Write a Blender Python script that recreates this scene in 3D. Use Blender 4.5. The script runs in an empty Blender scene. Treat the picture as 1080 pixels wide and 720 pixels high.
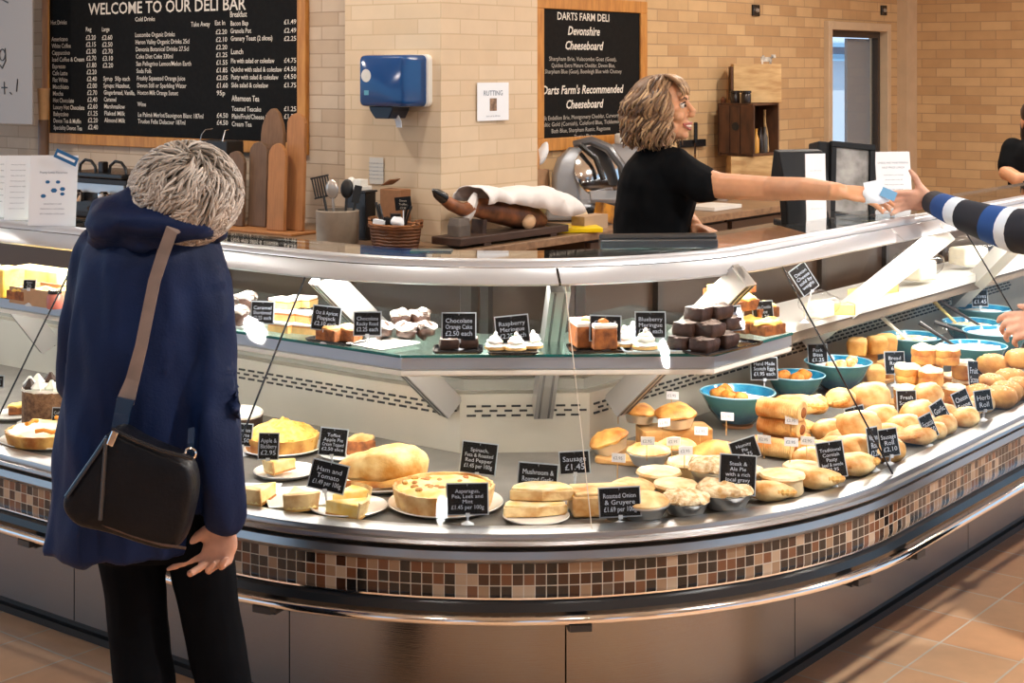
import bpy, bmesh, math, random
from mathutils import Vector as V, Matrix as M, noise
random.seed(7)
S = bpy.context.scene
COL = S.collection
PI = math.pi

# ------------------------------------------------------------------ camera
F, Y0, H = 1625.74, 72.164, 1.7          # focal length (px of a 1080 wide frame), horizon row, eye height
cd = bpy.data.cameras.new('camera'); cam = bpy.data.objects.new('camera', cd); COL.objects.link(cam)
cam.location = (0, 0, H); cam.rotation_euler = (PI/2, 0, 0)
cd.sensor_width = 36; cd.lens = F/1080*36; cd.shift_y = (Y0-360)/1080
cd.clip_start = .05; cd.clip_end = 100
S.camera = cam
vs = S.view_settings
S.display_settings.display_device = 'sRGB'
vs.view_transform = 'Standard'; vs.look = 'None'; vs.gamma = 1; vs.use_curve_mapping = False
vs.exposure = 0.18
# ------------------------------------------------------------------ world and lamps
w = bpy.data.worlds.new('world'); S.world = w; w.use_nodes = True
bg = w.node_tree.nodes['Background']; bg.inputs[0].default_value = (.50, .74, 1, 1); bg.inputs[1].default_value = 1.05
def area(name, loc, size, power, col, rot=(0, 0, 0), sy=None, spread=None, parent=None):
    l = bpy.data.lights.new(name, 'AREA'); l.energy = power; l.color = col
    l.size = size
    if sy: l.shape = 'RECTANGLE'; l.size_y = sy
    if spread: l.spread = spread
    o = bpy.data.objects.new(name, l); COL.objects.link(o); o.location = loc; o.rotation_euler = rot
    return o
WARM = (1, .92, .82); NEUT = (1, .96, .91); COOL = (.93, .97, 1)
def down(name, x, y, power, col, size=.16):
    o = area(name, (x, y, 2.95), size, power, col); o.data.shape = 'DISK'; return o
for i, (x, y, p, c) in enumerate([(-.9, 1.6, 12, NEUT), (.9, 1.4, 12, NEUT), (2.1, 2.9, 90, NEUT), (3.4, 4.2, 70, NEUT), (-2.6, 2.2, 18, NEUT), (-3.6, 4.2, 20, NEUT),
        (.35, 5.9, 14, WARM), (-.6, 6.3, 14, WARM), (-2.0, 6.9, 24, WARM), (-3.6, 7.6, 22, WARM), (1.5, 7.4, 26, WARM), (2.4, 9.0, 26, WARM), (3.6, 7.6, 30, WARM), (4.6, 9.2, 30, WARM)]):
    down('downlight' if i == 0 else 'downlight.%03d' % i, x, y, p, c)

sn = bpy.data.lights.new('sun', 'SUN'); sn.energy = 2.6; sn.angle = .02; sn.color = (1, .97, .92)
so = bpy.data.objects.new('sun', sn); COL.objects.link(so); so.location = (3, -3, 9); so.rotation_euler = V((-.39, .31, -.87)).to_track_quat('-Z', 'Y').to_euler()
# ------------------------------------------------------------------ helpers
def srgb(r, g, b):
    f = lambda c: (c/255/12.92) if c <= 10 else ((c/255+.055)/1.055)**2.4
    return (f(r), f(g), f(b))
def at(u, v, z):
    Y = (H-z)*F/(v-Y0); return V(((u-540)*Y/F, Y, z))
def atd(u, v, Y):
    return V(((u-540)*Y/F, Y, H-(v-Y0)*Y/F))

MATS = {}
def mat(name, col, rough=.5, metal=0, vary=0, vscale=30, bump=0, bscale=60, col2=None, spec=.5, sss=0, stretch=None, detail=4, coat=0, emis=None):
    if name in MATS: return MATS[name]
    m = bpy.data.materials.new(name); m.use_nodes = True; nt = m.node_tree; N = nt.nodes; L = nt.links
    b = N['Principled BSDF']
    b.inputs['Base Color'].default_value = (*col, 1); b.inputs['Roughness'].default_value = rough
    b.inputs['Metallic'].default_value = metal; b.inputs['Specular IOR Level'].default_value = spec
    if sss: b.inputs['Subsurface Weight'].default_value = sss; b.inputs['Subsurface Radius'].default_value = (.01, .004, .002)
    if coat: b.inputs['Coat Weight'].default_value = coat; b.inputs['Coat Roughness'].default_value = .08
    if emis: b.inputs['Emission Color'].default_value = (*emis[0], 1); b.inputs['Emission Strength'].default_value = emis[1]
    if vary or col2 or bump:
        tc = N.new('ShaderNodeTexCoord'); vec = tc.outputs['Object']
        if stretch:
            mp = N.new('ShaderNodeMapping'); mp.inputs['Scale'].default_value = stretch; L.new(vec, mp.inputs[0]); vec = mp.outputs[0]
    if vary or col2:
        n = N.new('ShaderNodeTexNoise'); n.inputs['Scale'].default_value = vscale; n.inputs['Detail'].default_value = detail; L.new(vec, n.inputs['Vector'])
        r = N.new('ShaderNodeValToRGB'); r.color_ramp.elements[0].position = .35; r.color_ramp.elements[1].position = .65
        c2 = col2 if col2 else [min(1, c*(1+vary)) for c in col]
        c1 = col if col2 else [c*(1-vary) for c in col]
        r.color_ramp.elements[0].color = (*c1, 1); r.color_ramp.elements[1].color = (*c2, 1)
        L.new(n.outputs['Fac'], r.inputs[0]); L.new(r.outputs[0], b.inputs['Base Color'])
    if bump:
        n2 = N.new('ShaderNodeTexNoise'); n2.inputs['Scale'].default_value = bscale; n2.inputs['Detail'].default_value = 3; L.new(vec, n2.inputs['Vector'])
        bp = N.new('ShaderNodeBump'); bp.inputs['Strength'].default_value = bump; bp.inputs['Distance'].default_value = .004
        L.new(n2.outputs['Fac'], bp.inputs['Height']); L.new(bp.outputs[0], b.inputs['Normal'])
    MATS[name] = m; return m
def glass(name, tint=(1, 1, 1), refl=1.0, ior=1.45, rough=0.02):
    if name in MATS: return MATS[name]
    m = bpy.data.materials.new(name); m.use_nodes = True; nt = m.node_tree; N = nt.nodes; L = nt.links
    N.remove(N['Principled BSDF']); out = N['Material Output']
    t = N.new('ShaderNodeBsdfTransparent'); t.inputs[0].default_value = (*tint, 1)
    g = N.new('ShaderNodeBsdfGlossy'); g.inputs['Roughness'].default_value = rough
    fr = N.new('ShaderNodeFresnel'); ge = N.new('ShaderNodeNewGeometry')     # the same mirror share for either side of a sheet
    mi = N.new('ShaderNodeMapRange'); mi.inputs[3].default_value = ior; mi.inputs[4].default_value = 1/ior; L.new(ge.outputs['Backfacing'], mi.inputs[0]); L.new(mi.outputs[0], fr.inputs['IOR'])
    mu = N.new('ShaderNodeMath'); mu.operation = 'MULTIPLY'; mu.inputs[1].default_value = refl; L.new(fr.outputs[0], mu.inputs[0])
    mx = N.new('ShaderNodeMixShader'); L.new(mu.outputs[0], mx.inputs[0]); L.new(t.outputs[0], mx.inputs[1]); L.new(g.outputs[0], mx.inputs[2])
    L.new(mx.outputs[0], out.inputs[0]); MATS[name] = m; return m
def brick(name, c1, c2, mortar, bw=.215, bh=.068, ms=.004, bump=.5, uv=False, dirty=.12):
    """coursed masonry from an object's own x (along the wall) and z (up)"""
    m = bpy.data.materials.new(name); m.use_nodes = True; nt = m.node_tree; N = nt.nodes; L = nt.links
    b = N['Principled BSDF']; b.inputs['Roughness'].default_value = .75; b.inputs['Specular IOR Level'].default_value = .3
    tc = N.new('ShaderNodeTexCoord'); sp = N.new('ShaderNodeSeparateXYZ'); L.new(tc.outputs['Object'], sp.inputs[0])
    cb = N.new('ShaderNodeCombineXYZ'); ad = N.new('ShaderNodeMath'); L.new(sp.outputs[0], ad.inputs[0]); L.new(sp.outputs[1], ad.inputs[1]); L.new(ad.outputs[0], cb.inputs[0]); L.new(sp.outputs[2], cb.inputs[1])
    br = N.new('ShaderNodeTexBrick'); L.new(cb.outputs[0], br.inputs['Vector'])
    br.inputs['Scale'].default_value = 1; br.inputs['Brick Width'].default_value = bw; br.inputs['Row Height'].default_value = bh
    br.inputs['Mortar Size'].default_value = ms; br.inputs['Mortar Smooth'].default_value = .3; br.inputs['Bias'].default_value = -.2
    br.inputs['Color1'].default_value = (*c1, 1); br.inputs['Color2'].default_value = (*c2, 1); br.inputs['Mortar'].default_value = (*mortar, 1)
    n = N.new('ShaderNodeTexNoise'); n.inputs['Scale'].default_value = 9; n.inputs['Detail'].default_value = 8; L.new(tc.outputs['Object'], n.inputs['Vector'])
    r = N.new('ShaderNodeMapRange'); r.inputs[3].default_value = 1-dirty; r.inputs[4].default_value = 1+dirty; L.new(n.outputs['Fac'], r.inputs[0])
    mx = N.new('ShaderNodeVectorMath'); mx.operation = 'SCALE'; L.new(br.outputs['Color'], mx.inputs[0]); L.new(r.outputs[0], mx.inputs['Scale'])
    L.new(mx.outputs[0], b.inputs['Base Color'])
    bp = N.new('ShaderNodeBump'); bp.inputs['Strength'].default_value = bump; bp.inputs['Distance'].default_value = .004; bp.invert = True
    L.new(br.outputs['Fac'], bp.inputs['Height']); L.new(bp.outputs[0], b.inputs['Normal'])
    MATS[name] = m; return m

class MB:
    """collects vertices and faces of ONE mesh"""
    def __init__(s): s.v = []; s.f = []; s.uv = {}; s.c = None; s.col = []
    def add(s, vs_, fs, uvs=None):
        o = len(s.v); s.v += [V(p) for p in vs_]
        for i, f in enumerate(fs):
            if uvs: s.uv[len(s.f)] = uvs[i]
            s.f.append([o+k for k in f])
            s.col.append(s.c)
        return s
    def box(s, c, d, rot=None):
        x, y, z = [k/2 for k in d]; P = [V((a*x, b*y, e*z)) for a in (-1, 1) for b in (-1, 1) for e in (-1, 1)]
        if rot: P = [rot @ p for p in P]
        return s.add([V(c)+p for p in P], [(0, 1, 3, 2), (4, 6, 7, 5), (0, 4, 5, 1), (2, 3, 7, 6), (0, 2, 6, 4), (1, 5, 7, 3)])
    def loft(s, rings, cap=True, close=True):
        n = len(rings[0]); vv = [p for r in rings for p in r]; ff = []; uu = []
        for i in range(len(rings)-1):
            for j in range(n if close else n-1):
                k = (j+1) % n
                ff.append((i*n+j, i*n+k, (i+1)*n+k, (i+1)*n+j))
                a, b = i/(len(rings)-1), (i+1)/(len(rings)-1)
                uu.append([(a, j/n), (a, (j+1)/n), (b, (j+1)/n), (b, j/n)])
        if cap:
            ff.append(tuple(reversed(range(n)))); uu.append([(0, 0)]*n)
            ff.append(tuple(range((len(rings)-1)*n, len(rings)*n))); uu.append([(1, 0)]*n)
        return s.add(vv, ff, uu)
    def tube(s, pts, rad, n=10, flat=1.0, side=None):
        pts = [V(p) for p in pts]
        if not hasattr(rad, '__len__'): rad = [rad]*len(pts)
        t = (pts[1]-pts[0]).normalized(); a = V(side) if side else (V((0, 0, 1)) if abs(t.z) < .9 else V((1, 0, 0)))
        u = (a - t*a.dot(t)).normalized(); rings = []
        for i, p in enumerate(pts):
            d = (pts[min(i+1, len(pts)-1)]-pts[max(i-1, 0)]).normalized()
            u = (u - d*u.dot(d)).normalized(); q = d.cross(u)
            rings.append([p+(u*math.cos(2*PI*k/n)*flat+q*math.sin(2*PI*k/n))*rad[i] for k in range(n)])
        return s.loft(rings)
    def lathe(s, prof, n=24, c=(0, 0, 0), sx=1, sy=1, wob=None):
        rings = []
        for i, (r, z) in enumerate(prof):
            rings.append([V(c)+V((r*sx*math.cos(2*PI*k/n)*(wob(k, i) if wob else 1), r*sy*math.sin(2*PI*k/n)*(wob(k, i) if wob else 1), z)) for k in range(n)])
        return s.loft(rings, cap=False)
    def ball(s, c, r, rot=None, nu=16, nv=10):
        if not hasattr(r, '__len__'): r = (r, r, r)
        vv = [V((0, 0, r[2]))]; ff = []
        for i in range(1, nv):
            th = PI*i/nv
            for j in range(nu):
                ph = 2*PI*j/nu; vv.append(V((r[0]*math.sin(th)*math.cos(ph), r[1]*math.sin(th)*math.sin(ph), r[2]*math.cos(th))))
        vv.append(V((0, 0, -r[2])))
        for j in range(nu): ff.append((0, 1+j, 1+(j+1) % nu))
        for i in range(nv-2):
            for j in range(nu):
                a = 1+i*nu+j; b = 1+i*nu+(j+1) % nu; ff.append((a, a+nu, b+nu, b))
        e = len(vv)-1; o = 1+(nv-2)*nu
        for j in range(nu): ff.append((o+j, e, o+(j+1) % nu))
        if rot: vv = [rot @ p for p in vv]
        return s.add([V(c)+p for p in vv], ff)
    def prism(s, pts, z0, z1):
        n = len(pts)
        vv = [V((p[0], p[1], z0)) for p in pts]+[V((p[0], p[1], z1)) for p in pts]
        return s.add(vv, [tuple(reversed(range(n))), tuple(range(n, 2*n))]+[(i, (i+1) % n, n+(i+1) % n, n+i) for i in range(n)])
    def rough(s, amp, scale, seed=0, zmin=None):
        for p in s.v:
            if zmin is not None and p.z < zmin: continue
            q = p*scale+V((seed*7.3, seed*3.1, seed))
            p += V((noise.noise(q), noise.noise(q+V((31, 0, 0))), noise.noise(q+V((0, 57, 0)))))*amp
        return s
    def xf(s, m): s.v = [m @ p for p in s.v]; return s

def link(name, me, parent, world):
    o = bpy.data.objects.new(name, me); COL.objects.link(o)
    if parent is not None:
        o.parent = parent
        if world: o.location = -parent.location
    return o
def obj(name, mb, m, parent=None, smooth=True, bevel=0, sub=0, world=False, ang=38, remesh=0, fold=None, smoothit=0):
    me = bpy.data.meshes.new(name); me.from_pydata([tuple(p) for p in mb.v], [], [tuple(f) for f in mb.f])
    if mb.uv:
        ul = me.uv_layers.new(name='uv')
        for p in me.polygons:
            u = mb.uv.get(p.index)
            if u:
                for k, li in enumerate(p.loop_indices): ul.data[li].uv = u[k]
    if mb.col and mb.col[0] is not None:
        ca = me.color_attributes.new('tone', 'FLOAT_COLOR', 'CORNER')
        for p in me.polygons:
            for li in p.loop_indices: ca.data[li].color = (*[mb.col[p.index]]*3, 1)
    bm = bmesh.new(); bm.from_mesh(me); bmesh.ops.recalc_face_normals(bm, faces=bm.faces); bm.to_mesh(me); bm.free()
    o = link(name, me, parent, world)
    if remesh:
        md = o.modifiers.new('r', 'REMESH'); md.mode = 'VOXEL'; md.voxel_size = remesh; md.use_smooth_shade = True
        if smoothit:
            sm = o.modifiers.new('s', 'SMOOTH'); sm.iterations = smoothit; sm.factor = .5
        dg = bpy.context.evaluated_depsgraph_get(); me2 = bpy.data.meshes.new_from_object(o.evaluated_get(dg))
        o.modifiers.clear(); o.data = me2; bpy.data.meshes.remove(me); me = me2; me.name = name
        if fold:
            amp, sc = fold[0], fold[1]; st = fold[2] if len(fold) > 2 else (1, 1, 1)
            for v in me.vertices:
                q = V([v.co[i]*sc*st[i] for i in range(3)])
                d = .6*noise.noise(q)+.35*noise.noise(q*2.1)-.9*abs(noise.noise(q*.8+V((5, 5, 5))))
                v.co += v.normal*d*amp
    if m is not None: me.materials.append(m)
    if smooth:
        for p in me.polygons: p.use_smooth = True
        if not remesh: me.set_sharp_from_angle(angle=math.radians(ang))
    if bevel:
        b = o.modifiers.new('b', 'BEVEL'); b.width = bevel; b.segments = 2; b.limit_method = 'ANGLE'
    if sub:
        sb = o.modifiers.new('sub', 'SUBSURF'); sb.levels = sub; sb.render_levels = sub
    return o
def tag(o, label, cat, group=None):
    o['label'] = label; o['category'] = cat
    if group: o['group'] = group
    return o
def thing(name, label, cat, loc=(0, 0, 0), rz=0, group=None):
    o = bpy.data.objects.new(name, None); COL.objects.link(o); o.location = loc; o.rotation_euler = (0, 0, rz); o.empty_display_size = .05
    return tag(o, label, cat, group)
def struct(o): o['kind'] = 'structure'; return o
def dup(root, loc, rot, label, group=None, scale=None):
    r = root.copy(); COL.objects.link(r); r.location = loc; r.rotation_euler = rot; r['label'] = label
    if group: r['group'] = group
    elif 'group' in r: del r['group']
    if scale: r.scale = scale if hasattr(scale, '__len__') else (scale,)*3
    for ch in list(root.children):
        c = ch.copy(); COL.objects.link(c); c.parent = r
        for g in list(ch.children):
            d = g.copy(); COL.objects.link(d); d.parent = c
    return r

_tc = {}
def text_polys(body, size, align='LEFT', bold=0.0, shear=0):
    k = (body, align, bold, shear)
    if k not in _tc:
        c = bpy.data.curves.new('lettering', 'FONT'); c.body = body; c.size = 1; c.align_x = align; c.resolution_u = 2; c.offset = bold; c.shear = shear
        o = bpy.data.objects.new('lettering', c); COL.objects.link(o)
        me = o.to_mesh(); _tc[k] = ([v.co.copy() for v in me.vertices], [tuple(p.vertices) for p in me.polygons])
        o.to_mesh_clear(); bpy.data.objects.remove(o); bpy.data.curves.remove(c)
    vv, ff = _tc[k]
    return [p*size for p in vv], ff
def write(mb, body, size, m, align='LEFT', bold=0.0, sx=1, shear=0):
    """adds flat lettering; m maps (x right, y up) of the line to the mesh's space"""
    vv, ff = text_polys(body, size, align, bold, shear)
    if not vv: return 0
    mb.add([m @ V((p.x*sx, p.y, 0)) for p in vv], ff)
    return max(p.x for p in vv)*sx

# ------------------------------------------------------------------ plan of the counter: two straight legs and a round corner
a_, b_ = .6471, .8987
LD = V((-math.cos(a_), math.sin(a_))); RD = V((math.cos(b_), math.sin(b_)))
NL = V((-math.sin(a_), -math.cos(a_))); NR = V((math.sin(b_), -math.cos(b_)))
RAD = .9114; TURN = math.acos(NL.dot(NR)); TL = RAD*math.tan(TURN/2)
KC = V((.1477, 3.516)); PA = KC+LD*TL; PB = KC+RD*TL; CC = PA-NL*RAD
T0 = math.atan2(NL.y, NL.x); ARC = RAD*TURN
def stn(s):
    """plan point and outward normal at distance s along the base (0..ARC is the corner)"""
    if s < 0: return PA-LD*s, NL
    if s > ARC: return PB+RD*(s-ARC), NR
    t = T0+s/RAD; n = V((math.cos(t), math.sin(t))); return CC+n*RAD, n
def P3(s, o, z):
    p, n = stn(s); q = p+n*o; return V((q.x, q.y, z))
def srange(s0, s1):
    out = [s0]; k = 28
    for x in [ARC*i/k for i in range(k+1)]:
        if s0 < x < s1: out.append(x)
    return out+[s1]
def s_at(u, o):
    """distance along the counter where the point at offset o shows in image column u"""
    best = None; lo = -4.0
    for i in range(3000):
        s = lo+i*(4.6+ARC+4)/3000; p, n = stn(s); q = p+n*o
        e = abs(540+F*q.x/q.y-u)
        if q.y > .5 and (best is None or e < best[0]): best = (e, s)
    return best[1]
SL, SR = -2.6, ARC+4.2
def sweep(mb, prof, s0=SL, s1=SR, closed=True):
    ss = srange(s0, s1); rings = [[P3(s, o, z) for o, z in prof] for s in ss]
    n = len(prof); ff = []; uu = []; vv = [p for r in rings for p in r]
    dl = [0]
    for k in range(n): 
        a, b = prof[k], prof[(k+1) % n]; dl.append(dl[-1]+math.hypot(a[0]-b[0], a[1]-b[1]))
    om = max(o for o, z in prof)
    def arc(s): return s if s < 0 else (s*(RAD+om)/RAD if s < ARC else ARC*(RAD+om)/RAD+s-ARC)
    for i in range(len(ss)-1):
        for k in range(n if closed else n-1):
            j = (k+1) % n
            ff.append((i*n+k, i*n+j, (i+1)*n+j, (i+1)*n+k))
            uu.append([(arc(ss[i]), dl[k]), (arc(ss[i]), dl[k+1]), (arc(ss[i+1]), dl[k+1]), (arc(ss[i+1]), dl[k])])
    if closed:
        ff.append(tuple(range(n))); uu.append([(0, 0)]*n); e = (len(ss)-1)*n
        ff.append(tuple(range(e, e+n))[::-1]); uu.append([(0, 0)]*n)
    return mb.add(vv, ff, uu)
def onL(u, v, o):
    """point on the upright plane parallel to the left leg at offset o, seen at pixel (u, v)"""
    k = (u-540)/F; Y = (o+PA.dot(NL))/(k*NL.x+NL.y); return atd(u, v, Y)
def onR(u, v, o):
    k = (u-540)/F; Y = (o+PB.dot(NR))/(k*NR.x+NR.y); return atd(u, v, Y)
AL = math.atan2(-LD.y, -LD.x)       # heading of a wall parallel to the left leg, rightwards in the picture
AR = math.atan2(RD.y, RD.x)
OWL, OWR = -2.85, -3.05             # wall offsets behind each leg

# ------------------------------------------------------------------ the room
def tiles(name):
    m = bpy.data.materials.new(name); m.use_nodes = True; nt = m.node_tree; N = nt.nodes; L = nt.links
    b = N['Principled BSDF']; b.inputs['Roughness'].default_value = .33; b.inputs['Specular IOR Level'].default_value = .55
    tc = N.new('ShaderNodeTexCoord'); br = N.new('ShaderNodeTexBrick'); L.new(tc.outputs['Object'], br.inputs['Vector'])
    br.offset = 0; br.inputs['Scale'].default_value = 1; br.inputs['Brick Width'].default_value = .24; br.inputs['Row Height'].default_value = .24
    br.inputs['Mortar Size'].default_value = .0035; br.inputs['Mortar Smooth'].default_value = .2
    br.inputs['Color1'].default_value = (*srgb(204, 152, 110), 1); br.inputs['Color2'].default_value = (*srgb(220, 178, 138), 1)
    br.inputs['Mortar'].default_value = (*srgb(206, 194, 178), 1)
    n = N.new('ShaderNodeTexNoise'); n.inputs['Scale'].default_value = 14; n.inputs['Detail'].default_value = 6; L.new(tc.outputs['Object'], n.inputs['Vector'])
    r = N.new('ShaderNodeMapRange'); r.inputs[3].default_value = .85; r.inputs[4].default_value = 1.12; L.new(n.outputs['Fac'], r.inputs[0])
    mx = N.new('ShaderNodeVectorMath'); mx.operation = 'SCALE'; L.new(br.outputs['Color'], mx.inputs[0]); L.new(r.outputs[0], mx.inputs['Scale'])
    L.new(mx.outputs[0], b.inputs['Base Color'])
    bp = N.new('ShaderNodeBump'); bp.inputs['Strength'].default_value = .35; bp.inputs['Distance'].default_value = .003; bp.invert = True
    L.new(br.outputs['Fac'], bp.inputs['Height']); L.new(bp.outputs[0], b.inputs['Normal'])
    return m
fo = at(1055.5, 631.4, 0)
fl = MB().box((0, 0, -.05), (30, 26, .1)); o = struct(obj('floor', fl, tiles('floor_tiles'), smooth=False)); o.location = (fo.x, fo.y, 0); o.rotation_euler.z = AR
M_BR_TAN = brick('brick_tan', srgb(204, 170, 126), srgb(180, 142, 100), srgb(172, 142, 108), bw=.235, bh=.071)
M_BR_CREAM = brick('brick_cream', srgb(212, 190, 162), srgb(204, 179, 148), srgb(196, 172, 142), bw=.28, bh=.0715, bump=.18, dirty=.07)
M_BR_PALE = brick('brick_pale', srgb(204, 184, 162), srgb(186, 162, 138), srgb(176, 154, 132), bw=.235, bh=.071, dirty=.1)
M_PLASTER = mat('ceiling_white', srgb(222, 212, 196), .8)
M_DOORFR = mat('door_paint', srgb(200, 176, 146), .5, vary=.05, vscale=8)
M_DARKFR = mat('door_dark_rebate', srgb(62, 52, 46), .5)
g_ = NL.dot(NR); det = 1-g_*g_
QA = (OWL-OWR*g_)/det; QB = (OWR-OWL*g_)/det
Q = KC+NL*QA+NR*QB
def wall(name, p, ang, boxes, m):
    mb = MB()
    for x0, x1, z0, z1 in boxes: mb.box(((x0+x1)/2, .06, (z0+z1)/2), (x1-x0, .12, z1-z0))
    o = struct(obj(name, mb, m, smooth=False)); o.location = (p.x, p.y, 0); o.rotation_euler.z = ang; return o
HT = 3.0
wall('wall_left', Q, AL, [(-6.5, 0, 0, HT)], M_BR_PALE)
rx = lambda u, v=72: (V(onR(u, v, OWR)[:2])-Q).dot(RD)
d0, d1, dc = rx(869), rx(935), rx(957)
wall('wall_back', Q, AR, [(0, d0, 0, HT), (d0, d1, 2.04, HT), (d1, dc, 0, HT)], M_BR_TAN)
QC = Q+RD*dc
wall('wall_right', QC, AL, [(0, 4.2, 0, HT)], M_BR_TAN)
# column strip in the far corner, pale plaster
mb = MB().box((dc-.09, -.04, HT/2), (.2, .08, HT)); o = struct(obj('trim_1', mb, M_DOORFR, smooth=False)); o.location = (Q.x, Q.y, 0); o.rotation_euler.z = AR
# pier
pc = onL(465, 72, -2.55)
mb = MB().box((-.3, .375, HT/2), (.6, .75, HT)); o = struct(obj('wall_pier', mb, M_BR_CREAM, smooth=False)); o.location = (pc.x, pc.y, 0); o.rotation_euler.z = AL
PIER = pc
qe = QC-LD*4.2; ql = Q+LD*6.5
mb = MB().prism([(ql.x, ql.y), (-9, -5), (9, -5), (qe.x, qe.y), (QC.x, QC.y), (Q.x, Q.y)], HT, HT+.1); struct(obj('ceiling', mb, M_PLASTER, smooth=False))
# unseen piers added behind the camera to stripe the incoming daylight and reflections
for i, (x, wd) in enumerate([(-6.8, 2.6), (-3.2, 1.9), (-.4, 1.5), (2.6, 2.0), (5.4, 1.4), (8.0, 1.8)]):
    mb = MB().box((x, -5, HT/2), (wd, .3, HT)); struct(obj('wall_light_block' if i == 0 else 'wall_light_block.%03d' % i, mb, M_BR_PALE, smooth=False))
# glazed door in the back wall
mb = MB(); W_ = d1-d0
mb.box((d0+.03, .04, 1.02), (.06, .16, 2.04)).box((d1-.03, .04, 1.02), (.06, .16, 2.04)).box(((d0+d1)/2, .04, 2.01), (W_-.12, .16, .06))
door = struct(obj('door_1', mb, M_DOORFR, smooth=False, bevel=.004)); door.location = (Q.x, Q.y, 0); door.rotation_euler.z = AR
mb = MB(); i0, i1 = d0+.06, d1-.06
mb.box((i0+.02, .05, .99), (.04, .05, 1.98)).box((i1-.02, .05, .99), (.04, .05, 1.98)).box(((i0+i1)/2, .05, 1.955), (i1-i0-.08, .05, .05)).box(((i0+i1)/2, .05, .06), (i1-i0-.08, .05, .12))
obj('door_frame', mb, M_DARKFR, door, smooth=False)
mb = MB().box(((i0+i1)/2, .05, 1.0), (i1-i0-.08, .008, 1.8)); obj('glazing', mb, glass('door_glass', (.95, .98, 1)), door, smooth=False)
sx_ = rx(905)
mb = MB().box(((sx_+i1-.04)/2, .10, 1.0), (i1-.04-sx_, .02, 1.85)); obj('side_panel', mb, mat('frosted_grey', srgb(150, 158, 168), .4), door, smooth=False)
# pale building seen through the door
oc = Q+RD*(d0+9)-NR*5.5
mb = MB().box((0, 0, 1.9), (16, .2, 3.8))
o = tag(obj('outside_building', mb, mat('pale_render', srgb(226, 230, 236), .7), smooth=False), 'pale building with a flat eave seen through the glazed door', 'building'); o.location = (oc.x, oc.y, 0); o.rotation_euler.z = AR
obj('eave', MB().box((0, -.2, 1.86), (16, .3, .10)).box((0, -.25, 2.04), (16, .4, .06)), mat('eave_blue', srgb(150, 196, 224), .6), o, smooth=False)

# ------------------------------------------------------------------ the serve-over display counter
M_STEEL = mat('brushed_steel', (.42, .42, .42), .30, 1, bump=.10, bscale=40, stretch=(1, 1, 12))
M_STEELP = mat('panel_steel', (.27, .26, .25), .2, 1, vary=.05, vscale=60, bump=.12, bscale=9, stretch=(1, 1, 60), detail=2)
M_CHROME = mat('bright_chrome', (.80, .80, .80), .10, 1)
M_ALU = mat('satin_aluminium', (.60, .64, .70), .36, .6)
M_ALUD = mat('grey_aluminium', (.56, .57, .58), .35, .8)
M_RUB = mat('black_rubber', (.010, .011, .013), .28)
M_DECK = mat('deck_steel', srgb(104, 100, 94), .58, .15, vary=.12, vscale=14)
M_RISER = mat('riser_steel', srgb(184, 178, 164), .38, .45, vary=.04, vscale=6)
M_WHITEP = mat('white_enamel', srgb(232, 230, 224), .35)
M_SLOT = mat('slot_dark', (.012, .012, .012), .6)
M_BROWNP = mat('bronze_door', srgb(58, 42, 32), .28, .0, spec=.4)
M_GLASS = glass('case_glass', (.985, .995, .99), .30)
M_TGLASS = glass('top_glass', (.93, .97, .96), 1.25)
M_SGLASS = glass('shelf_glass', (.84, .94, .92), 1.0)
M_GEDGE = mat('glass_edge_green', srgb(20, 92, 92), .15)
M_SEAL = mat('glass_seal', (.015, .016, .02), .25)
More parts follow.
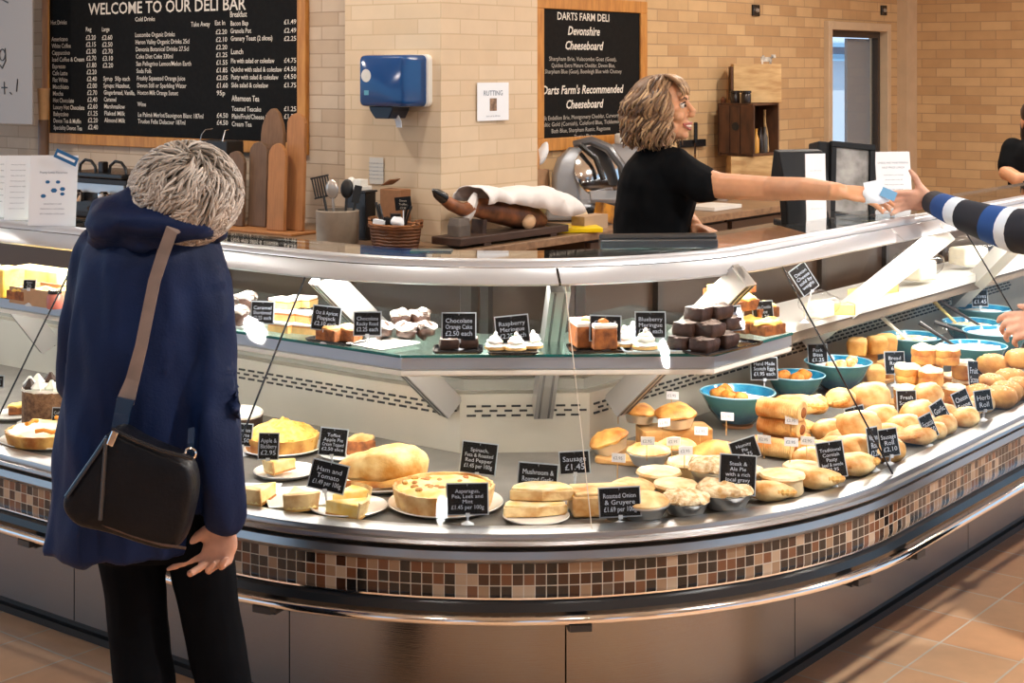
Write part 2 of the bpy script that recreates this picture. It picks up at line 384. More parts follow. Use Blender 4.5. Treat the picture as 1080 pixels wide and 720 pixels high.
def mosaic(name):
    m = bpy.data.materials.new(name); m.use_nodes = True; nt = m.node_tree; N = nt.nodes; L = nt.links
    b = N['Principled BSDF']; b.inputs['Roughness'].default_value = .18
    uv = N.new('ShaderNodeUVMap'); sc = N.new('ShaderNodeVectorMath'); sc.operation = 'SCALE'; sc.inputs['Scale'].default_value = 1/.026; L.new(uv.outputs[0], sc.inputs[0])
    fl_ = N.new('ShaderNodeVectorMath'); fl_.operation = 'FLOOR'; L.new(sc.outputs[0], fl_.inputs[0])
    wn = N.new('ShaderNodeTexWhiteNoise'); wn.noise_dimensions = '2D'; L.new(fl_.outputs[0], wn.inputs['Vector'])
    r = N.new('ShaderNodeValToRGB'); r.color_ramp.interpolation = 'CONSTANT'; e = r.color_ramp.elements
    cols = [(0, (24, 19, 17)), (.30, (60, 36, 24)), (.45, (104, 66, 44)), (.62, (36, 30, 28)), (.72, (140, 112, 88)), (.86, (166, 144, 122)), (.95, (92, 74, 60))]
    e[0].position = 0; e[0].color = (*srgb(*cols[0][1]), 1); e[1].position = cols[1][0]; e[1].color = (*srgb(*cols[1][1]), 1)
    for p, c in cols[2:]: k = e.new(p); k.color = (*srgb(*c), 1)
    L.new(wn.outputs['Value'], r.inputs[0])
    fr = N.new('ShaderNodeVectorMath'); fr.operation = 'FRACTION'; L.new(sc.outputs[0], fr.inputs[0])
    sp = N.new('ShaderNodeSeparateXYZ'); L.new(fr.outputs[0], sp.inputs[0])
    def edge(s_):
        a = N.new('ShaderNodeMath'); a.operation = 'SUBTRACT'; a.inputs[1].default_value = .5; L.new(s_, a.inputs[0])
        c = N.new('ShaderNodeMath'); c.operation = 'ABSOLUTE'; L.new(a.outputs[0], c.inputs[0]); return c.outputs[0]
    mxm = N.new('ShaderNodeMath'); mxm.operation = 'MAXIMUM'; L.new(edge(sp.outputs[0]), mxm.inputs[0]); L.new(edge(sp.outputs[1]), mxm.inputs[1])
    gt = N.new('ShaderNodeMath'); gt.operation = 'GREATER_THAN'; gt.inputs[1].default_value = .455; L.new(mxm.outputs[0], gt.inputs[0])
    mx = N.new('ShaderNodeMixRGB'); L.new(gt.outputs[0], mx.inputs[0]); L.new(r.outputs[0], mx.inputs[1]); mx.inputs[2].default_value = (*srgb(176, 166, 152), 1)
    L.new(mx.outputs[0], b.inputs['Base Color'])
    rr = N.new('ShaderNodeMath'); rr.operation = 'MULTIPLY_ADD'; rr.inputs[1].default_value = .5; rr.inputs[2].default_value = .16; L.new(gt.outputs[0], rr.inputs[0]); L.new(rr.outputs[0], b.inputs['Roughness'])
    bp = N.new('ShaderNodeBump'); bp.inputs['Distance'].default_value = .003; bp.inputs['Strength'].default_value = .5; bp.invert = True
    L.new(gt.outputs[0], bp.inputs['Height']); L.new(bp.outputs[0], b.inputs['Normal'])
    return m
base0 = P3(ARC/2, 0, 0)
ctr = thing('deli_counter', 'long round-cornered glass serve-over deli counter with steel base and brown mosaic band', 'display counter', base0)
def cp(name, mb, m, smooth=True, parent=None, **k):
    o = obj(name, mb, m, parent or ctr, smooth=smooth, world=False, **k)
    o.location = -base0 if parent is None else (0, 0, 0)
    return o
# base: kick strip, steel panels with joints
cp('kick_strip', sweep(MB(), [(.004, 0), (.004, .022), (-.01, .026), (-.01, .036), (-.003, .040), (-.003, .046), (-.1, .046), (-.1, 0)]), mat('kick_black', (.02, .018, .017), .3))
cuts = [SL]+[s_at(u, 0) for u in (78, 305, 597, 838, 1021)]+[SR]
cuts.insert(-1, cuts[-2]+1.05)
for i in range(len(cuts)-1):
    cp('base_panel', sweep(MB(), [(0, .046), (0, .47), (-.03, .47), (-.03, .046)], cuts[i]+.002, cuts[i+1]-.002), M_STEELP, ang=60)
cp('plinth_box', sweep(MB(), [(-.032, .0), (-.032, .60), (-.52, .60), (-.52, .0)]), M_SLOT)
# overhanging front: black bumper, mosaic, steel trims
cp('black_bumper', sweep(MB(), [(-.03, .452), (.30, .452), (.345, .447), (.376, .455), (.384, .470), (.376, .486), (.358, .493), (-.03, .493)]), M_RUB)
cp('lower_trim', sweep(MB(), [(.362, .4905), (.366, .493), (.366, .497), (.355, .499), (.34, .499), (.34, .4905)]), M_CHROME)
sw = MB(); sweep(sw, [(.355, .495), (.355, .573)], closed=False)
cp('mosaic_band', sw, mosaic('mosaic_tiles'))
cp('steel_apron', sweep(MB(), [(.357, .572), (.362, .575), (.366, .583), (.362, .600), (.350, .606), (.30, .606), (.30, .572)]), M_STEEL)
cp('shadow_gap', sweep(MB(), [(.346, .604), (.346, .614), (.30, .614), (.30, .604)]), M_SLOT)
cp('front_lip', sweep(MB(), [(.350, .613), (.372, .614), (.378, .619), (.374, .626), (.364, .629), (.364, .637), (.362, .641), (.335, .645), (.31, .645), (.31, .613)]), M_STEEL)
# bumper rail and its brackets
def rail_path(s0, s1):
    return [P3(s, .414, .462) for s in srange(s0, s1)]
rail = cp('bumper_rail', MB().tube(rail_path(SL, SR), .0105, 10), M_CHROME)
for s in (s_at(905, .40), s_at(964, .40), s_at(964, .40)+1.2, s_at(250, .40)+.06, -.6, -1.6, ARC*.5):
    p, n = stn(s); mb = MB(); t = V((-n.y, n.x))
    rot = M(((t.x, n.x, 0), (t.y, n.y, 0), (0, 0, 1)))
    mb.box(P3(s, .27, .437), (.05, .26, .014), rot).box(P3(s, .405, .444), (.05, .03, .016), rot)
    cp('rail_bracket', mb, mat('bracket_black', (.02, .02, .022), .4), smooth=False)
# deck and the stepped rear wall of the case
P1 = V((-.145, 4.28)); P2 = V((.2165, 4.30))
NC = V((P2.y-P1.y, -(P2.x-P1.x))).normalized()
def miter(n1, n2): b = (n1+n2).normalized(); return b/n1.dot(b)
def pst(dl=2.6, dr=4.2):
    """stations of the three-sided inner wall"""
    return [(P1+LD*dl, NL), (P1, miter(NL, NC)), (P2, miter(NC, NR)), (P2+RD*dr, NR)]
def psweep(mb, prof, st=None):
    st = st or pst(); n = len(prof)
    rings = [[V((p.x+m_.x*o, p.y+m_.y*o, z)) for o, z in prof] for p, m_ in st]
    return mb.loft(rings)
front = [P3(s, .34, .632) for s in srange(SL, SR)]
back = [V((p.x, p.y, .632)) for p, m_ in pst()]
outline = [(p.x, p.y) for p in front]+[(p.x, p.y) for p in reversed(back)]
cp('display_deck', MB().prism(outline, .617, .632), M_DECK, smooth=False)
cp('rear_riser', psweep(MB(), [(0, .63), (0, .795), (-.012, .80), (-.03, .80), (-.03, .63)]), M_RISER, smooth=False)
sl = MB()
st = pst(1.9, 3.2)
for k in range(3):
    sl = MB(); a, b = st[k][0], st[k+1][0]; t = (b-a).normalized(); n = [NL, NC, NR][k]; ln = (b-a).length
    rot = M(((t.x, n.x, 0), (t.y, n.y, 0), (0, 0, 1)))
    x = .02
    while x < ln-.03:
        for dx, z in ((0, .762), (.020, .749), (0, .736)):
            q = a+t*(x+dx+.012)+n*.0015
            if x+dx < ln-.03: sl.box((q.x, q.y, z), (.026 if z != .749 else .022, .004, .0055), rot)
        x += .0415
    cp('vent_slots_pattern', sl, M_SLOT, smooth=False)

cp('upper_groove', psweep(MB(), [(-.03, .79), (-.03, .83), (.0, .84), (-.03, .85), (.0, .86), (-.02, .87), (-.02, .885), (-.10, .885), (-.10, .79)]), mat('groove_grey', srgb(150, 148, 138), .4, .3), smooth=False)
# rear sliding doors above the shelf
cp('rear_door', psweep(MB(), [(-.155, .80), (-.155, 1.115), (-.165, 1.115), (-.165, .80)]), M_BROWNP, smooth=False)
mb = MB()
for k, (a, b, n) in enumerate(((st[0][0], st[1][0], NL), (st[1][0], st[2][0], NC), (st[2][0], st[3][0], NR))):
    t = (b-a).normalized(); rot = M(((t.x, n.x, 0), (t.y, n.y, 0), (0, 0, 1))); ln = (b-a).length
    x = ln-.02 if k == 0 else .02
    while -.01 < x < ln+.01:
        q = a+t*x-n*.145; cp('door_stile', MB().box((q.x, q.y, .958), (.03, .02, .31), rot), mat('stile_dark', srgb(48, 40, 36), .35, .2), smooth=False); x += -.55 if k == 0 else (.55 if k == 2 else .33)
cp('rear_ledge', psweep(MB(), [(-.09, 1.116), (-.09, 1.134), (-.27, 1.134), (-.27, 1.116)]), mat('ledge_grey', srgb(120, 112, 104), .25, .5), smooth=False, bevel=.002)
# sloping struts
M_STRUT = mat('strut_aluminium', (.40, .39, .37), .36, .75); M_GROOVE = mat('strut_groove', (.10, .095, .09), .5)
def beam(u0, v0, u1, v1, m1, z0=1.158, z1=.76, wd=.062, th=.052):
    p0, p1 = at(u0, v0, z0), at(u1, v1, z1); d = (p1-p0).normalized()
    sd = d.cross(V((0, 0, 1))).normalized(); up = sd.cross(d)
    # a flat bar seen edge-on: the broad face stands in the plane of the slope
    mb = MB(); L_ = (p1-p0).length; rot = M((sd, d, up)).transposed()
    mb.box((p0+p1)/2, (th, L_, wd), rot); mb.box((p0+p1)/2+up*wd*.1, (th*.55, L_, wd*1.06), rot)
    s_ = cp('strut', mb, m1, smooth=False)
    for k in (-.25, .25) if m1 is M_STRUT else ():
        g = obj('strut_groove', MB().box((p0+p1)/2-up*(wd*.5)+sd*th*k, (.006, L_*.98, .004), rot), M_GROOVE, s_, smooth=False)
    return s_
for a in ((338, 290, 475, 430), (590, 298, 572, 432), (785, 291, 650, 428), (1000, 245, 850, 362), (1092, 232, 1010, 316), (-42, 246, 52, 366)):
    beam(*a, M_WHITEP if a[0] in (1000, 1092) else M_STRUT)
# shelf: glass plate, metal front fascia, white underside
ZS = .99
fa = [V((-.275, 3.823))+LD*1.9, V((-.275, 3.823)), V((.505, 3.846)), V((.753, 4.153))]
bk = [P1+LD*1.9-NL*.10, P1-NL*.10, P2-NR*.10, P2-NR*.10+RD*.36]
cp('shelf_plate', MB().prism([(p.x, p.y) for p in fa+bk[::-1]], ZS-.008, ZS), M_SGLASS, smooth=False)
def strip(pts, z0, z1, th, m, name, inn=0):
    mb = MB()
    for a, b in zip(pts[:-1], pts[1:]):
        d = (b-a).normalized(); n = V((d.y, -d.x)); q = [a-n*inn, b-n*inn, b-n*(inn+th), a-n*(inn+th)]
        mb.prism([(p.x, p.y) for p in q], z0, z1)
    return cp(name, mb, m, smooth=False)
strip(fa, ZS-.0075, ZS-.0005, .004, M_GEDGE, 'shelf_glass_edge', -.0045)
strip(fa, ZS-.036, ZS-.0085, .012, mat('fascia_blue_steel', (.42, .50, .60), .28, .75), 'shelf_fascia')
strip(fa, ZS-.054, ZS-.037, .016, M_WHITEP, 'shelf_lower_trim', .006)
cp('shelf_tray', MB().prism([(p.x, p.y) for p in fa+bk[::-1]], ZS-.050, ZS-.040), M_WHITEP, smooth=False)
# the second, white shelf further along the right leg
ZW = .90; fb = [PB-NR*.25+RD*.36, PB-NR*.25+RD*3.4]; bb = [p-NR*.24 for p in fb]
cp('white_shelf', MB().prism([(p.x, p.y) for p in fb+bb[::-1]], ZW-.03, ZW), M_WHITEP, smooth=False)
strip(fb, ZW-.065, ZW-.031, .02, mat('shelf_painted_shadow', srgb(120, 104, 88), .5), 'white_shelf_shadow', .01)  # brown strip painted in for the shade under the white shelf
# top rail, trim and the glass top
cp('top_rail', sweep(MB(), [(.030, 1.158), (.034, 1.163), (-.012, 1.196), (-.022, 1.196), (-.06, 1.19), (-.06, 1.165)]), M_ALU)
cp('top_trim', sweep(MB(), [(-.026, 1.198), (-.032, 1.209), (-.040, 1.214), (-.075, 1.214), (-.075, 1.198)]), M_ALU)
tf = [P3(s, -.078, 1.21) for s in srange(SL, SR)]
tb = [P3(s, -.25, 1.21) for s in srange(SL, SR)]
cp('top_glass', MB().prism([(p.x, p.y) for p in tf]+[(p.x, p.y) for p in reversed(tb)], 1.2065, 1.2135), M_TGLASS, smooth=False)
# front glass: one bent pane between each pair of seams
seams = [s_at(92, .0), s_at(330, .0), s_at(594, .0), s_at(815, .0), s_at(1008, .0)]
ed = [SL]+seams+[SR]
for i in range(len(ed)-1):
    s0, s1 = ed[i]+.003, ed[i+1]-.003
    mb = MB(); sweep(mb, [(.026, 1.160), (.350, .645)], s0, s1, closed=False)
    cp('glass_pane', mb, M_GLASS)
for i, s in enumerate(seams):
    mb = MB(); r = .0026 if i != 2 else .0012
    mb.tube([P3(s, .028, 1.160), P3(s, .192, .9025), P3(s, .352, .645)], r, 8)
    cp('glass_seam', mb, M_SEAL if i != 2 else mat('pale_seam', srgb(196, 186, 172), .2))
mb = MB()
for s in (s_at(590, .02), s_at(905+38, .0)):
    p, n = stn(s); t = V((-n.y, n.x)); rot = M(((t.x, n.x, 0), (t.y, n.y, 0), (0, 0, 1)))
    cp('rail_joint', sweep(MB(), [(.0306, 1.1574), (.0347, 1.163), (-.0115, 1.1966), (-.03, 1.19)], s-.003, s+.003), M_SEAL if s < ARC else M_ALUD, smooth=False)
# tube lamps: tucked under the top rail and under the shelf
lm = mat('lamp_white', (1, 1, 1), .5, emis=((1, .96, .90), 3.0))
cp('lamp_tube', MB().tube([P3(s, -.075, 1.158) for s in srange(SL, SR)], .008, 8), lm)
def strip_lamp(s0, s1, o, z, pw, tilt, col=(1, .95, .88), n=1, wd=.04):
    for k in range(n):
        a, b = s0+(s1-s0)*k/n, s0+(s1-s0)*(k+1)/n; c = (a+b)/2
        p, nn = stn(c); ang = math.atan2(nn.y, nn.x)+PI/2
        l = bpy.data.lights.new('case_lamp', 'AREA'); l.shape = 'RECTANGLE'; l.size = (b-a)*.95; l.size_y = wd; l.energy = pw*(b-a); l.color = col
        lo = bpy.data.objects.new('case_lamp', l); COL.objects.link(lo); q = P3(c, o, z)
        lo.parent = ctr; lo.location = q-base0; lo.rotation_euler = (M.Rotation(ang, 3, 'Z') @ M.Rotation(tilt, 3, 'X')).to_euler()
strip_lamp(-2.4, 0, -.04, 1.150, 7, .0, n=2); strip_lamp(0, ARC, -.04, 1.150, 8.5, .0, n=5); strip_lamp(ARC, ARC+3, -.04, 1.150, 6, .0, n=2)
strip_lamp(-1.6, 0, -.08, .925, 3.6, .2, n=2); strip_lamp(0, ARC, -.10, .925, 3.2, .2, n=3)

# ------------------------------------------------------------------ back worktop and the things on it
Z3 = lambda p, z=0: V((p.x, p.y, z))
M_WOODT = mat('worktop_wood', srgb(150, 120, 92), .4, col2=srgb(118, 92, 70), vscale=5, stretch=(1, 6, 6))
M_WDARK = mat('dark_cabinet_wood', srgb(62, 44, 33), .45, vary=.15, vscale=12, stretch=(1, 1, .2))
def lineX(oL, oR):
    """plan point at offset oL from the left leg and oR from the right leg"""
    al = (oL-oR*g_)/det; be = (oR-oL*g_)/det; return KC+NL*al+NR*be
I_ = lineX(-2.15, -2.30)
pc2 = V((pc.x, pc.y)); pe, pl = pc2+RD*.752, pc2+LD*.602

gap = .006
W1 = Q+RD*((pe-Q).dot(RD)+gap)+NR*gap; W2 = Q+LD*((pl-Q).dot(LD)+gap)+NL*gap
farL, farR = LD*5.2, RD*4.6
poly = [I_+farL, I_, I_+farR, W1+farR-RD*.35, W1, pe+RD*gap+NR*gap, pc2+NR*gap+NL*gap, pl+NL*gap+LD*gap, W2, W2+LD*4.0]
wt = tag(obj('worktop', MB().prism([(p.x, p.y) for p in poly], .862, .90), M_WOODT, smooth=False, bevel=.004), 'wooden worktop along the back walls with its front edge turning round the pier', 'worktop')
M_KNOB = mat('knob_steel', (.7, .7, .7), .25, 1)
def cabinet(p, ang, wdt, dep, label):
    c = thing('base_cabinet', label, 'cabinet', (p.x, p.y, 0), ang, 'base cabinets under the back worktop')
    obj('body', MB().box((wdt/2, dep/2+.02, .47), (wdt-.006, dep-.02, .78)).box((wdt/2, dep/2+.05, .04), (wdt-.01, dep-.08, .08)), M_WDARK, c, smooth=False)
    for k, (z0, z1) in enumerate(((.70, .85), (.46, .69), (.10, .45))):
        d = obj('drawer', MB().box((wdt/2, .015, (z0+z1)/2), (wdt-.03, .024, z1-z0-.012)), mat('drawer_front', srgb(74, 53, 40), .4, vary=.12, vscale=14, stretch=(.3, 1, 1)), c, smooth=False, bevel=.002)
        for x in (.33, .67): obj('knob', MB().ball((wdt*x, -.008, (z0+z1)/2), (.011, .011, .011), nu=10, nv=6), M_KNOB, d)
    return c
cab = None
r0 = (pe-I_).dot(RD)+.06; l0 = (pl-I_).dot(LD)+.03
for k in range(5):
    p = I_+RD*(r0+.68*k)-NR*.03; cabinet(p, AR, .66, .66, 'dark wooden base cabinet with knobbed drawers under the worktop behind the server')
for k in range(4):
    p = I_-NL*.03+LD*(.68*(k+1)+l0); cabinet(p, AL, .66, .62, 'dark wooden base cabinet under the worktop below the menu board')

M_CHALK = mat('chalk_black', (.0055, .005, .0045), .7, vary=.25, vscale=40, spec=.15)
M_CHTXT = mat('chalk_white', srgb(226, 218, 206), .7)
M_CHTXT2 = mat('chalk_grey', srgb(186, 178, 166), .7)
M_FRAME = mat('frame_pine', srgb(204, 142, 68), .45, col2=srgb(178, 116, 52), vscale=6, stretch=(8, 8, 1.2))
def board(name, label, cat, org, ang, x0, x1, z0, z1, fr, depth=.03):
    t = thing(name, label, cat, org, ang)
    obj('panel', MB().box(((x0+x1)/2, -depth*.4, (z0+z1)/2), (x1-x0-fr, depth*.5, z1-z0-fr)), M_CHALK, t, smooth=False)
    mb = MB()
    mb.box(((x0+x1)/2, -depth/2, z0+fr/2), (x1-x0, depth, fr)).box(((x0+x1)/2, -depth/2, z1-fr/2), (x1-x0, depth, fr))
    mb.box((x0+fr/2, -depth/2, (z0+z1)/2), (fr, depth, z1-z0-2*fr)).box((x1-fr/2, -depth/2, (z0+z1)/2), (fr, depth, z1-z0-2*fr))
    obj('board_frame', mb, M_FRAME, t, smooth=False, bevel=.004)
    return t
# the big menu board on the left wall
def lx(u, v, o=OWL+.03): 
    p = onL(u, v, o); return (V((p.x, p.y))-V((Q.x, Q.y))).dot(-LD), p.z
bx0, bz0 = lx(44, 151); bx1, _ = lx(322, 140); bz0 = lx(160, 156)[1]
bt = 2.42
mbd = board('menu_board', 'big black menu board in a pine frame on the wall with the deli bar heading', 'menu board', (Q.x, Q.y, 0), AL, bx0, bx1, bz0, bt, .062)
txt = MB(); big = MB()
def putL(mb, body, u, v, h, wpx=None, bold=.0, shear=0):
    """a line of writing on the menu board whose baseline starts at pixel (u, v); h, wpx: its height and width there in pixels"""
    x, z = lx(u, v); z2 = lx(u, v-h)[1]; size = (z2-z)/.70
    vv, ff = text_polys(body, size, 'LEFT', bold); sxx = 1
    if wpx: 
        nat = max(p.x for p in vv); sxx = (lx(u+wpx, v)[0]-x)/nat
    y = -.03*.4-.0085
    write(mb, body, size, M(((1, 0, 0, x), (0, 0, 1, y), (0, 1, 0, z), (0, 0, 0, 1))), bold=bold, sx=sxx, shear=shear)
putL(big, 'WELCOME TO OUR DELI BAR', 92, 15.5, 12, 166, .012)
col1 = ['Americano', 'White Coffee', 'Cappuccino', 'Iced Coffee & Cream', 'Espresso', 'Cafe Latte', 'Flat White', 'Macchiato', 'Mocha', 'Hot Chocolate', 'Luxury Hot Chocolate', 'Babyccino', 'Devon Tea & Muffin', 'Speciality Devon Tea']
wid1 = [17, 20, 19, 34, 14, 16, 16, 17, 11, 22, 33, 16, 29, 30]
putL(txt, 'Hot Drinks', 52, 26, 4.5, 17, .01)
for i, (t, wq) in enumerate(zip(col1, wid1)): putL(txt, t, 53+i*.16, 43.5+i*7.15, 4.6, wq, .01)
p1_ = ['£2.20', '£2.15', '£2.30', '£2.70', '£1.80', '£2.20', '£2.40', '£2.00', '£2.70', '£2.40', '£2.60', '£1.25', '£2.20', '£2.40']
for i, t in enumerate(p1_): putL(txt, t, 89+i*.18, 42+i*7.25, 5, 10.5, .01)
putL(txt, 'Reg', 89, 33, 4.5, 6, .01); putL(txt, 'Large', 106, 33, 4.5, 8, .01)
for i, t in enumerate(['£2.60', '£2.50', '£2.70', '£3.10', '£2.20']): putL(txt, t, 106+i*.2, 42+i*7.3, 5, 11, .01)
for i, (t, wq) in enumerate(zip(['Syrup  50p each', 'Syrups: Hazelnut,', 'Gingerbread, Vanilla,', 'Caramel', 'Marshmallow', 'Flaked Milk', 'Almond Milk'], [28, 28, 33, 13, 22, 22, 22])): putL(txt, t, 107.5+i*.2, 85+i*7.3, 4.6, wq, .01)
putL(txt, 'Cold Drinks', 141, 22.5, 4.5, 21, .01)
colm = [('Luscombe Organic Drinks', 42), ('Heron Valley Organic Drinks 25cl', 57), ('Devonia Botanical Drinks 27.5cl', 56), ('Coke Diet Coke 330ml', 39), ('San Pellegrino Lemon/Melon Earth', 58), ('Soda Folk', 16), ('Freshly Squeezed Orange Juice', 51), ('Devon Still or Sparkling Water', 52), ('Hoxton Milk Orange Sunset', 43)]
for i, (t, wq) in enumerate(colm): putL(txt, t, 141+i*.3, 39+i*7.6, 4.7, wq, .008)
putL(txt, 'Wine', 143.5, 112, 4.7, 9, .01); putL(txt, 'Le Palmé Merlot/Sauvignon Blanc 187ml', 144, 123, 4.7, 69, .008); putL(txt, 'Trudon Felix Delacour 187ml', 144, 130, 4.7, 50, .008)
putL(txt, 'Take Away', 200, 28, 5, 20, .01); putL(txt, 'Eat In', 225, 26.5, 5, 11, .01)
for i, t in enumerate(['£2.20', '£2.10', '£2.20', '£1.25', '£1.55', '£1.85', '£2.05', '£1.60', '95p']): putL(txt, t, 226+i*.12, 36+i*8.05, 5, 12 if i < 8 else 9, .01)
putL(txt, '£4.50', 227, 124, 5, 12, .01); putL(txt, '£4.50', 227, 131.5, 5, 12, .01)
R_ = [('Breakfast', 241, 18, 18, 6), ('Bacon Bap', 241.5, 27, 19, 5), ('Granola Pot', 241.5, 35, 22, 5), ('Granary Toast (2 slices)', 241.8, 43, 44, 5), ('Lunch', 242, 57, 13, 5.5), ('Pie with salad or coleslaw', 242, 66.5, 46, 5), ('Quiche with salad & coleslaw', 242, 75.5, 54, 5), ('Pasty with salad & coleslaw', 242.2, 83.5, 50, 5), ('Side salad & coleslaw', 242.5, 92, 39, 5), ('Afternoon Tea', 243, 106.5, 29, 6), ('Toasted Teacake', 243, 117, 31, 5), ('Plain/Fruit/Cheese Scone', 243, 125, 47, 5), ('Cream Tea', 243, 133, 21, 5)]
for t, u, v, wq, h in R_: putL(txt, t, u, v, h, wq, .012)
for t, v in (('£1.49', 25.5), ('£2.49', 34.5), ('£2.25', 43), ('£4.75', 66), ('£4.50', 75), ('£4.50', 83), ('£1.75', 92), ('£1.25', 117), ('£1.75', 125)): putL(txt, t, 298, v, 5, 13, .01)
obj('heading_lettering', big, M_CHTXT, mbd, smooth=False); obj('menu_lettering', txt, M_CHTXT, mbd, smooth=False)
# the cheese board notice behind the server
def rxz(u, v, o=OWR+.03):
    p = onR(u, v, o); return (V((p.x, p.y))-V((Q.x, Q.y))).dot(RD), p.z
cx0 = rxz(566, 70)[0]; cx1 = rxz(683, 70)[0]; cz0 = rxz(620, 156.5)[1]; cz1 = rxz(620, -2)[1]
cb_ = board('chalkboard', 'black cheeseboard notice in a pine frame behind the server', 'chalkboard', (Q.x, Q.y, 0), AR, cx0, cx1, cz0, cz1, .07)
ct = MB(); cs = MB()
def putR(mb, body, u, v, h, wpx, bold=0.0, shear=0):
    x, z = rxz(u, v); z2 = rxz(u, v-h)[1]; size = (z2-z)/.70
    vv, ff = text_polys(body, size, 'LEFT', bold, shear); nat = max(p.x for p in vv); sxx = (rxz(u+wpx, v)[0]-x)/nat
    write(mb, body, size, M(((1, 0, 0, x), (0, 0, 1, -.0205), (0, 1, 0, z), (0, 0, 0, 1))), bold=bold, sx=sxx, shear=shear)
putR(ct, 'DARTS FARM DELI', 589, 20.5, 8, 55, .015); putR(ct, 'Devonshire', 600, 36.5, 9, 34, .02, .25); putR(ct, 'Cheeseboard', 597, 52, 9, 41, .02, .25)
putR(cs, 'Sharpham Brie, Vulscombe Goat (Goat),', 580.5, 64, 4.5, 71); putR(cs, 'Quickes Extra Mature Cheddar, Devon Blue,', 583, 71, 4.5, 67); putR(cs, 'Sharpham Blue (Goat), Beenleigh Blue with Chutney', 576, 77.5, 4.5, 81)
putR(ct, "Darts Farm's Recommended", 573, 99.5, 9, 86, .02, .2); putR(ct, 'Cheeseboard', 598, 114.5, 9, 40, .02, .25)
putR(cs, 'St Endellion Brie, Montgomery Cheddar, Curworthy', 575, 127, 4.5, 82); putR(cs, 'Celtic Gold (Cornish), Coleford Blue, Ticklemore', 571, 134, 4.5, 86); putR(cs, 'Bath Blue, Sharpham Rustic, Ragstone', 583, 140.5, 4.5, 62); putR(cs, 'Tasting Platter', 607, 146.5, 4.5, 23)
obj('heading_lettering', ct, M_CHTXT, cb_, smooth=False); obj('small_lettering', cs, M_CHTXT2, cb_, smooth=False)

# glossy sign with handwriting at the frame's edge
sp0 = onL(-14, 60, -2.55); t = thing('plastic_sign', 'grey glossy plastic sign with black handwriting beside the menu board', 'sign', (sp0.x, sp0.y, 0), AL)
sw_ = (V(onL(35, 60, -2.55)[:2])-V((sp0.x, sp0.y))).length; sz0 = onL(20, 131, -2.55).z
obj('sheet', MB().box((sw_/2-.15, 0, (sz0+2.5)/2), (sw_+.3, .012, 2.5-sz0)), mat('grey_gloss', srgb(150, 142, 136), .12), t, smooth=False, bevel=.003)
obj('hanger_rod', MB().tube([(sw_/2, .01, 2.45), (sw_/2, .28, 2.45)], .006, 8), M_KNOB, t)
def pen(mb, pts, r=.0035):
    mb.tube([V((x, -.008, z)) for x, z in pts], r, 6)
mk = MB(); zc = lambda v: H-(v-Y0)*sp0.y/F; xc = lambda u: (u+14)/49*sw_
pen(mk, [(xc(4+3*math.cos(a)), zc(58+6*math.sin(a))) for a in [k*.6 for k in range(11)]]); pen(mk, [(xc(7), zc(51)), (xc(7.5), zc(64)), (xc(4), zc(72)), (xc(1), zc(68))])
pen(mk, [(xc(3), zc(92)), (xc(9), zc(92))]); pen(mk, [(xc(6), zc(86)), (xc(6.5), zc(99))]); pen(mk, [(xc(20), zc(83)), (xc(19), zc(96))]); pen(mk, [(xc(12), zc(97)), (xc(14), zc(99))]); pen(mk, [(xc(3), zc(0)), (xc(10), zc(4))])
obj('handwriting', mk, mat('marker_black', (.01, .01, .01), .4), t)

# three printed sheets standing on the glass top at the left end
M_PAPER = mat('paper_white', srgb(232, 236, 242), .6); M_INK = mat('ink_grey', srgb(120, 132, 150), .7); M_INKB = mat('ink_blue', srgb(28, 96, 150), .6); M_INKD = mat('ink_dark', srgb(40, 44, 52), .6)
def sheet(name, label, cat, u0, u1, vt, vb, z, lines, yaw=None, tilt=.12, group=None, extra=None):
    p0 = at(u0, vb, z); Y = p0.y; wd = (u1-u0)*Y/F; ht = (vb-vt)*Y/F/math.cos(tilt)*1.01
    t = thing(name, label, cat, at((u0+u1)/2, vb, z), yaw if yaw is not None else math.radians(-3), group)
    R_ = M.Rotation(-tilt, 4, 'X')
    mb = MB().box((0, 0, ht/2), (wd, .0016, ht)); mb.xf(R_); obj('paper', mb, M_PAPER, t, smooth=False)
    sb = MB().box((0, .004, ht/2), (wd+.004, .003, ht+.002)); sb.xf(R_); sb.box((0, .04, .003), (wd+.004, .09, .004)); obj('stand', sb, glass('acrylic', (.97, .98, .99), .8), t, smooth=False)
    if lines:
        mk = MB()
        for body, x, y, h, m_ in lines: write(mk, body, min(h*ht, wd*1.55/len(body)), R_ @ M(((1, 0, 0, x*wd), (0, 0, 1, -.0015), (0, 1, 0, y*ht), (0, 0, 0, 1))), 'CENTER')
        obj('print', mk, M_INK, t, smooth=False)
    if extra: extra(t, wd, ht, R_)
    return t
body = lambda n, y0, dy, s=.034: [(random.choice(['fresh local produce daily', 'made here in our kitchen', 'served hot or cold', 'ask a member of the team', 'please order at the till']), 0, y0-dy*i, s, 0) for i in range(n)]
def badge(t, wd, ht, R_):
    mb = MB().box((wd*.32, -.006, ht*.97), (.075, .002, .028), M.Rotation(.42, 3, 'Y')); b = obj('blue_badge', mb, M_INKB, t, smooth=False); b['label'] = 'blue and white striped badge'
    mb = MB().box((wd*.32, -.0078, ht*.97), (.06, .001, .008), M.Rotation(.42, 3, 'Y')); obj('white_stripe', mb, M_PAPER, b, smooth=False)
    mb = MB()
    for dx, dz, s in ((-.12, .62, .05), (.1, .62, .05), (.02, .5, .07), (.2, .52, .06), (-.2, .42, .06), (.2, .45, .05)):
        mb.prism([(wd*dx+wd*s*math.cos(k*1.05), ht*dz+ht*s*.5*math.sin(k*1.05)) for k in range(6)], .0012, .0018)
    mb.xf(R_ @ M.Rotation(PI/2, 4, 'X')); obj('blue_picture', mb, M_INKB, t, smooth=False)
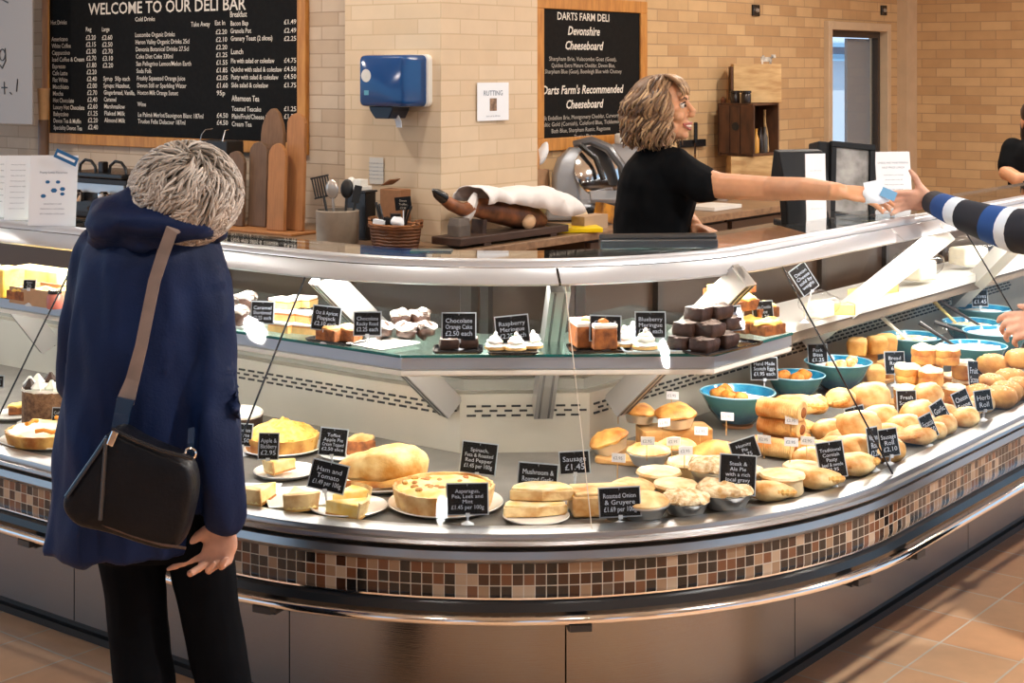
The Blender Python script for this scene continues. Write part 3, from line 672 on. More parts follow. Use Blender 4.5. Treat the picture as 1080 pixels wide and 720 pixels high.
sheet('menu_sheet', 'white printed sheet with a blue picture and blue badge on its corner', 'menu sheet', 29, 80, 165, 238, 1.2135, [('Pretty Little Favorites', 0, .74, .055, 0)]+body(3, .30, .07), extra=badge)
sheet('menu_sheet', 'narrow white price sheet half behind the sheet with the blue badge', 'menu sheet', 4, 30, 165, 232, 1.2135, body(9, .85, .085, .045))
sheet('menu_sheet', 'white printed sheet cut by the photo edge beside the narrow price sheet', 'menu sheet', -22, 8, 165, 229, 1.2135, body(7, .85, .1, .05))

# --- things along the left worktop
WT = .90
def onWT(u, v): return at(u, v, WT)
M_BOARDS = [mat('board_dark', srgb(104, 78, 58), .6, vary=.12, vscale=10, stretch=(8, 8, 1)), mat('board_mid', srgb(120, 86, 58), .6, vary=.12, vscale=10, stretch=(8, 8, 1)), mat('board_honey', srgb(166, 112, 66), .55, vary=.10, vscale=10, stretch=(8, 8, 1))]
def plank(u0, u1, vt, o, m, label, peak):
    c = onL((u0+u1)/2, 160, o); Y = c.y; wd = (u1-u0)*Y/F/math.cos(AL)*.96; ht = H-(vt-Y0)*Y/F-WT; h2 = wd/2
    pts = [(-h2, 0), (h2, 0), (h2, ht-wd*peak), (h2*.86, ht-wd*peak*.62), (h2*.5, ht-wd*peak*.18), (h2*.14, ht), (-h2*.2, ht-.004), (-h2*.55, ht-wd*peak*.22), (-h2*.9, ht-wd*peak*.66), (-h2, ht-wd*peak)]
    mb = MB().prism(pts, -.011, .011).xf(M.Rotation(-.035, 4, 'X') @ M.Rotation(PI/2, 4, 'X'))
    o_ = obj('wooden_board', mb, m, smooth=False, bevel=.004); o_.location = (c.x, c.y, WT+.014); o_.rotation_euler.z = AL
    return tag(o_, label, 'serving board', 'upright wooden boards by the menu board')
plank(236, 259, 162, -2.42, M_BOARDS[0], 'dark brown upright wooden board nearest the grey-haired customer', .45)
plank(261, 283, 152, -2.46, M_BOARDS[0], 'dark brown upright wooden board, second from the grey-haired customer', .4)
plank(281, 302, 154, -2.38, M_BOARDS[2], 'honey brown upright wooden board in front, shorter than the tallest honey one', .5)
plank(300, 321.5, 122, -2.44, M_BOARDS[2], 'tallest honey brown upright wooden board beside the utensil pot', .4)
plank(272, 300, 117, -2.53, M_BOARDS[1], 'widest dark upright wooden board standing behind the row', .8)
tr = onL(283, 244, -2.43); mb = MB().box((0, 0, .006), (.58, .2, .012)); o = tag(obj('board_tray', mb, M_BOARDS[2], smooth=False, bevel=.003), 'thin wooden tray under the upright boards', 'tray'); o.location = (tr.x-.02, tr.y, WT+.001); o.rotation_euler.z = AL
# black bag with wire handles
bp_ = onL(230, 140, -2.62); t = thing('carrier_bag', 'black box bag with thin wire handles behind the grey-haired head', 'bag', (bp_.x, bp_.y, WT), AL)
bh = H-(148-Y0)*bp_.y/F-WT
obj('bag_body', MB().loft([[V((x*a, y*a, z)) for x, y in ((-.13, -.06), (.13, -.06), (.13, .06), (-.13, .06))] for a, z in ((.9, 0), (1, .05), (1, bh))]), mat('bag_black', (.012, .012, .013), .5), t, smooth=False, bevel=.004)
for sx__ in (-1, 1):
    obj('wire_handle', MB().tube([(sx__*.085-.0, -.05, bh-.01), (sx__*.085+.004, -.04, bh+.03), (sx__*.075+.012, -.03, bh+.055), (sx__*.06+.02, .0, bh+.06)], .003, 6), M_KNOB, t)
# coffee machine behind the customer
cm = onL(112, 236, -2.35); t = thing('coffee_machine', 'dark steel coffee machine with curved top handles behind the navy hood', 'coffee machine', (cm.x, cm.y, WT), AL)
hh = H-(186-Y0)*cm.y/F-WT
M_DST = mat('dark_machine_steel', srgb(64, 56, 52), .25, .8); M_BLK = mat('gloss_black', (.012, .012, .013), .25)
obj('body', MB().box((0, .1, hh/2), (.46, .3, hh)), M_DST, t, smooth=False, bevel=.012)
obj('top_tray', MB().box((0, .08, hh+.012), (.5, .36, .024)), M_BLK, t, smooth=False, bevel=.006)
for x in (-.13, .12): obj('top_handle', MB().tube([(x-.07, -.02, hh+.02), (x-.06, -.02, hh+.06), (x-.02, -.02, hh+.085), (x+.03, -.02, hh+.08), (x+.065, -.02, hh+.05), (x+.07, -.02, hh+.02)], .008, 8), M_BLK, t)
obj('top_knob', MB().box((0, -.02, hh+.05), (.04, .04, .06)), M_DST, t, smooth=False, bevel=.006)
obj('control_strip', MB().box((0, -.056, hh-.06), (.44, .012, .05)), M_ALUD, t, smooth=False, bevel=.003)
obj('brew_panel', MB().box((0, -.054, hh*.42), (.42, .012, .12)), M_BLK, t, smooth=False, bevel=.003)
for x in (-.12, .1):
    g = obj('group_head', MB().lathe([(.03, 0), (.036, .02), (.036, .05), (.02, .06)], 14, (x, -.09, hh*.42)), M_CHROME, t)
    obj('filter_handle', MB().tube([(x, -.1, hh*.42+.01), (x+.01, -.2, hh*.42-.02)], .012, 8), M_BLK, g)
# tall stack of paper cups beside the menu board
cpz = onL(46, 110, -2.66); t = thing('cup_stack', 'stack of brown paper cups beside the menu board frame', 'paper cups', (cpz.x, cpz.y, WT))
zt = H-(92-Y0)*cpz.y/F-WT
M_CUP = mat('kraft_cup', srgb(178, 138, 96), .6, vary=.05)
prof = [(.026, zt-.20), (.036, zt-.015), (.038, zt-.012), (.038, zt-.006), (.032, zt-.006), (.024, zt-.19)]
obj('upper_cup', MB().lathe(prof, 18), M_CUP, t)
obj('dispenser_tube', MB().lathe([(.04, 0), (.042, .01), (.031, .03), (.031, zt-.19), (.024, zt-.19), (.024, .02)], 18), mat('tube_brown', srgb(92, 66, 48), .5), t)
# utensil pot
M_POT = mat('stone_pot', srgb(132, 120, 106), .6, vary=.06)
pp = onL(356, 257, -2.25); pr = 23*pp.y/F; t = tag(obj('utensil_pot', MB().lathe([(.0, 0), (pr*.9, 0), (pr*.97, .01), (pr, .15), (pr*.92, .155), (pr*.86, .02), (0, .015)], 28), M_POT), 'grey stoneware pot full of kitchen utensils beside the basket', 'utensil pot'); t.location = (pp.x, pp.y, WT)
def tool(name, label, cat, dx, dy, lx_, ly_, ln, head, m):
    b = V((pp.x+dx, pp.y+dy, WT+.03)); d = V((lx_, ly_, 1)).normalized()
    o = tag(obj(name, MB(), None), label, cat)
    bpy.data.objects.remove(o)
    mb = MB().tube([b, b+d*ln], .006, 8)
    ax = V((0, 1, 0)); sd = d.cross(ax).normalized(); nn_ = sd.cross(d); R3 = M((sd, nn_, d)).transposed(); e = b+d*ln
    if head == 'slot':
        for k in range(-3, 4): mb.box(e+d*.045+sd*k*.012, (.007, .004, .095), R3)
        mb.box(e+d*.0, (.086, .004, .008), R3).box(e+d*.092, (.086, .004, .008), R3)
    elif head == 'spoon': mb.ball(e+d*.04, (.03, .01, .045), R3, 14, 8)
    else: mb.box(e+d*.03, (.035, .006, .08), R3)
    o = tag(obj(name, mb, m), label, cat, 'utensils in the stone pot'); return o
M_UB = mat('utensil_black', (.014, .014, .015), .35); M_UW = mat('utensil_steel', srgb(196, 190, 184), .2, .6)
tool('slotted_spatula', 'black slotted spatula leaning out of the grey pot', 'spatula', -.02, -.03, -.22, .05, .19, 'slot', M_UB)
tool('serving_spoon', 'shiny steel serving spoon upright in the grey pot', 'spoon', -.005, -.02, -.08, 0, .18, 'spoon', M_UW)
tool('ladle', 'black ladle standing in the grey pot', 'ladle', .03, .0, .05, .1, .18, 'spoon', M_UB)
tool('turner', 'black flat turner at the right side of the grey pot', 'turner', .05, -.02, .2, .05, .17, 'flat', M_UB)
# boxes behind
def carton(name, label, cat, u0, u1, vt, o, m, extra=0):
    c = onL((u0+u1)/2, 200, o); wd = (u1-u0)*c.y/F*.9; ht = H-(vt-Y0)*c.y/F-WT
    t = thing(name, label, cat, (c.x, c.y, WT), AL); d = wd*.6
    obj('box_body', MB().box((0, 0, ht/2), (wd, d, ht)), m, t, smooth=False, bevel=.004)
    return t, wd, d, ht
t, wd, d, ht = carton('black_box', 'matt black open box behind the utensil pot', 'box', 366, 396, 202, -2.44, M_BLK)
obj('rim', MB().box((0, 0, ht+.004), (wd+.01, d+.01, .008)), M_UB, t, smooth=False)
t2 = obj('price_tag_dispenser', MB().box((0, 0, .01), (.11, .07, .02)).box((.01, .0, .035), (.06, .05, .03)).ball((-.025, -.02, .04), .02), M_WHITEP, None, smooth=False, bevel=.003); c_ = onL(378, 200, -2.44); t2.location = (c_.x, c_.y, WT+ht+.008); t2.rotation_euler.z = AL
tag(t2, 'small white label dispenser sitting on the matt black box', 'dispenser')
t, wd, d, ht = carton('cardboard_box', 'brown cardboard box with a raised flap behind the basket', 'box', 401, 433, 199, -2.46, mat('cardboard', srgb(142, 98, 64), .75, vary=.08))
obj('flap', MB().box((-wd*.22, 0, ht+.03), (wd*.45, d, .004), M.Rotation(-.5, 3, 'Y')), mat('cardboard', (0, 0, 0)), t, smooth=False)
nl = onL(397, 190, -2.545); t = thing('wall_notice', 'small pale notice stuck to the pier above the black box', 'notice', (nl.x, nl.y, 0), AL)
z0, z1 = H-(194-Y0)*nl.y/F, H-(166-Y0)*nl.y/F
obj('paper', MB().box((0, 0, (z0+z1)/2), (.088, .002, z1-z0)), mat('paper_grey', srgb(206, 202, 194), .7), t, smooth=False)
mk = MB()
for k in range(5): write(mk, 'wash hands before work', .0095, M(((1, 0, 0, 0), (0, 0, 1, -.002), (0, 1, 0, z1-.03-.018*k), (0, 0, 0, 1))), 'CENTER')
obj('print', mk, M_INK, t, smooth=False)
# wicker basket
def wicker(name, c1, c2):
    m = mat(name, c1, .6, col2=c2, vscale=20)
    nt = m.node_tree; N = nt.nodes; L = nt.links; tc = N.new('ShaderNodeTexCoord'); wv = N.new('ShaderNodeTexWave'); wv.bands_direction = 'Z'; wv.inputs['Scale'].default_value = 22; wv.inputs['Distortion'].default_value = 3
    L.new(tc.outputs['Object'], wv.inputs['Vector']); bp = N.new('ShaderNodeBump'); bp.inputs['Distance'].default_value = .006; L.new(wv.outputs['Fac'], bp.inputs['Height']); L.new(bp.outputs[0], N['Principled BSDF'].inputs['Normal']); return m
bk_ = onL(417, 265, -2.27); br_ = 31*bk_.y/F
t = thing('wicker_basket', 'brown wicker basket of packets beside the utensil pot', 'basket', (bk_.x, bk_.y, WT), AL)
hb = .098
obj('basket_body', MB().lathe([(0, .004), (br_*.86, 0), (br_*.93, .03), (br_, hb), (br_*.92, hb), (br_*.84, .02), (0, .016)], 30, sy=.72), wicker('wicker', srgb(120, 74, 40), srgb(88, 52, 28)), t)
obj('rim', MB().tube([(br_*.98*math.cos(k*PI/16), br_*.71*math.sin(k*PI/16), hb+.004) for k in range(33)], .010, 8), wicker('wicker_rim', srgb(150, 96, 52), srgb(112, 68, 36)), t)
for x in (-1, 1): obj('basket_handle', MB().tube([(x*br_*.95, -.03, hb), (x*br_*1.05, -.02, hb+.03), (x*br_*1.05, .02, hb+.03), (x*br_*.95, .03, hb)], .008, 8), mat('wicker_rim', (0, 0, 0)), t)
BK = M.Translation((bk_.x, bk_.y, WT)) @ M.Rotation(AL, 4, 'Z')
def packet(name, label, cat, x, y, z, mb, m, rot=(0, 0, 0)):
    o = tag(obj(name, mb, m), label, cat, 'packets in the wicker basket'); o.location = BK @ V((x, y, z)); o.rotation_euler = (rot[0], rot[1], rot[2]+AL); return o
jar = [(0, 0), (.026, 0), (.028, .01), (.028, .07), (.022, .08), (.024, .085), (.024, .1), (0, .1)]
packet('jar', 'dark jar standing in the wicker basket nearest the utensil pot', 'jar', -br_*.55, .0, .02, MB().lathe(jar, 16), M_UB)
packet('jar', 'dark lidded jar in the wicker basket behind the black packet', 'jar', -br_*.2, .03, .02, MB().lathe([(r, z*1.3) for r, z in jar], 16), M_UB)
packet('food_packet', 'black crumpled packet at the middle of the wicker basket', 'packet', -br_*.05, -.03, .085, MB().box((0, 0, 0), (.06, .03, .10)).rough(.008, 40), M_BLK, (.1, .25, .1))
packet('food_packet', 'white folded packet lying at the front of the wicker basket', 'packet', -br_*.36, -.05, .115, MB().box((0, 0, 0), (.06, .025, .025)), M_PAPER, (0, .1, .2))
packet('food_packet', 'white crumpled packet under the small sign in the wicker basket', 'packet', br_*.42, -.045, .125, MB().ball((0, 0, 0), (.035, .02, .02)).rough(.008, 40), M_PAPER, (0, .2, .3))
for k in (-1, 1): packet('tongs' if k < 0 else 'tongs', 'black tongs standing in the wicker basket, tip towards the %s' % ('pot' if k < 0 else 'ham stand'), 'tongs', -br_*.02+.05*k, -.02, .03, MB().tube([(0, 0, 0), (.02*k, 0, .1), (.045*k, 0, .17)], .007, 8).tube([(.01, 0, 0), (.02*k+.016, 0, .1), (.045*k+.02, 0, .165)], .005, 8), M_UB)
bsg = thing('price_card', 'small black price card standing in the wicker basket', 'price card', BK @ V((br_*.55, -.03, .06)), AL+.3)
obj('card_face', MB().box((0, 0, .145), (.078, .003, .058), M.Rotation(-.12, 3, 'Y')), mat('card_black_matt', (.006, .006, .007), .5, spec=.2), bsg, smooth=False); obj('stem', MB().tube([(0, .002, 0), (0, .003, .13)], .003, 6), M_PAPER, bsg)
mk = MB()
for k in range(3): write(mk, ['Devon', 'Truffles', '£3.50'][k], .013, M(((1, 0, 0, 0), (0, 0, 1, -.0022), (0, 1, 0, .153-.016*k), (0, 0, 0, 1))), 'CENTER')
obj('lettering', mk, M_CHTXT2, bsg, smooth=False)
packet('jar', 'small brown jar at the far end of the wicker basket', 'jar', br_*.50, .02, .03, MB().lathe([(r*.8, z*.8) for r, z in jar], 14), mat('jar_brown', srgb(92, 52, 30), .3))

# ------------------------------------------------------------------ blue towel dispenser and notice on the pier
def pier_face(left):
    return (pc2, AL) if left else (pc2, AR)
dv = onL(430, 90, -2.55); k_ = dv.y/F
zt, zb = H-(58-Y0)*k_, H-(112-Y0)*k_; wd = 50*k_/math.cos(AL); xc_ = (V((dv.x, dv.y))-pc2).dot(-LD)
t = thing('towel_dispenser', 'blue paper towel dispenser on the pier with a towel end hanging out', 'towel dispenser', (pc.x, pc.y, 0), AL)
hz = zt-zb; dp = .19
def rrect(x0, x1, z0, z1, r, n=5):
    out = []
    for cx, cz, a0 in ((x1-r, z1-r, 0), (x0+r, z1-r, PI/2), (x0+r, z0+r, PI), (x1-r, z0+r, 1.5*PI)):
        out += [(cx+r*math.cos(a0+PI/2*i/n), cz+r*math.sin(a0+PI/2*i/n)) for i in range(n+1)]
    return out
M_BLUE = mat('dispenser_blue', srgb(14, 62, 116), .14, spec=.6)
rings = []
for y, sc in ((-.03, 1), (-dp*.8, 1), (-dp*.95, .97), (-dp, .90)):
    rings.append([V((xc_+(x)*sc, y, (zt+zb)/2+z*sc)) for x, z in rrect(-wd/2, wd/2, -hz/2, hz/2, .025)])
obj('cover', MB().loft(rings), M_BLUE, t, ang=50)
obj('back_plate', MB().loft([[V((xc_+x, y, (zt+zb)/2+z)) for x, z in rrect(-wd/2-.004, wd/2+.012, -hz/2, hz/2+.002, .025)] for y in (-.001, -.03)]), M_WHITEP, t, smooth=False)
rings = [[V((xc_-.02+x*s, y, z)) for x, y in ((-.09, -.15), (.06, -.15), (.06, -.03), (-.09, -.03))] for s, z in ((1, zb+.002), (.9, zb-.02), (.55, zb-.055))]
obj('outlet', MB().loft(rings), mat('outlet_navy', srgb(10, 24, 44), .3), t, smooth=False, bevel=.004)
obj('towel_end', MB().loft([[V((xc_+x+.02*i, -.10+.012*math.sin(i*2+x*30), zb-.035-.03*i)) for x in (-.02, -.007, .006, .02)]+[V((xc_+x+.02*i, -.096+.012*math.sin(i*2+x*30), zb-.035-.03*i)) for x in (.02, .006, -.007, -.02)] for i in range(3)]), M_PAPER, t)
obj('round_badge', MB().lathe([(0, 0), (.03, 0), (.03, .004), (0, .005)], 20).xf(M.Translation((xc_-wd*.32, -dp+.004, zb+hz*.6)) @ M.Rotation(PI/2, 4, 'X')), mat('badge_grey', srgb(206, 204, 198), .4), t)
obj('lock', MB().lathe([(0, 0), (.012, 0), (.012, .004), (0, .005)], 12).xf(M.Translation((xc_+wd*.38, -dp*.97, zb+hz*.5)) @ M.Rotation(PI/2, 4, 'X')), M_BLK, t)
obj('level_window', MB().box((xc_-wd*.31, -dp+.002, zb+hz*.27), (.028, .006, .022)), mat('window_teal', srgb(90, 150, 170), .2), t, smooth=False)

def onPR(u, v):      # point on the pier's right face
    d = RD; k = (u-540)/F; tt = (k*pc.y-pc.x)/(d.x-k*d.y); q = pc2+d*tt; return atd(u, v, q.y), tt
a0_, x0_ = onPR(503, 107); a1_, x1_ = onPR(536, 107); zt = onPR(520, 87)[0].z; zb = onPR(520, 127)[0].z
t = thing('paper_notice', 'white paper notice with a small dark picture on the pale pier face', 'notice', (pc.x, pc.y, 0), AR)
xm = (x0_+x1_)/2
obj('paper', MB().box((xm, -.002, (zt+zb)/2), (x1_-x0_, .002, zt-zb)), M_PAPER, t, smooth=False)
mk = MB(); mR = lambda z: M(((1, 0, 0, xm), (0, 0, 1, -.0036), (0, 1, 0, z), (0, 0, 0, 1)))
write(mk, 'RUTTING', .034, mR(zb+(zt-zb)*.66), 'CENTER', .01); write(mk, 'please ask the deli team', .011, mR(zb+(zt-zb)*.1), 'CENTER')
obj('print', mk, M_INK, t, smooth=False)
obj('picture', MB().box((xm, -.0032, zb+(zt-zb)*.42), (.052, .001, .06)), mat('picture_brown', srgb(70, 48, 34), .5, col2=srgb(160, 130, 104), vscale=30), t, smooth=False)

# ------------------------------------------------------------------ ham carving stand in front of the pier
hb_ = onR(484, 262, -2.42); he_ = onR(640, 247, -2.42)
HO = V((hb_.x, hb_.y)); hd = (V((he_.x, he_.y))-HO); HL = hd.length; hang = math.atan2(hd.y, hd.x)
t = thing('ham_stand', 'dark wooden ham carving stand with a grey post on the worktop before the pier', 'ham stand', (HO.x, HO.y, WT+.002), hang)
M_HW = mat('ham_wood', srgb(66, 46, 36), .5, vary=.15, vscale=8, stretch=(1, 6, 6)); M_POST = mat('ham_post', srgb(110, 100, 92), .55, vary=.1)
px = lambda u: (onR(u, 250, -2.42).xy-HO).dot(hd)/HL
pz = lambda u, v: onR(u, v, -2.42).z-WT
obj('base_plank', MB().box(((px(470)+px(585))/2, 0, .03), (px(585)-px(470), .17, .035)), M_HW, t, smooth=False, bevel=.004)
for u_ in (500, 570): obj('plank_foot', MB().box((px(u_), 0, .006), (.05, .16, .012)), M_HW, t, smooth=False)
obj('post', MB().loft([[V((px(484)+x*s, y*s, z)) for x, y in ((-.04, -.035), (.04, -.035), (.04, .035), (-.04, .035))] for s, z in ((1, .0), (1, pz(484, 238)), (.8, pz(484, 230)))]), M_POST, t, smooth=False, bevel=.004)
obj('upright', MB().box((px(505), 0, pz(505, 242)), (.03, .07, .09), M.Rotation(.12, 3, 'Y')), M_HW, t, smooth=False, bevel=.003)
M_HAM = mat('ham_meat', srgb(92, 58, 38), .45, col2=srgb(150, 92, 56), vscale=14, bump=.4, bscale=30)
ham = thing('cured_ham', 'cured ham leg with a black hoof clamped on the carving stand', 'ham', (HO.x, HO.y, WT), hang)
hm = MB().tube([(px(464), 0, pz(464, 207)), (px(474), 0, pz(474, 214)), (px(488), 0, pz(488, 222)), (px(500), 0, pz(500, 219)), (px(518), 0, pz(518, 222)), (px(545), 0, pz(545, 228)), (px(562), 0, pz(562, 230)), (px(572), 0, pz(572, 232))], [.02, .026, .030, .042, .056, .060, .050, .03], 16).rough(.012, 14)
obj('meat', hm, M_HAM, ham)
obj('hoof', MB().tube([(px(468), 0, pz(468, 209)), (px(461), 0, pz(461, 204)), (px(456.5), 0, pz(456.5, 200))], [.027, .022, .006], 12), M_BLK, ham)
obj('cut_face', MB().ball((px(548), -.055, pz(548, 233)), (.05, .02, .036)), mat('ham_fat', srgb(206, 170, 132), .4, vary=.08), ham)
ck = MB().tube([(px(490), -.01, pz(490, 231)), (px(494), -.01, pz(494, 222)), (px(497), -.01, pz(497, 213)), (px(500), -.01, pz(500, 204))], [.02, .024, .024, .014], 10).rough(.01, 30)
obj('white_wrap', ck, mat('cloth_white', srgb(226, 222, 220), .8), ham)
# white cloth draped over the ham
vv = []; nx, ny = 26, 14
tops = [(496, 200), (510, 199), (525, 205), (540, 201), (555, 200), (572, 201), (588, 205), (598, 214)]; bots = [(494, 214), (510, 212), (525, 214), (540, 216), (555, 218), (568, 226), (580, 229), (596, 222)]
def ip(tab, f): k = min(int(f), len(tab)-2); w_ = f-k; return tuple(tab[k][i]*(1-w_)+tab[k+1][i]*w_ for i in (0, 1))
rings = []
for i in range(nx+1):
    f = i/nx*(len(tops)-1); tu = ip(tops, f); bu = ip(bots, f); r = []
    x = px(tu[0]); zt_, zb_ = pz(*tu)+.02, pz(*bu)
    for j in range(ny+1):
        a = PI*j/ny; r.append(V((x+.006*math.sin(j*1.7+i), -math.cos(a)*(.10+.012*math.sin(i*1.3+j*.5)), zb_+(zt_-zb_)*math.sin(a)**.6)))
    rings.append(r)
mb = MB().loft(rings, cap=False, close=False).rough(.012, 12)
o = tag(obj('white_cloth', mb, mat('cloth_white', (0, 0, 0))), 'white cloth draped over the cured ham on its stand', 'cloth'); o.location = (HO.x, HO.y, WT); o.rotation_euler.z = hang
sd_ = o.modifiers.new('s', 'SOLIDIFY'); sd_.thickness = .004
# yellow tray / cutter on the worktop
yb = onR(603, 245, -2.42); t = tag(obj('yellow_chopping_board', MB().box((0, 0, .012), (58*yb.y/F/math.cos(AR)*.62, .22, .024)), mat('yellow_plastic', srgb(240, 206, 10), .35), smooth=False, bevel=.005), 'bright yellow plastic chopping board on the worktop beside the ham stand', 'chopping board'); t.location = (yb.x, yb.y, WT+.002); t.rotation_euler.z = AR-.75
# steel slicer with its table
sb = onR(617, 226, -2.72); t = thing('meat_slicer', 'silver meat slicer with a slanting blade guard below the cheeseboard notice', 'meat slicer', (sb.x, sb.y, WT), AR-.9)
q = sb.y/F; M_SIL = mat('cast_silver', srgb(176, 182, 190), .35, .6)
obj('base', MB().box((0, 0, .05), (.42, .3, .09)), M_SIL, t, smooth=False, bevel=.015)
obj('motor_column', MB().loft([[V((x*s-.1+dx, y*s, z)) for x, y in rrect(-.075, .075, -.08, .08, .03)] for s, z, dx in ((1, .09, 0), (1, .24, .0), (.9, .32, .02), (.5, .38, .05))]), M_SIL, t)
obj('blade', MB().lathe([(0, 0), (.135, .0), (.14, .004), (.135, .008), (0, .02)], 36).xf(M.Translation((.07, -.05, .26)) @ M.Rotation(PI/2-.25, 4, 'X') @ M.Rotation(.35, 4, 'Y')), M_CHROME, t)
obj('blade_guard', MB().tube([(-.06, -.03, .40), (.03, -.05, .42), (.12, -.06, .38), (.19, -.07, .29), (.2, -.07, .18)], [.03, .04, .045, .04, .03], 10, flat=.6), mat('guard_grey', srgb(120, 122, 126), .3, .6), t)
obj('carriage', MB().box((.12, -.14, .13), (.2, .12, .03), M.Rotation(.3, 3, 'X')), M_SIL, t, smooth=False, bevel=.006)
obj('handle', MB().tube([(-.03, -.1, .40), (.05, -.13, .33), (.09, -.15, .22)], .016, 10), M_BLK, t)
obj('thickness_knob', MB().lathe([(0, 0), (.03, 0), (.03, .03), (0, .035)], 16).xf(M.Translation((.02, -.155, .05)) @ M.Rotation(PI/2, 4, 'X')), M_BLK, t)
# stainless sheet behind the slicer
sp_ = onR(648, 190, -2.93); t = tag(obj('splash_panel', MB().box((0, 0, (H-(152-Y0)*sp_.y/F-WT)/2), (.62, .012, H-(152-Y0)*sp_.y/F-WT)), mat('panel_matt', srgb(176, 178, 180), .45, .5), smooth=False, bevel=.003), 'pale steel splash panel standing behind the meat slicer', 'panel'); t.location = (sp_.x-.02, sp_.y, WT+.001); t.rotation_euler.z = AR
cpn = onR(654, 155, -2.965)
t = tag(obj('white_cable_box', MB().box((0, 0, .03), (.17, .05, .06)), M_WHITEP, smooth=False, bevel=.012), 'white plastic box fixed on the wall beside the server\'s hair', 'wall box'); t.location = (cpn.x+.03, cpn.y-.03, H-(151-Y0)*cpn.y/F); t.rotation_euler.z = AR
# paper-wrapped bread behind the pier edge
bg_ = onR(566, 200, -2.92); t = thing('paper_sack', 'brown paper sack of bread half hidden behind the pier edge', 'paper bag', (bg_.x-.02, bg_.y, WT), AR)
hgt = H-(178-Y0)*bg_.y/F-WT
obj('sack', MB().loft([[V((x*s, y*s, z)) for x, y in rrect(-.08, .08, -.06, .06, .02, 3)] for s, z in ((.95, .0), (1, .03), (1, hgt*.8), (.97, hgt))]).rough(.012, 12), mat('kraft', srgb(176, 138, 104), .75, vary=.06), t, ang=60)
obj('loaf', MB().ball((-.02, 0, hgt+.05), (.05, .045, .13)).rough(.008, 20), mat('crust', srgb(176, 116, 66), .6, col2=srgb(206, 156, 104), vscale=12), t)
obj('white_paper', MB().ball((.055, -.02, hgt+.08), (.028, .03, .07), M.Rotation(.5, 3, 'Y')).rough(.012, 24), M_PAPER, t)
# small worktop bits right of the slicer
def small(name, label, cat, u, v, o, mb, m, rz=AR):
    p = onR(u, v, o); t = tag(obj(name, mb, m, smooth=True, ang=40), label, cat); t.location = (p.x, p.y, WT+.001); t.rotation_euler.z = rz; return t
small('cream_pot', 'small cream coloured pot in front of the meat slicer', 'pot', 612, 224, -2.50, MB().lathe([(0, 0), (.035, 0), (.042, .03), (.042, .06), (.03, .085), (0, .09)], 16), mat('cream', srgb(226, 206, 170), .4))
small('orange_packet', 'orange and brown packet lying by the server\'s back', 'packet', 638, 213, -2.46, MB().box((0, 0, .06), (.12, .05, .09), M.Rotation(.25, 3, 'Y')), mat('packet_orange', srgb(206, 140, 40), .4, col2=srgb(110, 70, 34), vscale=14))
small('brown_carton', 'low brown carton under the meat slicer at the worktop edge', 'carton', 622, 238, -2.40, MB().box((0, .0, .035), (.2, .08, .07)), mat('cardboard_pale', srgb(176, 150, 124), .75))
small('white_tray', 'flat white tray on the worktop under the server\'s arm', 'tray', 752, 219, -2.5, MB().box((0, 0, .012), (.3, .2, .02)), M_WHITEP)
small('glass_jar', 'small glass jar with a silver lid behind the server\'s sleeve', 'jar', 760, 190, -2.75, MB().lathe([(0, 0), (.045, 0), (.048, .02), (.048, .11), (.04, .13), (.046, .135), (.046, .16), (0, .165)], 18), mat('jar_metal', srgb(180, 174, 168), .2, .5))
# magnetic knife rack with a knife
kr = onR(728, 151, OWR); mw = 32*kr.y/F/math.cos(AR)
t = tag(obj('knife_rack', MB().box((0, -.012, 0), (mw, .024, .045)), M_BLK, smooth=False, bevel=.003), 'black magnetic knife rack on the brick wall behind the server\'s chin', 'knife rack'); t.location = kr; t.rotation_euler.z = AR
kn = onR(732.5, 150, OWR+.027); t = thing('kitchen_knife', 'black-handled knife hanging upright on the magnetic rack', 'knife', kn, AR)
obj('handle', MB().box((0, -.008, .06), (.026, .018, .13)), M_BLK, t, smooth=False, bevel=.005)
obj('blade', MB().loft([[V((x, -.004+y, z)) for x, y in ((-.012*s, 0), (.012*s, 0), (.012*s, .002), (-.012*s, .002))] for s, z in ((1, -.005), (1, -.12), (.1, -.17))]), M_CHROME, t, smooth=False)
# wall sockets / sensors high on the wall
for i, (u, v, lb) in enumerate([(796, 11, 'black square wall fitting high on the brick above the crates'), (931, 11, 'black square wall fitting above the glazed door')]):
    p = onR(u, v, OWR); t = thing('wall_fitting', lb, 'wall fitting', p, AR)
    obj('plate', MB().box((0, -.008, 0), (.088, .016, .075)), M_BLK, t, smooth=False, bevel=.003)
    obj('lens', MB().lathe([(0, 0), (.016, 0), (.013, .012), (0, .014)], 14).xf(M.Translation((0, -.016, 0)) @ M.Rotation(PI/2, 4, 'X')), M_ALUD, t)

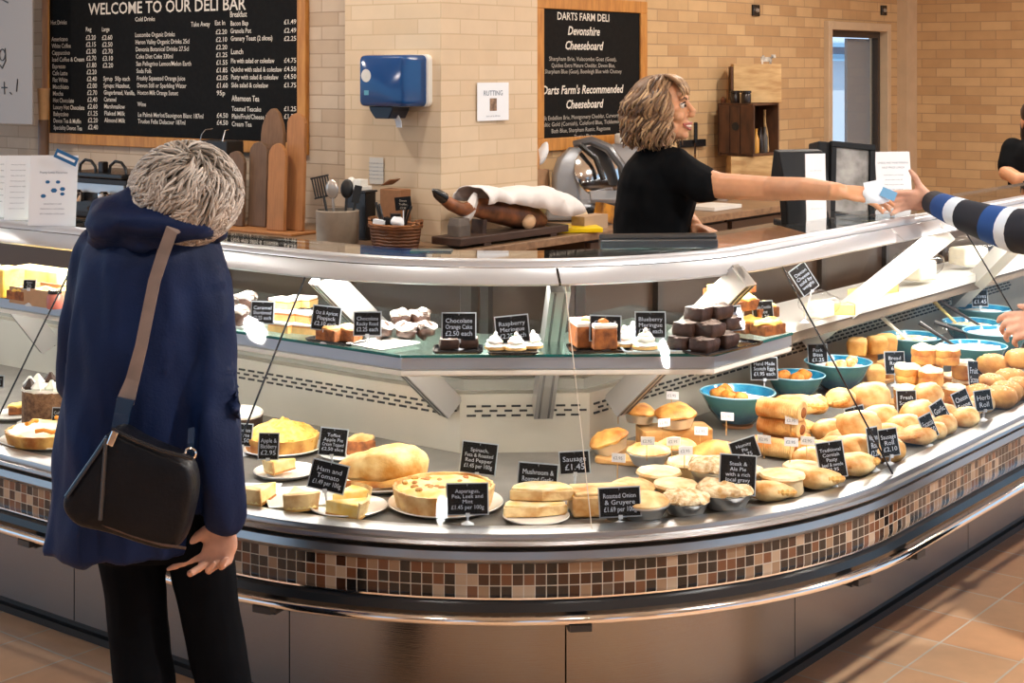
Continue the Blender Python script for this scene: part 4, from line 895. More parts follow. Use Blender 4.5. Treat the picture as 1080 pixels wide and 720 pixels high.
# ------------------------------------------------------------------ stacked crates on the far worktop
M_PINE = mat('crate_pine', srgb(214, 180, 128), .6, col2=srgb(184, 142, 92), vscale=7, stretch=(1, 3, 5)); M_WAL = mat('crate_dark', srgb(92, 58, 36), .55, col2=srgb(64, 40, 26), vscale=7, stretch=(5, 3, 1))
OC = -2.78
cr = onR(797, 180, OC); ck_ = cr.y/F
def cz(v): return H-(v-Y0)*ck_
def cw(u0, u1): return (u1-u0)*ck_/math.cos(AR)*.92
def panelled(t, x0, x1, y0, y1, z0, z1, m, sides, th=.014):
    """crate of boards; sides lists which faces are closed"""
    if 'front' in sides: obj('front_board', MB().box(((x0+x1)/2, y0+th/2, (z0+z1)/2), (x1-x0, th, z1-z0)), m, t, smooth=False, bevel=.002)
    if 'back' in sides: obj('back_board', MB().box(((x0+x1)/2, y1-th/2, (z0+z1)/2), (x1-x0, th, z1-z0)), m, t, smooth=False, bevel=.002)
    ym, yl = (y0+y1)/2, y1-y0-2*th
    if 'left' in sides: obj('end_board', MB().box((x0+th/2, ym, (z0+z1)/2), (th, yl, z1-z0)), m, t, smooth=False, bevel=.002)
    if 'right' in sides: obj('end_board', MB().box((x1-th/2, ym, (z0+z1)/2), (th, yl, z1-z0)), m, t, smooth=False, bevel=.002)
    if 'top' in sides: obj('top_board', MB().box(((x0+x1)/2, ym, z1-th/2), (x1-x0-2*th, yl, th)), m, t, smooth=False, bevel=.002)
    if 'bottom' in sides: obj('bottom_board', MB().box(((x0+x1)/2, ym, z0+th/2), (x1-x0-2*th, yl, th)), m, t, smooth=False, bevel=.002)
zA, zB, zC, zD = WT+.001, cz(164), cz(108.5), cz(67.5)
CORN = onR(795, 150, -2.72)
CRT = M.Translation((CORN.x, CORN.y, 0)) @ M.Rotation(AR, 4, 'Z')
cc1 = CRT @ V((.16, .07, 0)); cc2 = CRT @ V((.25, .13, 0))
t = thing('pine_crate', 'pale pine crate, lowest of the stack on the far worktop', 'crate', (cc1.x-.02, cc1.y, 0), 0)
panelled(t, -.16, .155, -.12, .11, zA, zB-.002, M_PINE, ('front', 'back', 'left', 'right', 'top', 'bottom'))
mk = MB(); write(mk, 'DELI', .035, M(((1, 0, 0, -.14), (0, 0, 1, -.1225), (0, 1, 0, zB-.16), (0, 0, 0, 1)))); obj('stamp_lettering', mk, M_INKD, t, smooth=False)
t = thing('dark_crate', 'dark brown crate standing open on its side, middle of the stack', 'crate', (CORN.x, CORN.y, 0), AR)
panelled(t, 0, .35, 0, .26, zB, zC-.002, M_WAL, ('back', 'right', 'top', 'bottom'))
for y0_, y1_ in ((.0, .095), (.10, .17), (.175, .26)): obj('end_slat', MB().box((.007, (y0_+y1_)/2, (zB+zC)/2), (.014, y1_-y0_, zC-zB-.032)), M_WAL, t, smooth=False, bevel=.002)
obj('hand_hole', MB().lathe([(0, 0), (.026, 0), (.026, .003), (0, .003)], 16).xf(M.Translation((-.0005, .13, (zB+zC)/2+.02)) @ M.Rotation(-PI/2, 4, 'Y')), M_SLOT, t)
t = thing('pine_box', 'pale pine crate on top of the stack with its knotty base turned outwards', 'crate', (cc2.x, cc2.y, 0), 0)
panelled(t, -.15, .155, -.07, .07, zC, zD, M_PINE, ('front', 'back', 'left', 'right', 'top', 'bottom'))
obj('dark_edge', MB().box((-.157, .0, (zC+zD)/2), (.012, .13, (zD-zC)*.86)), M_WAL, t, smooth=False)
def onC(name, label, cat, x, y, z, mb, m, group=None):
    o = tag(obj(name, mb, m), label, cat, group); o.location = CRT @ V((x, y, z)); o.rotation_euler.z = AR; return o
jar2 = [(0, 0), (.030, 0), (.032, .01), (.032, .055), (.027, .062), (.034, .064), (.034, .078), (0, .078)]
M_JD = mat('jar_dark', srgb(40, 30, 26), .2)
onC('preserve_jar', 'dark preserve jar on the dark crate, the nearer to the pale box middle', 'jar', .035, .075, zC, MB().lathe(jar2, 18), M_JD)
onC('preserve_jar', 'dark preserve jar on the dark crate at the pale box edge', 'jar', .04, .155, zC, MB().lathe([(r*.98, z) for r, z in jar2], 18), M_JD)
onC('brown_pot', 'little brown knob-shaped pot at the corner of the dark crate', 'pot', .025, .235, zC, MB().lathe([(0, 0), (.018, 0), (.02, .02), (.008, .035), (0, .04)], 12), mat('jar_brown', (0, 0, 0)))
btl = [(0, 0), (.018, 0), (.020, .01), (.020, .09), (.009, .12), (.009, .15), (.011, .155), (0, .155)]
for x, m_, lb, s in ((.08, mat('bottle_teal', srgb(96, 120, 120), .15), 'pale teal bottle at the near end inside the dark crate', .95), (.135, mat('bottle_amber', srgb(206, 150, 70), .2), 'amber topped bottle inside the dark crate', 1.0), (.19, M_JD, 'dark bottle between the amber and grey bottles in the crate', 1.05), (.245, mat('bottle_grey', srgb(86, 82, 78), .15), 'grey bottle at the far end inside the dark crate', 1.05)):
    onC('bottle', lb, 'bottle', x, .06, zB+.015, MB().lathe([(r, z*s) for r, z in btl], 14), m_)
onC('wooden_spoon', 'curved pale wooden spoon standing in the dark crate', 'spoon', .30, .08, zB+.016, MB().tube([(-.02, 0, .27), (-.02, 0, .19), (-.005, 0, .12), (.0, 0, .0)], [.009, .008, .016, .020], 10, flat=.5), M_PINE)
o = onC('cow_ornament', 'small black and white cow ornament on the topmost pine crate', 'ornament', 0, 0, zD, MB().box((0, 0, .03), (.07, .02, .03)).box((-.026, 0, .008), (.01, .02, .016)).box((.026, 0, .008), (.01, .02, .016)).box((.045, 0, .05), (.026, .02, .022)).box((-.02, 0, .05), (.012, .02, .012)), mat('cow_patch', srgb(230, 224, 214), .6, col2=(.02, .02, .02), vscale=24)); o.location = (cc2.x+.07, cc2.y, zD); o.rotation_euler.z = 0
onC('spice_tin', 'tall black tin on the worktop beside the stacked crates', 'tin', .42, .10, WT+.001, MB().lathe([(0, 0), (.03, 0), (.03, zB-WT+.05), (0, zB-WT+.055)], 16), M_BLK)
onC('honey_jar', 'amber jar beside the lowest pine crate', 'jar', .40, .0, WT+.001, MB().lathe([(r*1.15, z*2.6) for r, z in jar2], 16), mat('honey', srgb(176, 104, 36), .2, col2=srgb(96, 54, 24), vscale=20))

# ------------------------------------------------------------------ till, frame and leaflets on the glass top at the right
ZG = 1.2135
ZL = 1.137; tp = at(850, 239, ZL); k_ = tp.y/F
t = thing('till_screen', 'black wedge-shaped till screen standing on the rear ledge behind the reaching arm', 'till', tp, math.radians(18))
zt_ = lambda v: (239-v)*k_
obj('stand_base', MB().box((0, .03, .012), (.16, .14, .024)), M_BLK, t, smooth=False, bevel=.006)
obj('stand_neck', MB().box((0, .05, .08), (.1, .05, .14)), M_BLK, t, smooth=False, bevel=.006)
mb = MB(); X0, X1 = -30*k_, 24*k_
mb.loft([[V((x, y, z)) for y, z in ((-.03, zt_(190)-.02), (.02, zt_(160)), (.06, zt_(158)), (.09, zt_(190)-.02))] for x in (X0*.96, X1)])
obj('screen_hood', mb, mat('till_black', (.008, .009, .011), .55, spec=.2), t, smooth=False, bevel=.004)
mb = MB().box((-4*k_, -.01, zt_(213)), (50*k_, .05, 46*k_), M.Rotation(-.15, 3, 'X'))
obj('screen_body', mb, mat('till_black', (0, 0, 0)), t, smooth=False, bevel=.006)
obj('printer', MB().box((11*k_, .02, zt_(222)), (24*k_, .12, 30*k_)), mat('till_grey', srgb(86, 80, 76), .5), t, smooth=False, bevel=.004)
sheet('price_list', 'white price list standing before the black till screen', 'price list', 850, 873, 163, 245.5, ZL, body(5, .78, .12, .06), yaw=math.radians(14), tilt=.05)
def framed(u0, u1, vt, vb):
    p = at((u0+u1)/2, vb, ZL+.011); k = p.y/F; wd = (u1-u0)*k; ht = (vb-vt)*k
    t = thing('photo_frame', 'black picture frame with a grey photograph on the counter beside the till', 'picture frame', p, math.radians(14))
    R_ = M.Rotation(-.16, 4, 'X') @ M.Rotation(.10, 4, 'Y'); fr = .022
    mb = MB()
    mb.box((0, 0, fr/2), (wd, .024, fr)).box((0, 0, ht-fr/2), (wd, .024, fr)).box((-wd/2+fr/2, 0, ht/2), (fr, .024, ht-2*fr)).box((wd/2-fr/2, 0, ht/2), (fr, .024, ht-2*fr)); mb.xf(R_)
    obj('frame', mb, mat('till_black', (0, 0, 0)), t, smooth=False, bevel=.003)
    m = MB().box((0, .004, ht/2), (wd-2*fr+.004, .006, ht-2*fr+.004)); m.xf(R_)
    obj('photograph', m, mat('grey_photo', srgb(172, 172, 170), .25, col2=srgb(66, 62, 60), vscale=9), t, smooth=False)
    sd = MB().box((-wd/2-.02, .05, ht*.5), (.05, .09, ht*.98)); sd.xf(R_); obj('side_case', sd, mat('till_black', (0, 0, 0)), t, smooth=False, bevel=.006)
    lg = MB().box((0, .07, ht*.2), (.04, .008, ht*.48), M.Rotation(.3, 3, 'X')); obj('easel_leg', lg, mat('till_black', (0, 0, 0)), t, smooth=False)
framed(872, 923, 150, 230.5)
sheet('menu_leaflet', 'white menu sheet standing on the counter behind the two hands', 'menu sheet', 925, 964, 161, 223, ZL+.004, [('CHEESE AND WINE EVENING', 0, .80, .045, 0), ('HALF PRICE LUNCH', 0, .72, .045, 0)]+body(6, .60, .08, .034), yaw=math.radians(10), tilt=.14)
tg = at(862, 240, ZL); t = tag(obj('white_card', MB().box((0, 0, .02), (.07, .004, .04), M.Rotation(-.4, 3, 'X')), M_PAPER, smooth=False), 'small white card lying on the rear ledge below the till', 'card'); t.location = tg; t.rotation_euler.z = .3
ab = at(912, 231, ZG); t = tag(obj('acrylic_box', MB().box((0, 0, .011), (.15, .12, .020)), glass('acrylic_box', (.86, .9, .92), 1.2), smooth=False, bevel=.004), 'clear low plastic box on the counter glass under the two hands', 'plastic box'); t.location = ab; t.rotation_euler.z = .5
db = at(694, 262, ZG); t = tag(obj('cling_film_cutter', MB().box((0, 0, .014), (.32, .05, .026)).tube([(-.16, 0, .03), (.16, 0, .03)], .012, 10), mat('cutter_grey', (.10, .11, .12), .22, .8), smooth=False, bevel=.004), 'dark steel film cutter lying along the glass in front of the server', 'film cutter'); t.location = db; t.rotation_euler.z = .10
td = at(455, 265, ZG); t = tag(obj('teal_leaflet', MB().box((0, 0, .002), (.11, .06, .003)), mat('leaflet_teal', srgb(24, 92, 96), .3, col2=srgb(20, 40, 66), vscale=18), smooth=False), 'small teal and navy leaflet lying on the glass top', 'leaflet'); t.location = td; t.rotation_euler.z = -.05
wp = at(330, 250, 1.0); wp = onL(338, 247, -2.2); t = tag(obj('white_paper', MB().box((0, 0, .002), (.34, .12, .003)), M_PAPER, smooth=False), 'sheet of white paper on the worktop before the utensil pot', 'paper'); t.location = (wp.x-.12, wp.y+.0, WT+.001); t.rotation_euler.z = AL

# ------------------------------------------------------------------ food on show
ZD = .6325          # deck
M_PASTRY = mat('pastry_gold', srgb(196, 128, 52), .5, col2=srgb(246, 216, 158), vscale=17, bump=.4, bscale=70, sss=.1)
M_PASTRYD = mat('pastry_deep', srgb(172, 98, 32), .5, col2=srgb(230, 180, 96), vscale=17, bump=.4, bscale=60)
M_PALE = mat('pastry_pale', srgb(242, 222, 182), .55, col2=srgb(212, 166, 98), vscale=18, bump=.3, bscale=60, sss=.1)
M_CRUST = mat('crust_brown', srgb(190, 128, 58), .55, col2=srgb(224, 174, 96), vscale=20, bump=.4, bscale=60)
M_CRUMB = mat('crumb_cream', srgb(244, 228, 192), .7, col2=srgb(196, 150, 92), vscale=60, bump=1, bscale=110)
M_FLOUR = mat('floury_top', srgb(252, 244, 222), .75, col2=srgb(240, 206, 140), vscale=34, bump=.4, bscale=90)
M_FOIL = mat('foil_tin', (.62, .65, .68), .28, .9, bump=.3, bscale=50)
M_CREAM = mat('cream_white', srgb(250, 244, 232), .5, vary=.03, bump=.3, bscale=40, sss=.2)
M_FILL = mat('egg_filling', srgb(252, 234, 174), .45, col2=srgb(246, 200, 90), vscale=22, bump=.3, bscale=50)
M_CHOC = mat('chocolate', srgb(56, 34, 24), .45, vary=.3, vscale=40, bump=.5, bscale=60)
M_CARAM = mat('caramel', srgb(190, 120, 56), .35, vary=.1)
M_BISC = mat('biscuit', srgb(222, 176, 110), .7, vary=.1, vscale=40, bump=.4, bscale=90)
M_ROCK = mat('rocky_chips', srgb(58, 36, 26), .5, col2=srgb(246, 238, 228), vscale=42, detail=1, bump=.6, bscale=40)
M_CARROT = mat('carrot_sponge', srgb(176, 104, 48), .7, col2=srgb(112, 62, 30), vscale=46, bump=.5, bscale=70)
M_YELLOW = mat('lemon_sponge', srgb(250, 216, 120), .65, col2=srgb(244, 190, 70), vscale=30, bump=.4, bscale=70)
M_PLATE = mat('white_china', srgb(240, 238, 232), .2, spec=.5, coat=.3)
M_OAK = mat('oak_board', srgb(206, 160, 98), .5, col2=srgb(178, 128, 72), vscale=8, stretch=(1, 6, 6))
M_BLACKTRAY = mat('black_tray', (.012, .013, .015), .15)
M_FRIED = mat('fried_crumb', srgb(222, 140, 44), .6, col2=srgb(176, 96, 26), vscale=40, bump=.6, bscale=70)
KINDS = {}
def kind(f): KINDS[f.__name__] = [f, None]; return f
def place(k, loc, label, cat, rz=0, s=1, group=None, tx=0, ty=0):
    f, proto = KINDS[k]
    if proto is None:
        t = thing(k, label, cat, (0, 0, 0), 0, group); f(t); KINDS[k][1] = t
    else: t = dup(proto, (0, 0, 0), (0, 0, 0), label, group); t['category'] = cat
    t.location = loc; t.rotation_euler = (tx, ty, rz); t.scale = s if hasattr(s, '__len__') else (s, s, s)
    return t
def flute(n, a): return lambda k, i: 1+a*math.cos(k*PI) if n else 1
@kind
def foil_pie(t):
    obj('foil_tin', MB().lathe([(0, 0), (.040, 0), (.055, .028), (.059, .030), (.059, .033), (0, .033)], 40, wob=lambda k, i: 1+.018*(k % 2)), M_FOIL, t)
    obj('pastry_lid', MB().lathe([(0, .030), (.056, .031), (.0585, .036), (.056, .041), (.045, .048), (.025, .055), (0, .057)], 28, wob=lambda k, i: 1+(.02*math.sin(k*2.7) if i in (1, 2, 3) else 0)).rough(.003, 40), M_PASTRY, t)
@kind
def deep_pie(t):
    obj('foil_tin', MB().lathe([(0, 0), (.042, 0), (.054, .028), (.058, .030), (0, .031)], 40, wob=lambda k, i: 1+.018*(k % 2)), M_FOIL, t)
    obj('pastry_lid', MB().lathe([(0, .029), (.057, .030), (.060, .036), (.056, .044), (.042, .056), (.022, .064), (0, .066)], 28).rough(.006, 34), M_PASTRYD, t)
@kind
def pork_pie(t):
    obj('raised_crust', MB().lathe([(0, 0), (.050, 0), (.053, .006), (.051, .034), (.053, .038), (0, .038)], 30).rough(.002, 40), M_PALE, t)
    obj('pastry_lid', MB().lathe([(0, .037), (.054, .038), (.058, .043), (.055, .049), (.044, .050), (.02, .053), (0, .053)], 30, wob=lambda k, i: 1+(.025*math.sin(k*1.9) if i in (1, 2, 3) else 0)), M_PALE, t)
@kind
def crumble_pie(t):
    obj('foil_tin', MB().lathe([(0, 0), (.044, 0), (.058, .030), (.062, .032), (0, .033)], 40, wob=lambda k, i: 1+.018*(k % 2)), M_FOIL, t)
    mb = MB().ball((0, 0, .036), (.062, .062, .022), nu=28, nv=14).rough(.010, 46); mb.v = [V((p.x, p.y, max(p.z, .031))) for p in mb.v]
    obj('crumble_top', mb, M_CRUMB, t)
@kind
def pasty(t):
    rings = []; n = 18
    for i in range(n+1):
        f = i/n; x = (f-.5)*.155; w = max(.004, math.sin(PI*f)**.6); r = []
        for k in range(14):
            a = 2*PI*k/14; yy = math.cos(a)*.042*w; zz = .026+math.sin(a)*.027*w
            if math.sin(a) < -.4: zz = max(zz, .026-.026*w*.9)
            r.append(V((x, yy+.02*(1-w), zz)))
        rings.append(r)
    obj('pastry_case', MB().loft(rings).rough(.004, 30), M_PASTRY, t)
    pts = []; rad = []
    for i in range(25):
        f = i/24; pts.append(((f-.5)*.152, -.036*math.sin(PI*f)**.6+.008, .026+.006*math.sin(PI*f))); rad.append(.0065+.003*(i % 2))
    obj('crimped_edge', MB().tube(pts, rad, 8), M_PASTRYD, t)
@kind
def sausage_roll(t):
    rings = []
    for i in range(41):
        x = (i/40-.5)*.125; s = 1+.085*(1 if i % 2 else -1); e = .9 if i in (0, 40) else 1
        rings.append([V((x, math.cos(a)*.033*s*e, .0255+math.sin(a)*.0255*s*e*(1 if math.sin(a) > 0 else .9))) for a in [2*PI*k/14 for k in range(14)]])
    obj('ridged_pastry', MB().loft(rings), M_PASTRY, t, ang=80)
    for sx in (-1, 1): obj('filling', MB().ball((sx*.061, 0, .023), (.006, .02, .015), nu=12, nv=8), M_CARROT, t)
@kind
def scone(t):
    obj('crumb', MB().lathe([(0, 0), (.034, 0), (.037, .006), (.037, .018), (.0355, .022), (.038, .028), (.037, .042), (0, .043)], 24).rough(.004, 45), M_PASTRYD, t)
    obj('floury_crown', MB().lathe([(0, .040), (.0365, .041), (.035, .049), (.024, .055), (0, .057)], 24).rough(.005, 45), M_FLOUR, t)
@kind
def bread_roll(t):
    mb = MB().ball((0, 0, .026), (.05, .042, .032), nu=22, nv=12).rough(.005, 26); mb.v = [V((p.x, p.y, max(p.z, 0))) for p in mb.v]
    obj('crust', mb, M_PASTRY, t)
    obj('floury_slash', MB().ball((.002, 0, .051), (.036, .013, .008), nu=14, nv=8).rough(.003, 40), M_FLOUR, t)
@kind
def seeded_roll(t):
    mb = MB().ball((0, 0, .028), (.052, .044, .034), nu=22, nv=12).rough(.006, 30); mb.v = [V((p.x, p.y, max(p.z, 0))) for p in mb.v]
    obj('crust', mb, M_CRUST, t)
    mb = MB()
    for i in range(26):
        a, r = random.random()*6.28, random.random()**.5*.036; x, y = r*math.cos(a), r*math.sin(a)*.85
        mb.ball((x, y, .028+.034*math.sqrt(max(0, 1-(x/.052)**2-(y/.044)**2))), (.004, .003, .002), nu=6, nv=4)
    o = obj('seeds', mb, M_FLOUR, t); o['kind'] = 'stuff'
@kind
def rock_cake(t):
    mb = MB().box((0, 0, .03), (.07, .06, .06)); bm = MB()
    rings = [[V((x*s, y*s, z)) for x, y in rrect(-.036, .036, -.031, .031, .012, 3)] for s, z in ((.9, 0), (1, .008), (1, .04), (.9, .053), (.55, .058))]
    obj('loaf_body', MB().loft(rings).rough(.004, 40), M_CRUST, t, ang=60)
    obj('floury_crown', MB().loft([[V((x*s, y*s, z)) for x, y in rrect(-.036, .036, -.031, .031, .012, 3)] for s, z in ((.93, .051), (.86, .057), (.5, .062))]).rough(.003, 40), M_BISC, t, ang=60)
def flutedring(r, h, n=72): return MB().lathe([(0, 0), (r*.93, 0), (r, h), (r*1.0, h*1.12), (r*.955, h*1.12), (r*.94, h*.9), (0, h*.9)], n, wob=lambda k, i: 1+.018*math.cos(k*PI/1.5))
@kind
def quiche(t):
    obj('fluted_crust', flutedring(.13, .042), M_PASTRY, t, ang=70)
    obj('egg_filling', MB().lathe([(0, .030), (.122, .036), (.118, .042), (.07, .049), (0, .050)], 36).rough(.007, 30), M_FILL, t)
    mb = MB()
    for i in range(22):
        a, r = random.random()*6.28, random.random()**.5*.105; mb.ball((r*math.cos(a), r*math.sin(a), .048), (.011, .008, .006), M.Rotation(a*3, 3, 'Z'), 8, 5)
    o = obj('browned_topping', mb, M_PASTRYD, t); o['kind'] = 'stuff'
@kind
def crumb_tart(t):
    obj('fluted_crust', flutedring(.104, .034), M_PASTRYD, t, ang=70)
    mb = MB().lathe([(0, .030), (.1, .033), (.098, .04), (.07, .058), (.035, .071), (0, .074)], 44).rough(.010, 60).rough(.005, 120)
    obj('crumble_top', mb, mat('crumble_gold', srgb(250, 206, 110), .7, col2=srgb(226, 158, 60), vscale=60, bump=.8, bscale=100), t)
def wedge(r, h, a, z=0):
    n = 10; pts = [(0, 0)]+[(r*math.cos(-a/2+a*i/n), r*math.sin(-a/2+a*i/n)) for i in range(n+1)]
    return MB().prism(pts, z, z+h)
@kind
def quiche_slice(t):
    obj('filling', wedge(.105, .032, .8, .004), M_FILL, t, smooth=False, bevel=.003)
    n = 14; rings = []
    for i in range(n+1):
        a = -.42+.84*i/n; s = 1+.012*(i % 2); rings.append([V((r*s*math.cos(a), r*s*math.sin(a), z)) for r, z in ((.102, 0), (.112, .042), (.106, .045), (.098, .004))])
    obj('fluted_crust', MB().loft(rings), M_PASTRY, t, ang=70)
    obj('pastry_base', wedge(.104, .005, .82), M_PASTRYD, t, smooth=False)
@kind
def caramel_slice(t):
    obj('biscuit_base', MB().box((0, 0, .008), (.075, .05, .016)).rough(.0015, 60), M_BISC, t, smooth=False)
    obj('caramel_layer', MB().box((0, 0, .018), (.073, .049, .005)), M_CARAM, t, smooth=False)
    obj('cream_top', MB().box((0, 0, .0235), (.075, .05, .007)), M_CREAM, t, smooth=False, bevel=.002)
@kind
def flapjack(t):
    obj('oat_block', MB().box((0, 0, .018), (.08, .055, .036)), M_CARROT, t, smooth=False, bevel=.004)
    mb = MB().box((0, 0, 0), (.001, .001, .001))
    obj('crumb_top', MB().ball((0, 0, .037), (.04, .027, .012), nu=20, nv=10).rough(.006, 60), M_PASTRY, t)
@kind
def rocky_road(t):
    obj('chocolate_block', MB().ball((0, 0, .018), (.032, .028, .020), nu=16, nv=10).rough(.010, 40), M_CHOC, t)
    obj('marshmallow_top', MB().ball((0, 0, .030), (.028, .024, .016), nu=18, nv=10).rough(.012, 46), M_ROCK, t)
@kind
def brownie(t):
    obj('brownie_block', MB().loft([[V((x*s_, y*s_, z)) for x, y in rrect(-.033, .033, -.027, .027, .006, 3)] for s_, z in ((.96, 0), (1, .006), (1.02, .014), (.98, .024), (.94, .030))]).rough(.004, 60), M_CHOC, t, ang=50)
    obj('chocolate_chips', MB().ball((0, 0, .030), (.033, .026, .006), nu=16, nv=8).rough(.006, 70), mat('chip_topping', srgb(60, 38, 28), .5, col2=srgb(190, 174, 164), vscale=60, bump=.8), t)
@kind
def crumble_slice(t):
    obj('sponge', MB().box((0, 0, .014), (.085, .055, .028)), M_CARROT, t, smooth=False, bevel=.003)
    obj('crumble_top', MB().ball((0, 0, .030), (.046, .031, .012), nu=22, nv=10).rough(.008, 60), M_YELLOW, t)
@kind
def carrot_cake(t):
    obj('sponge', MB().box((0, 0, .024), (.055, .085, .048)).rough(.002, 50), M_CARROT, t, smooth=False, bevel=.003)
    obj('icing', MB().box((0, 0, .053), (.057, .087, .011)).rough(.002, 40), M_CREAM, t, smooth=False, bevel=.004)
    obj('walnut', MB().ball((0, -.02, .062), (.014, .01, .007), nu=10, nv=6).rough(.004, 80), M_CARAM, t)
@kind
def meringue(t):
    mb = MB()
    for k, (r, z) in enumerate(((.034, .010), (.027, .022), (.018, .033), (.008, .044))): mb.ball((0, 0, z), (r, r, .011), nu=16, nv=8)
    obj('meringue_swirl', mb.rough(.005, 50), M_CREAM, t)
    obj('biscuit_base', MB().lathe([(0, 0), (.034, 0), (.034, .006), (0, .007)], 20), M_BISC, t)
@kind
def cheese_wedge(t):
    obj('cheese', wedge(.13, .05, .7), mat('cheese_yellow', srgb(252, 222, 130), .4, vary=.04), t, smooth=False, bevel=.004)
    obj('rind', MB().loft([[V((r*math.cos(a), r*math.sin(a), z)) for r, z in ((.130, .001), (.134, .001), (.134, .051), (.130, .051))] for a in [-.36+.72*i/10 for i in range(11)]]), M_CRUST, t)
@kind
def cheese_wrap(t):
    obj('cheese_pieces', MB().box((0, 0, .05), (.14, .10, .07)).rough(.012, 9), mat('cheese_pale', srgb(246, 238, 214), .5, vary=.05), t, bevel=.01)
    obj('film_wrap', MB().ball((0, 0, .075), (.11, .085, .06), nu=24, nv=14).rough(.018, 16), glass('film', (.94, .95, .96), 1.6, rough=.2), t)
@kind
def scotch_egg(t):
    obj('crumb_coat', MB().ball((0, 0, .024), (.032, .027, .024), nu=18, nv=12).rough(.006, 50), M_FRIED, t)
@kind
def price_flag(t):
    obj('flag_stick', MB().tube([(0, 0, 0), (0, 0, .05)], .0012, 6), M_OAK, t)
    mb = MB().box((.003, -.002, .052), (.036, .0012, .022)); fl_ = obj('flag_paper', mb, mat('flag_white', srgb(236, 240, 246), .6), t, smooth=False)
    mk = MB(); write(mk, '£2.95', .011, M(((1, 0, 0, -.011), (0, 0, 1, -.0031), (0, 1, 0, .048), (0, 0, 0, 1)))); obj('lettering', mk, M_INK, t, smooth=False)
def plate(name, label, u, v, r, sy=1, z=ZD, cat='plate', sq=False, m=None, rz=0, h=.014):
    o = MB()
    if sq: o.loft([[V((x*s, y*s*sy, zz)) for x, y in rrect(-r, r, -r, r, r*.12, 3)] for s, zz in ((.72, 0), (.9, h*.15), (1, h*.8), (.97, h*.9), (.86, h*.4), (.5, h*.35))])
    else: o.lathe([(0, 0), (r*.62, 0), (r*.86, h*.15), (r, h*.8), (r*.985, h*.95), (r*.86, h*.40), (r*.62, h*.33), (0, h*.3)], 44, sy=sy)
    x = tag(obj(name, o, m or M_PLATE, ang=60), label, cat); x.location = at(u, v, z) if not isinstance(u, V) else u; x.rotation_euler.z = rz
    return x
PZ = ZD+.0055
def lift(u, v, dz, z=ZD): p = at(u, v, z); p.z += dz; return p

# --- deck, left and middle: cakes and quiches on plates
plate('white_plate', 'white plate under the golden crumble-topped tart', 297, 474, .116)
place('crumb_tart', lift(297, 474, .006), 'golden crumble-topped tart on a white plate before the steel riser', 'tart', .2)
plate('white_plate', 'small white plate holding one upright quiche slice', 301, 500, .084)
place('quiche_slice', lift(312, 499, .012), 'single quiche slice standing on its side on a small plate', 'quiche slice', -2.6, .8, tx=0)
plate('white_plate', 'small white plate behind the big golden strudel', 368, 481, .083)
place('flapjack', lift(380, 479, .006), 'oat slice on the small plate behind the big golden strudel', 'slice', .2, 1.0)
plate('white_platter', 'oval white platter under the big golden strudel', 402, 513, .145, .62, cat='platter', rz=.12)
st_ = thing('puff_strudel', 'big golden puff pastry strudel with oozing sides on an oval platter', 'strudel', lift(402, 512, .006), .12)
mb = MB().ball((0, 0, .045), (.122, .062, .048), nu=34, nv=18)
for p in mb.v: p.z = max(p.z, .004); p.z += .014*(p.x/.12)*(1 if p.z > .03 else 0)
obj('pastry_dome', mb.rough(.012, 16).rough(.004, 60), mat('strudel_gold', srgb(248, 218, 150), .5, col2=srgb(214, 150, 62), vscale=20, bump=.5, bscale=60), st_)
obj('oozing_filling', MB().tube([(-.11, -.03, .012), (-.06, -.06, .016), (0, -.067, .014), (.06, -.06, .018), (.105, -.03, .022)], [.008, .012, .009, .013, .008], 8).rough(.005, 40), M_PASTRYD, st_)
plate('square_plate', 'square white plate with a piece of fluted tart at the glass', 297, 536, .088, sq=True, rz=.25)
for i, (du, dv, r_, lb) in enumerate(((302, 537, -1.25, 'piece of fluted tart with its crust towards the glass on the square plate'), (280, 533, -2.2, 'pale piece of fluted tart behind the navy sleeve on the square plate'))):
    place('quiche_slice', lift(du, dv, .006)+V((0, .04, 0)), lb, 'tart slice', r_, 1.0)
pn = MB().box((0, 0, .001), (.12, .1, .002)); o = tag(obj('white_paper_sheet', pn.rough(.004, 20), M_PAPER, smooth=False), 'sheet of white paper lying behind the square plate', 'paper'); o.location = lift(270, 516, .001)
plate('white_plate', 'round white plate of quiche slices beside the tilted price card', 354, 546, .094)
place('quiche_slice', lift(352, 548, .006)+V((-.03, 0, 0)), 'quiche slice lying on the round plate with its point to the tilted card', 'quiche slice', -.15, .95)
place('quiche_slice', lift(358, 540, .006)+V((-.02, .02, .0)), 'second quiche slice at the back of the round plate beside the tilted card', 'quiche slice', .75, .9)
plate('white_plate', 'large white plate under the biggest quiche in the middle', 470, 533, .142)
place('quiche', lift(468, 533, .006), 'largest whole quiche with fluted crust in the middle of the case', 'quiche', .3, .95)
plate('white_plate', 'white plate of half pies at the pale glass seam', 566, 550, .080)
hp = [('half_pie', (566, 551, .006), .35, 'lower half pie on the plate at the pale glass seam'), ('half_pie', (572, 548, .0375), .15, 'creamy half pie on top of another at the pale glass seam')]
@kind
def half_pie(t):
    obj('fluted_crust', wedge(.092, .040, 2.9).rough(.002, 30), M_PASTRY, t, smooth=False, bevel=.004)
    obj('creamy_top', wedge(.088, .012, 2.8, .037).rough(.006, 30), mat('creamy_top', srgb(252, 238, 200), .5, col2=srgb(244, 206, 124), vscale=24, bump=.4), t, smooth=False, bevel=.003)
for k, (u, v, dz), r_, lb in hp: place(k, lift(u, v, dz)+V((0, .02, 0)), lb, 'pie', r_+1.4, (.86, .86, .60))
sb_ = thing('tray_bake', 'golden rectangular tray bake behind the onion price card', 'tray bake', lift(637, 545, .001), .12)
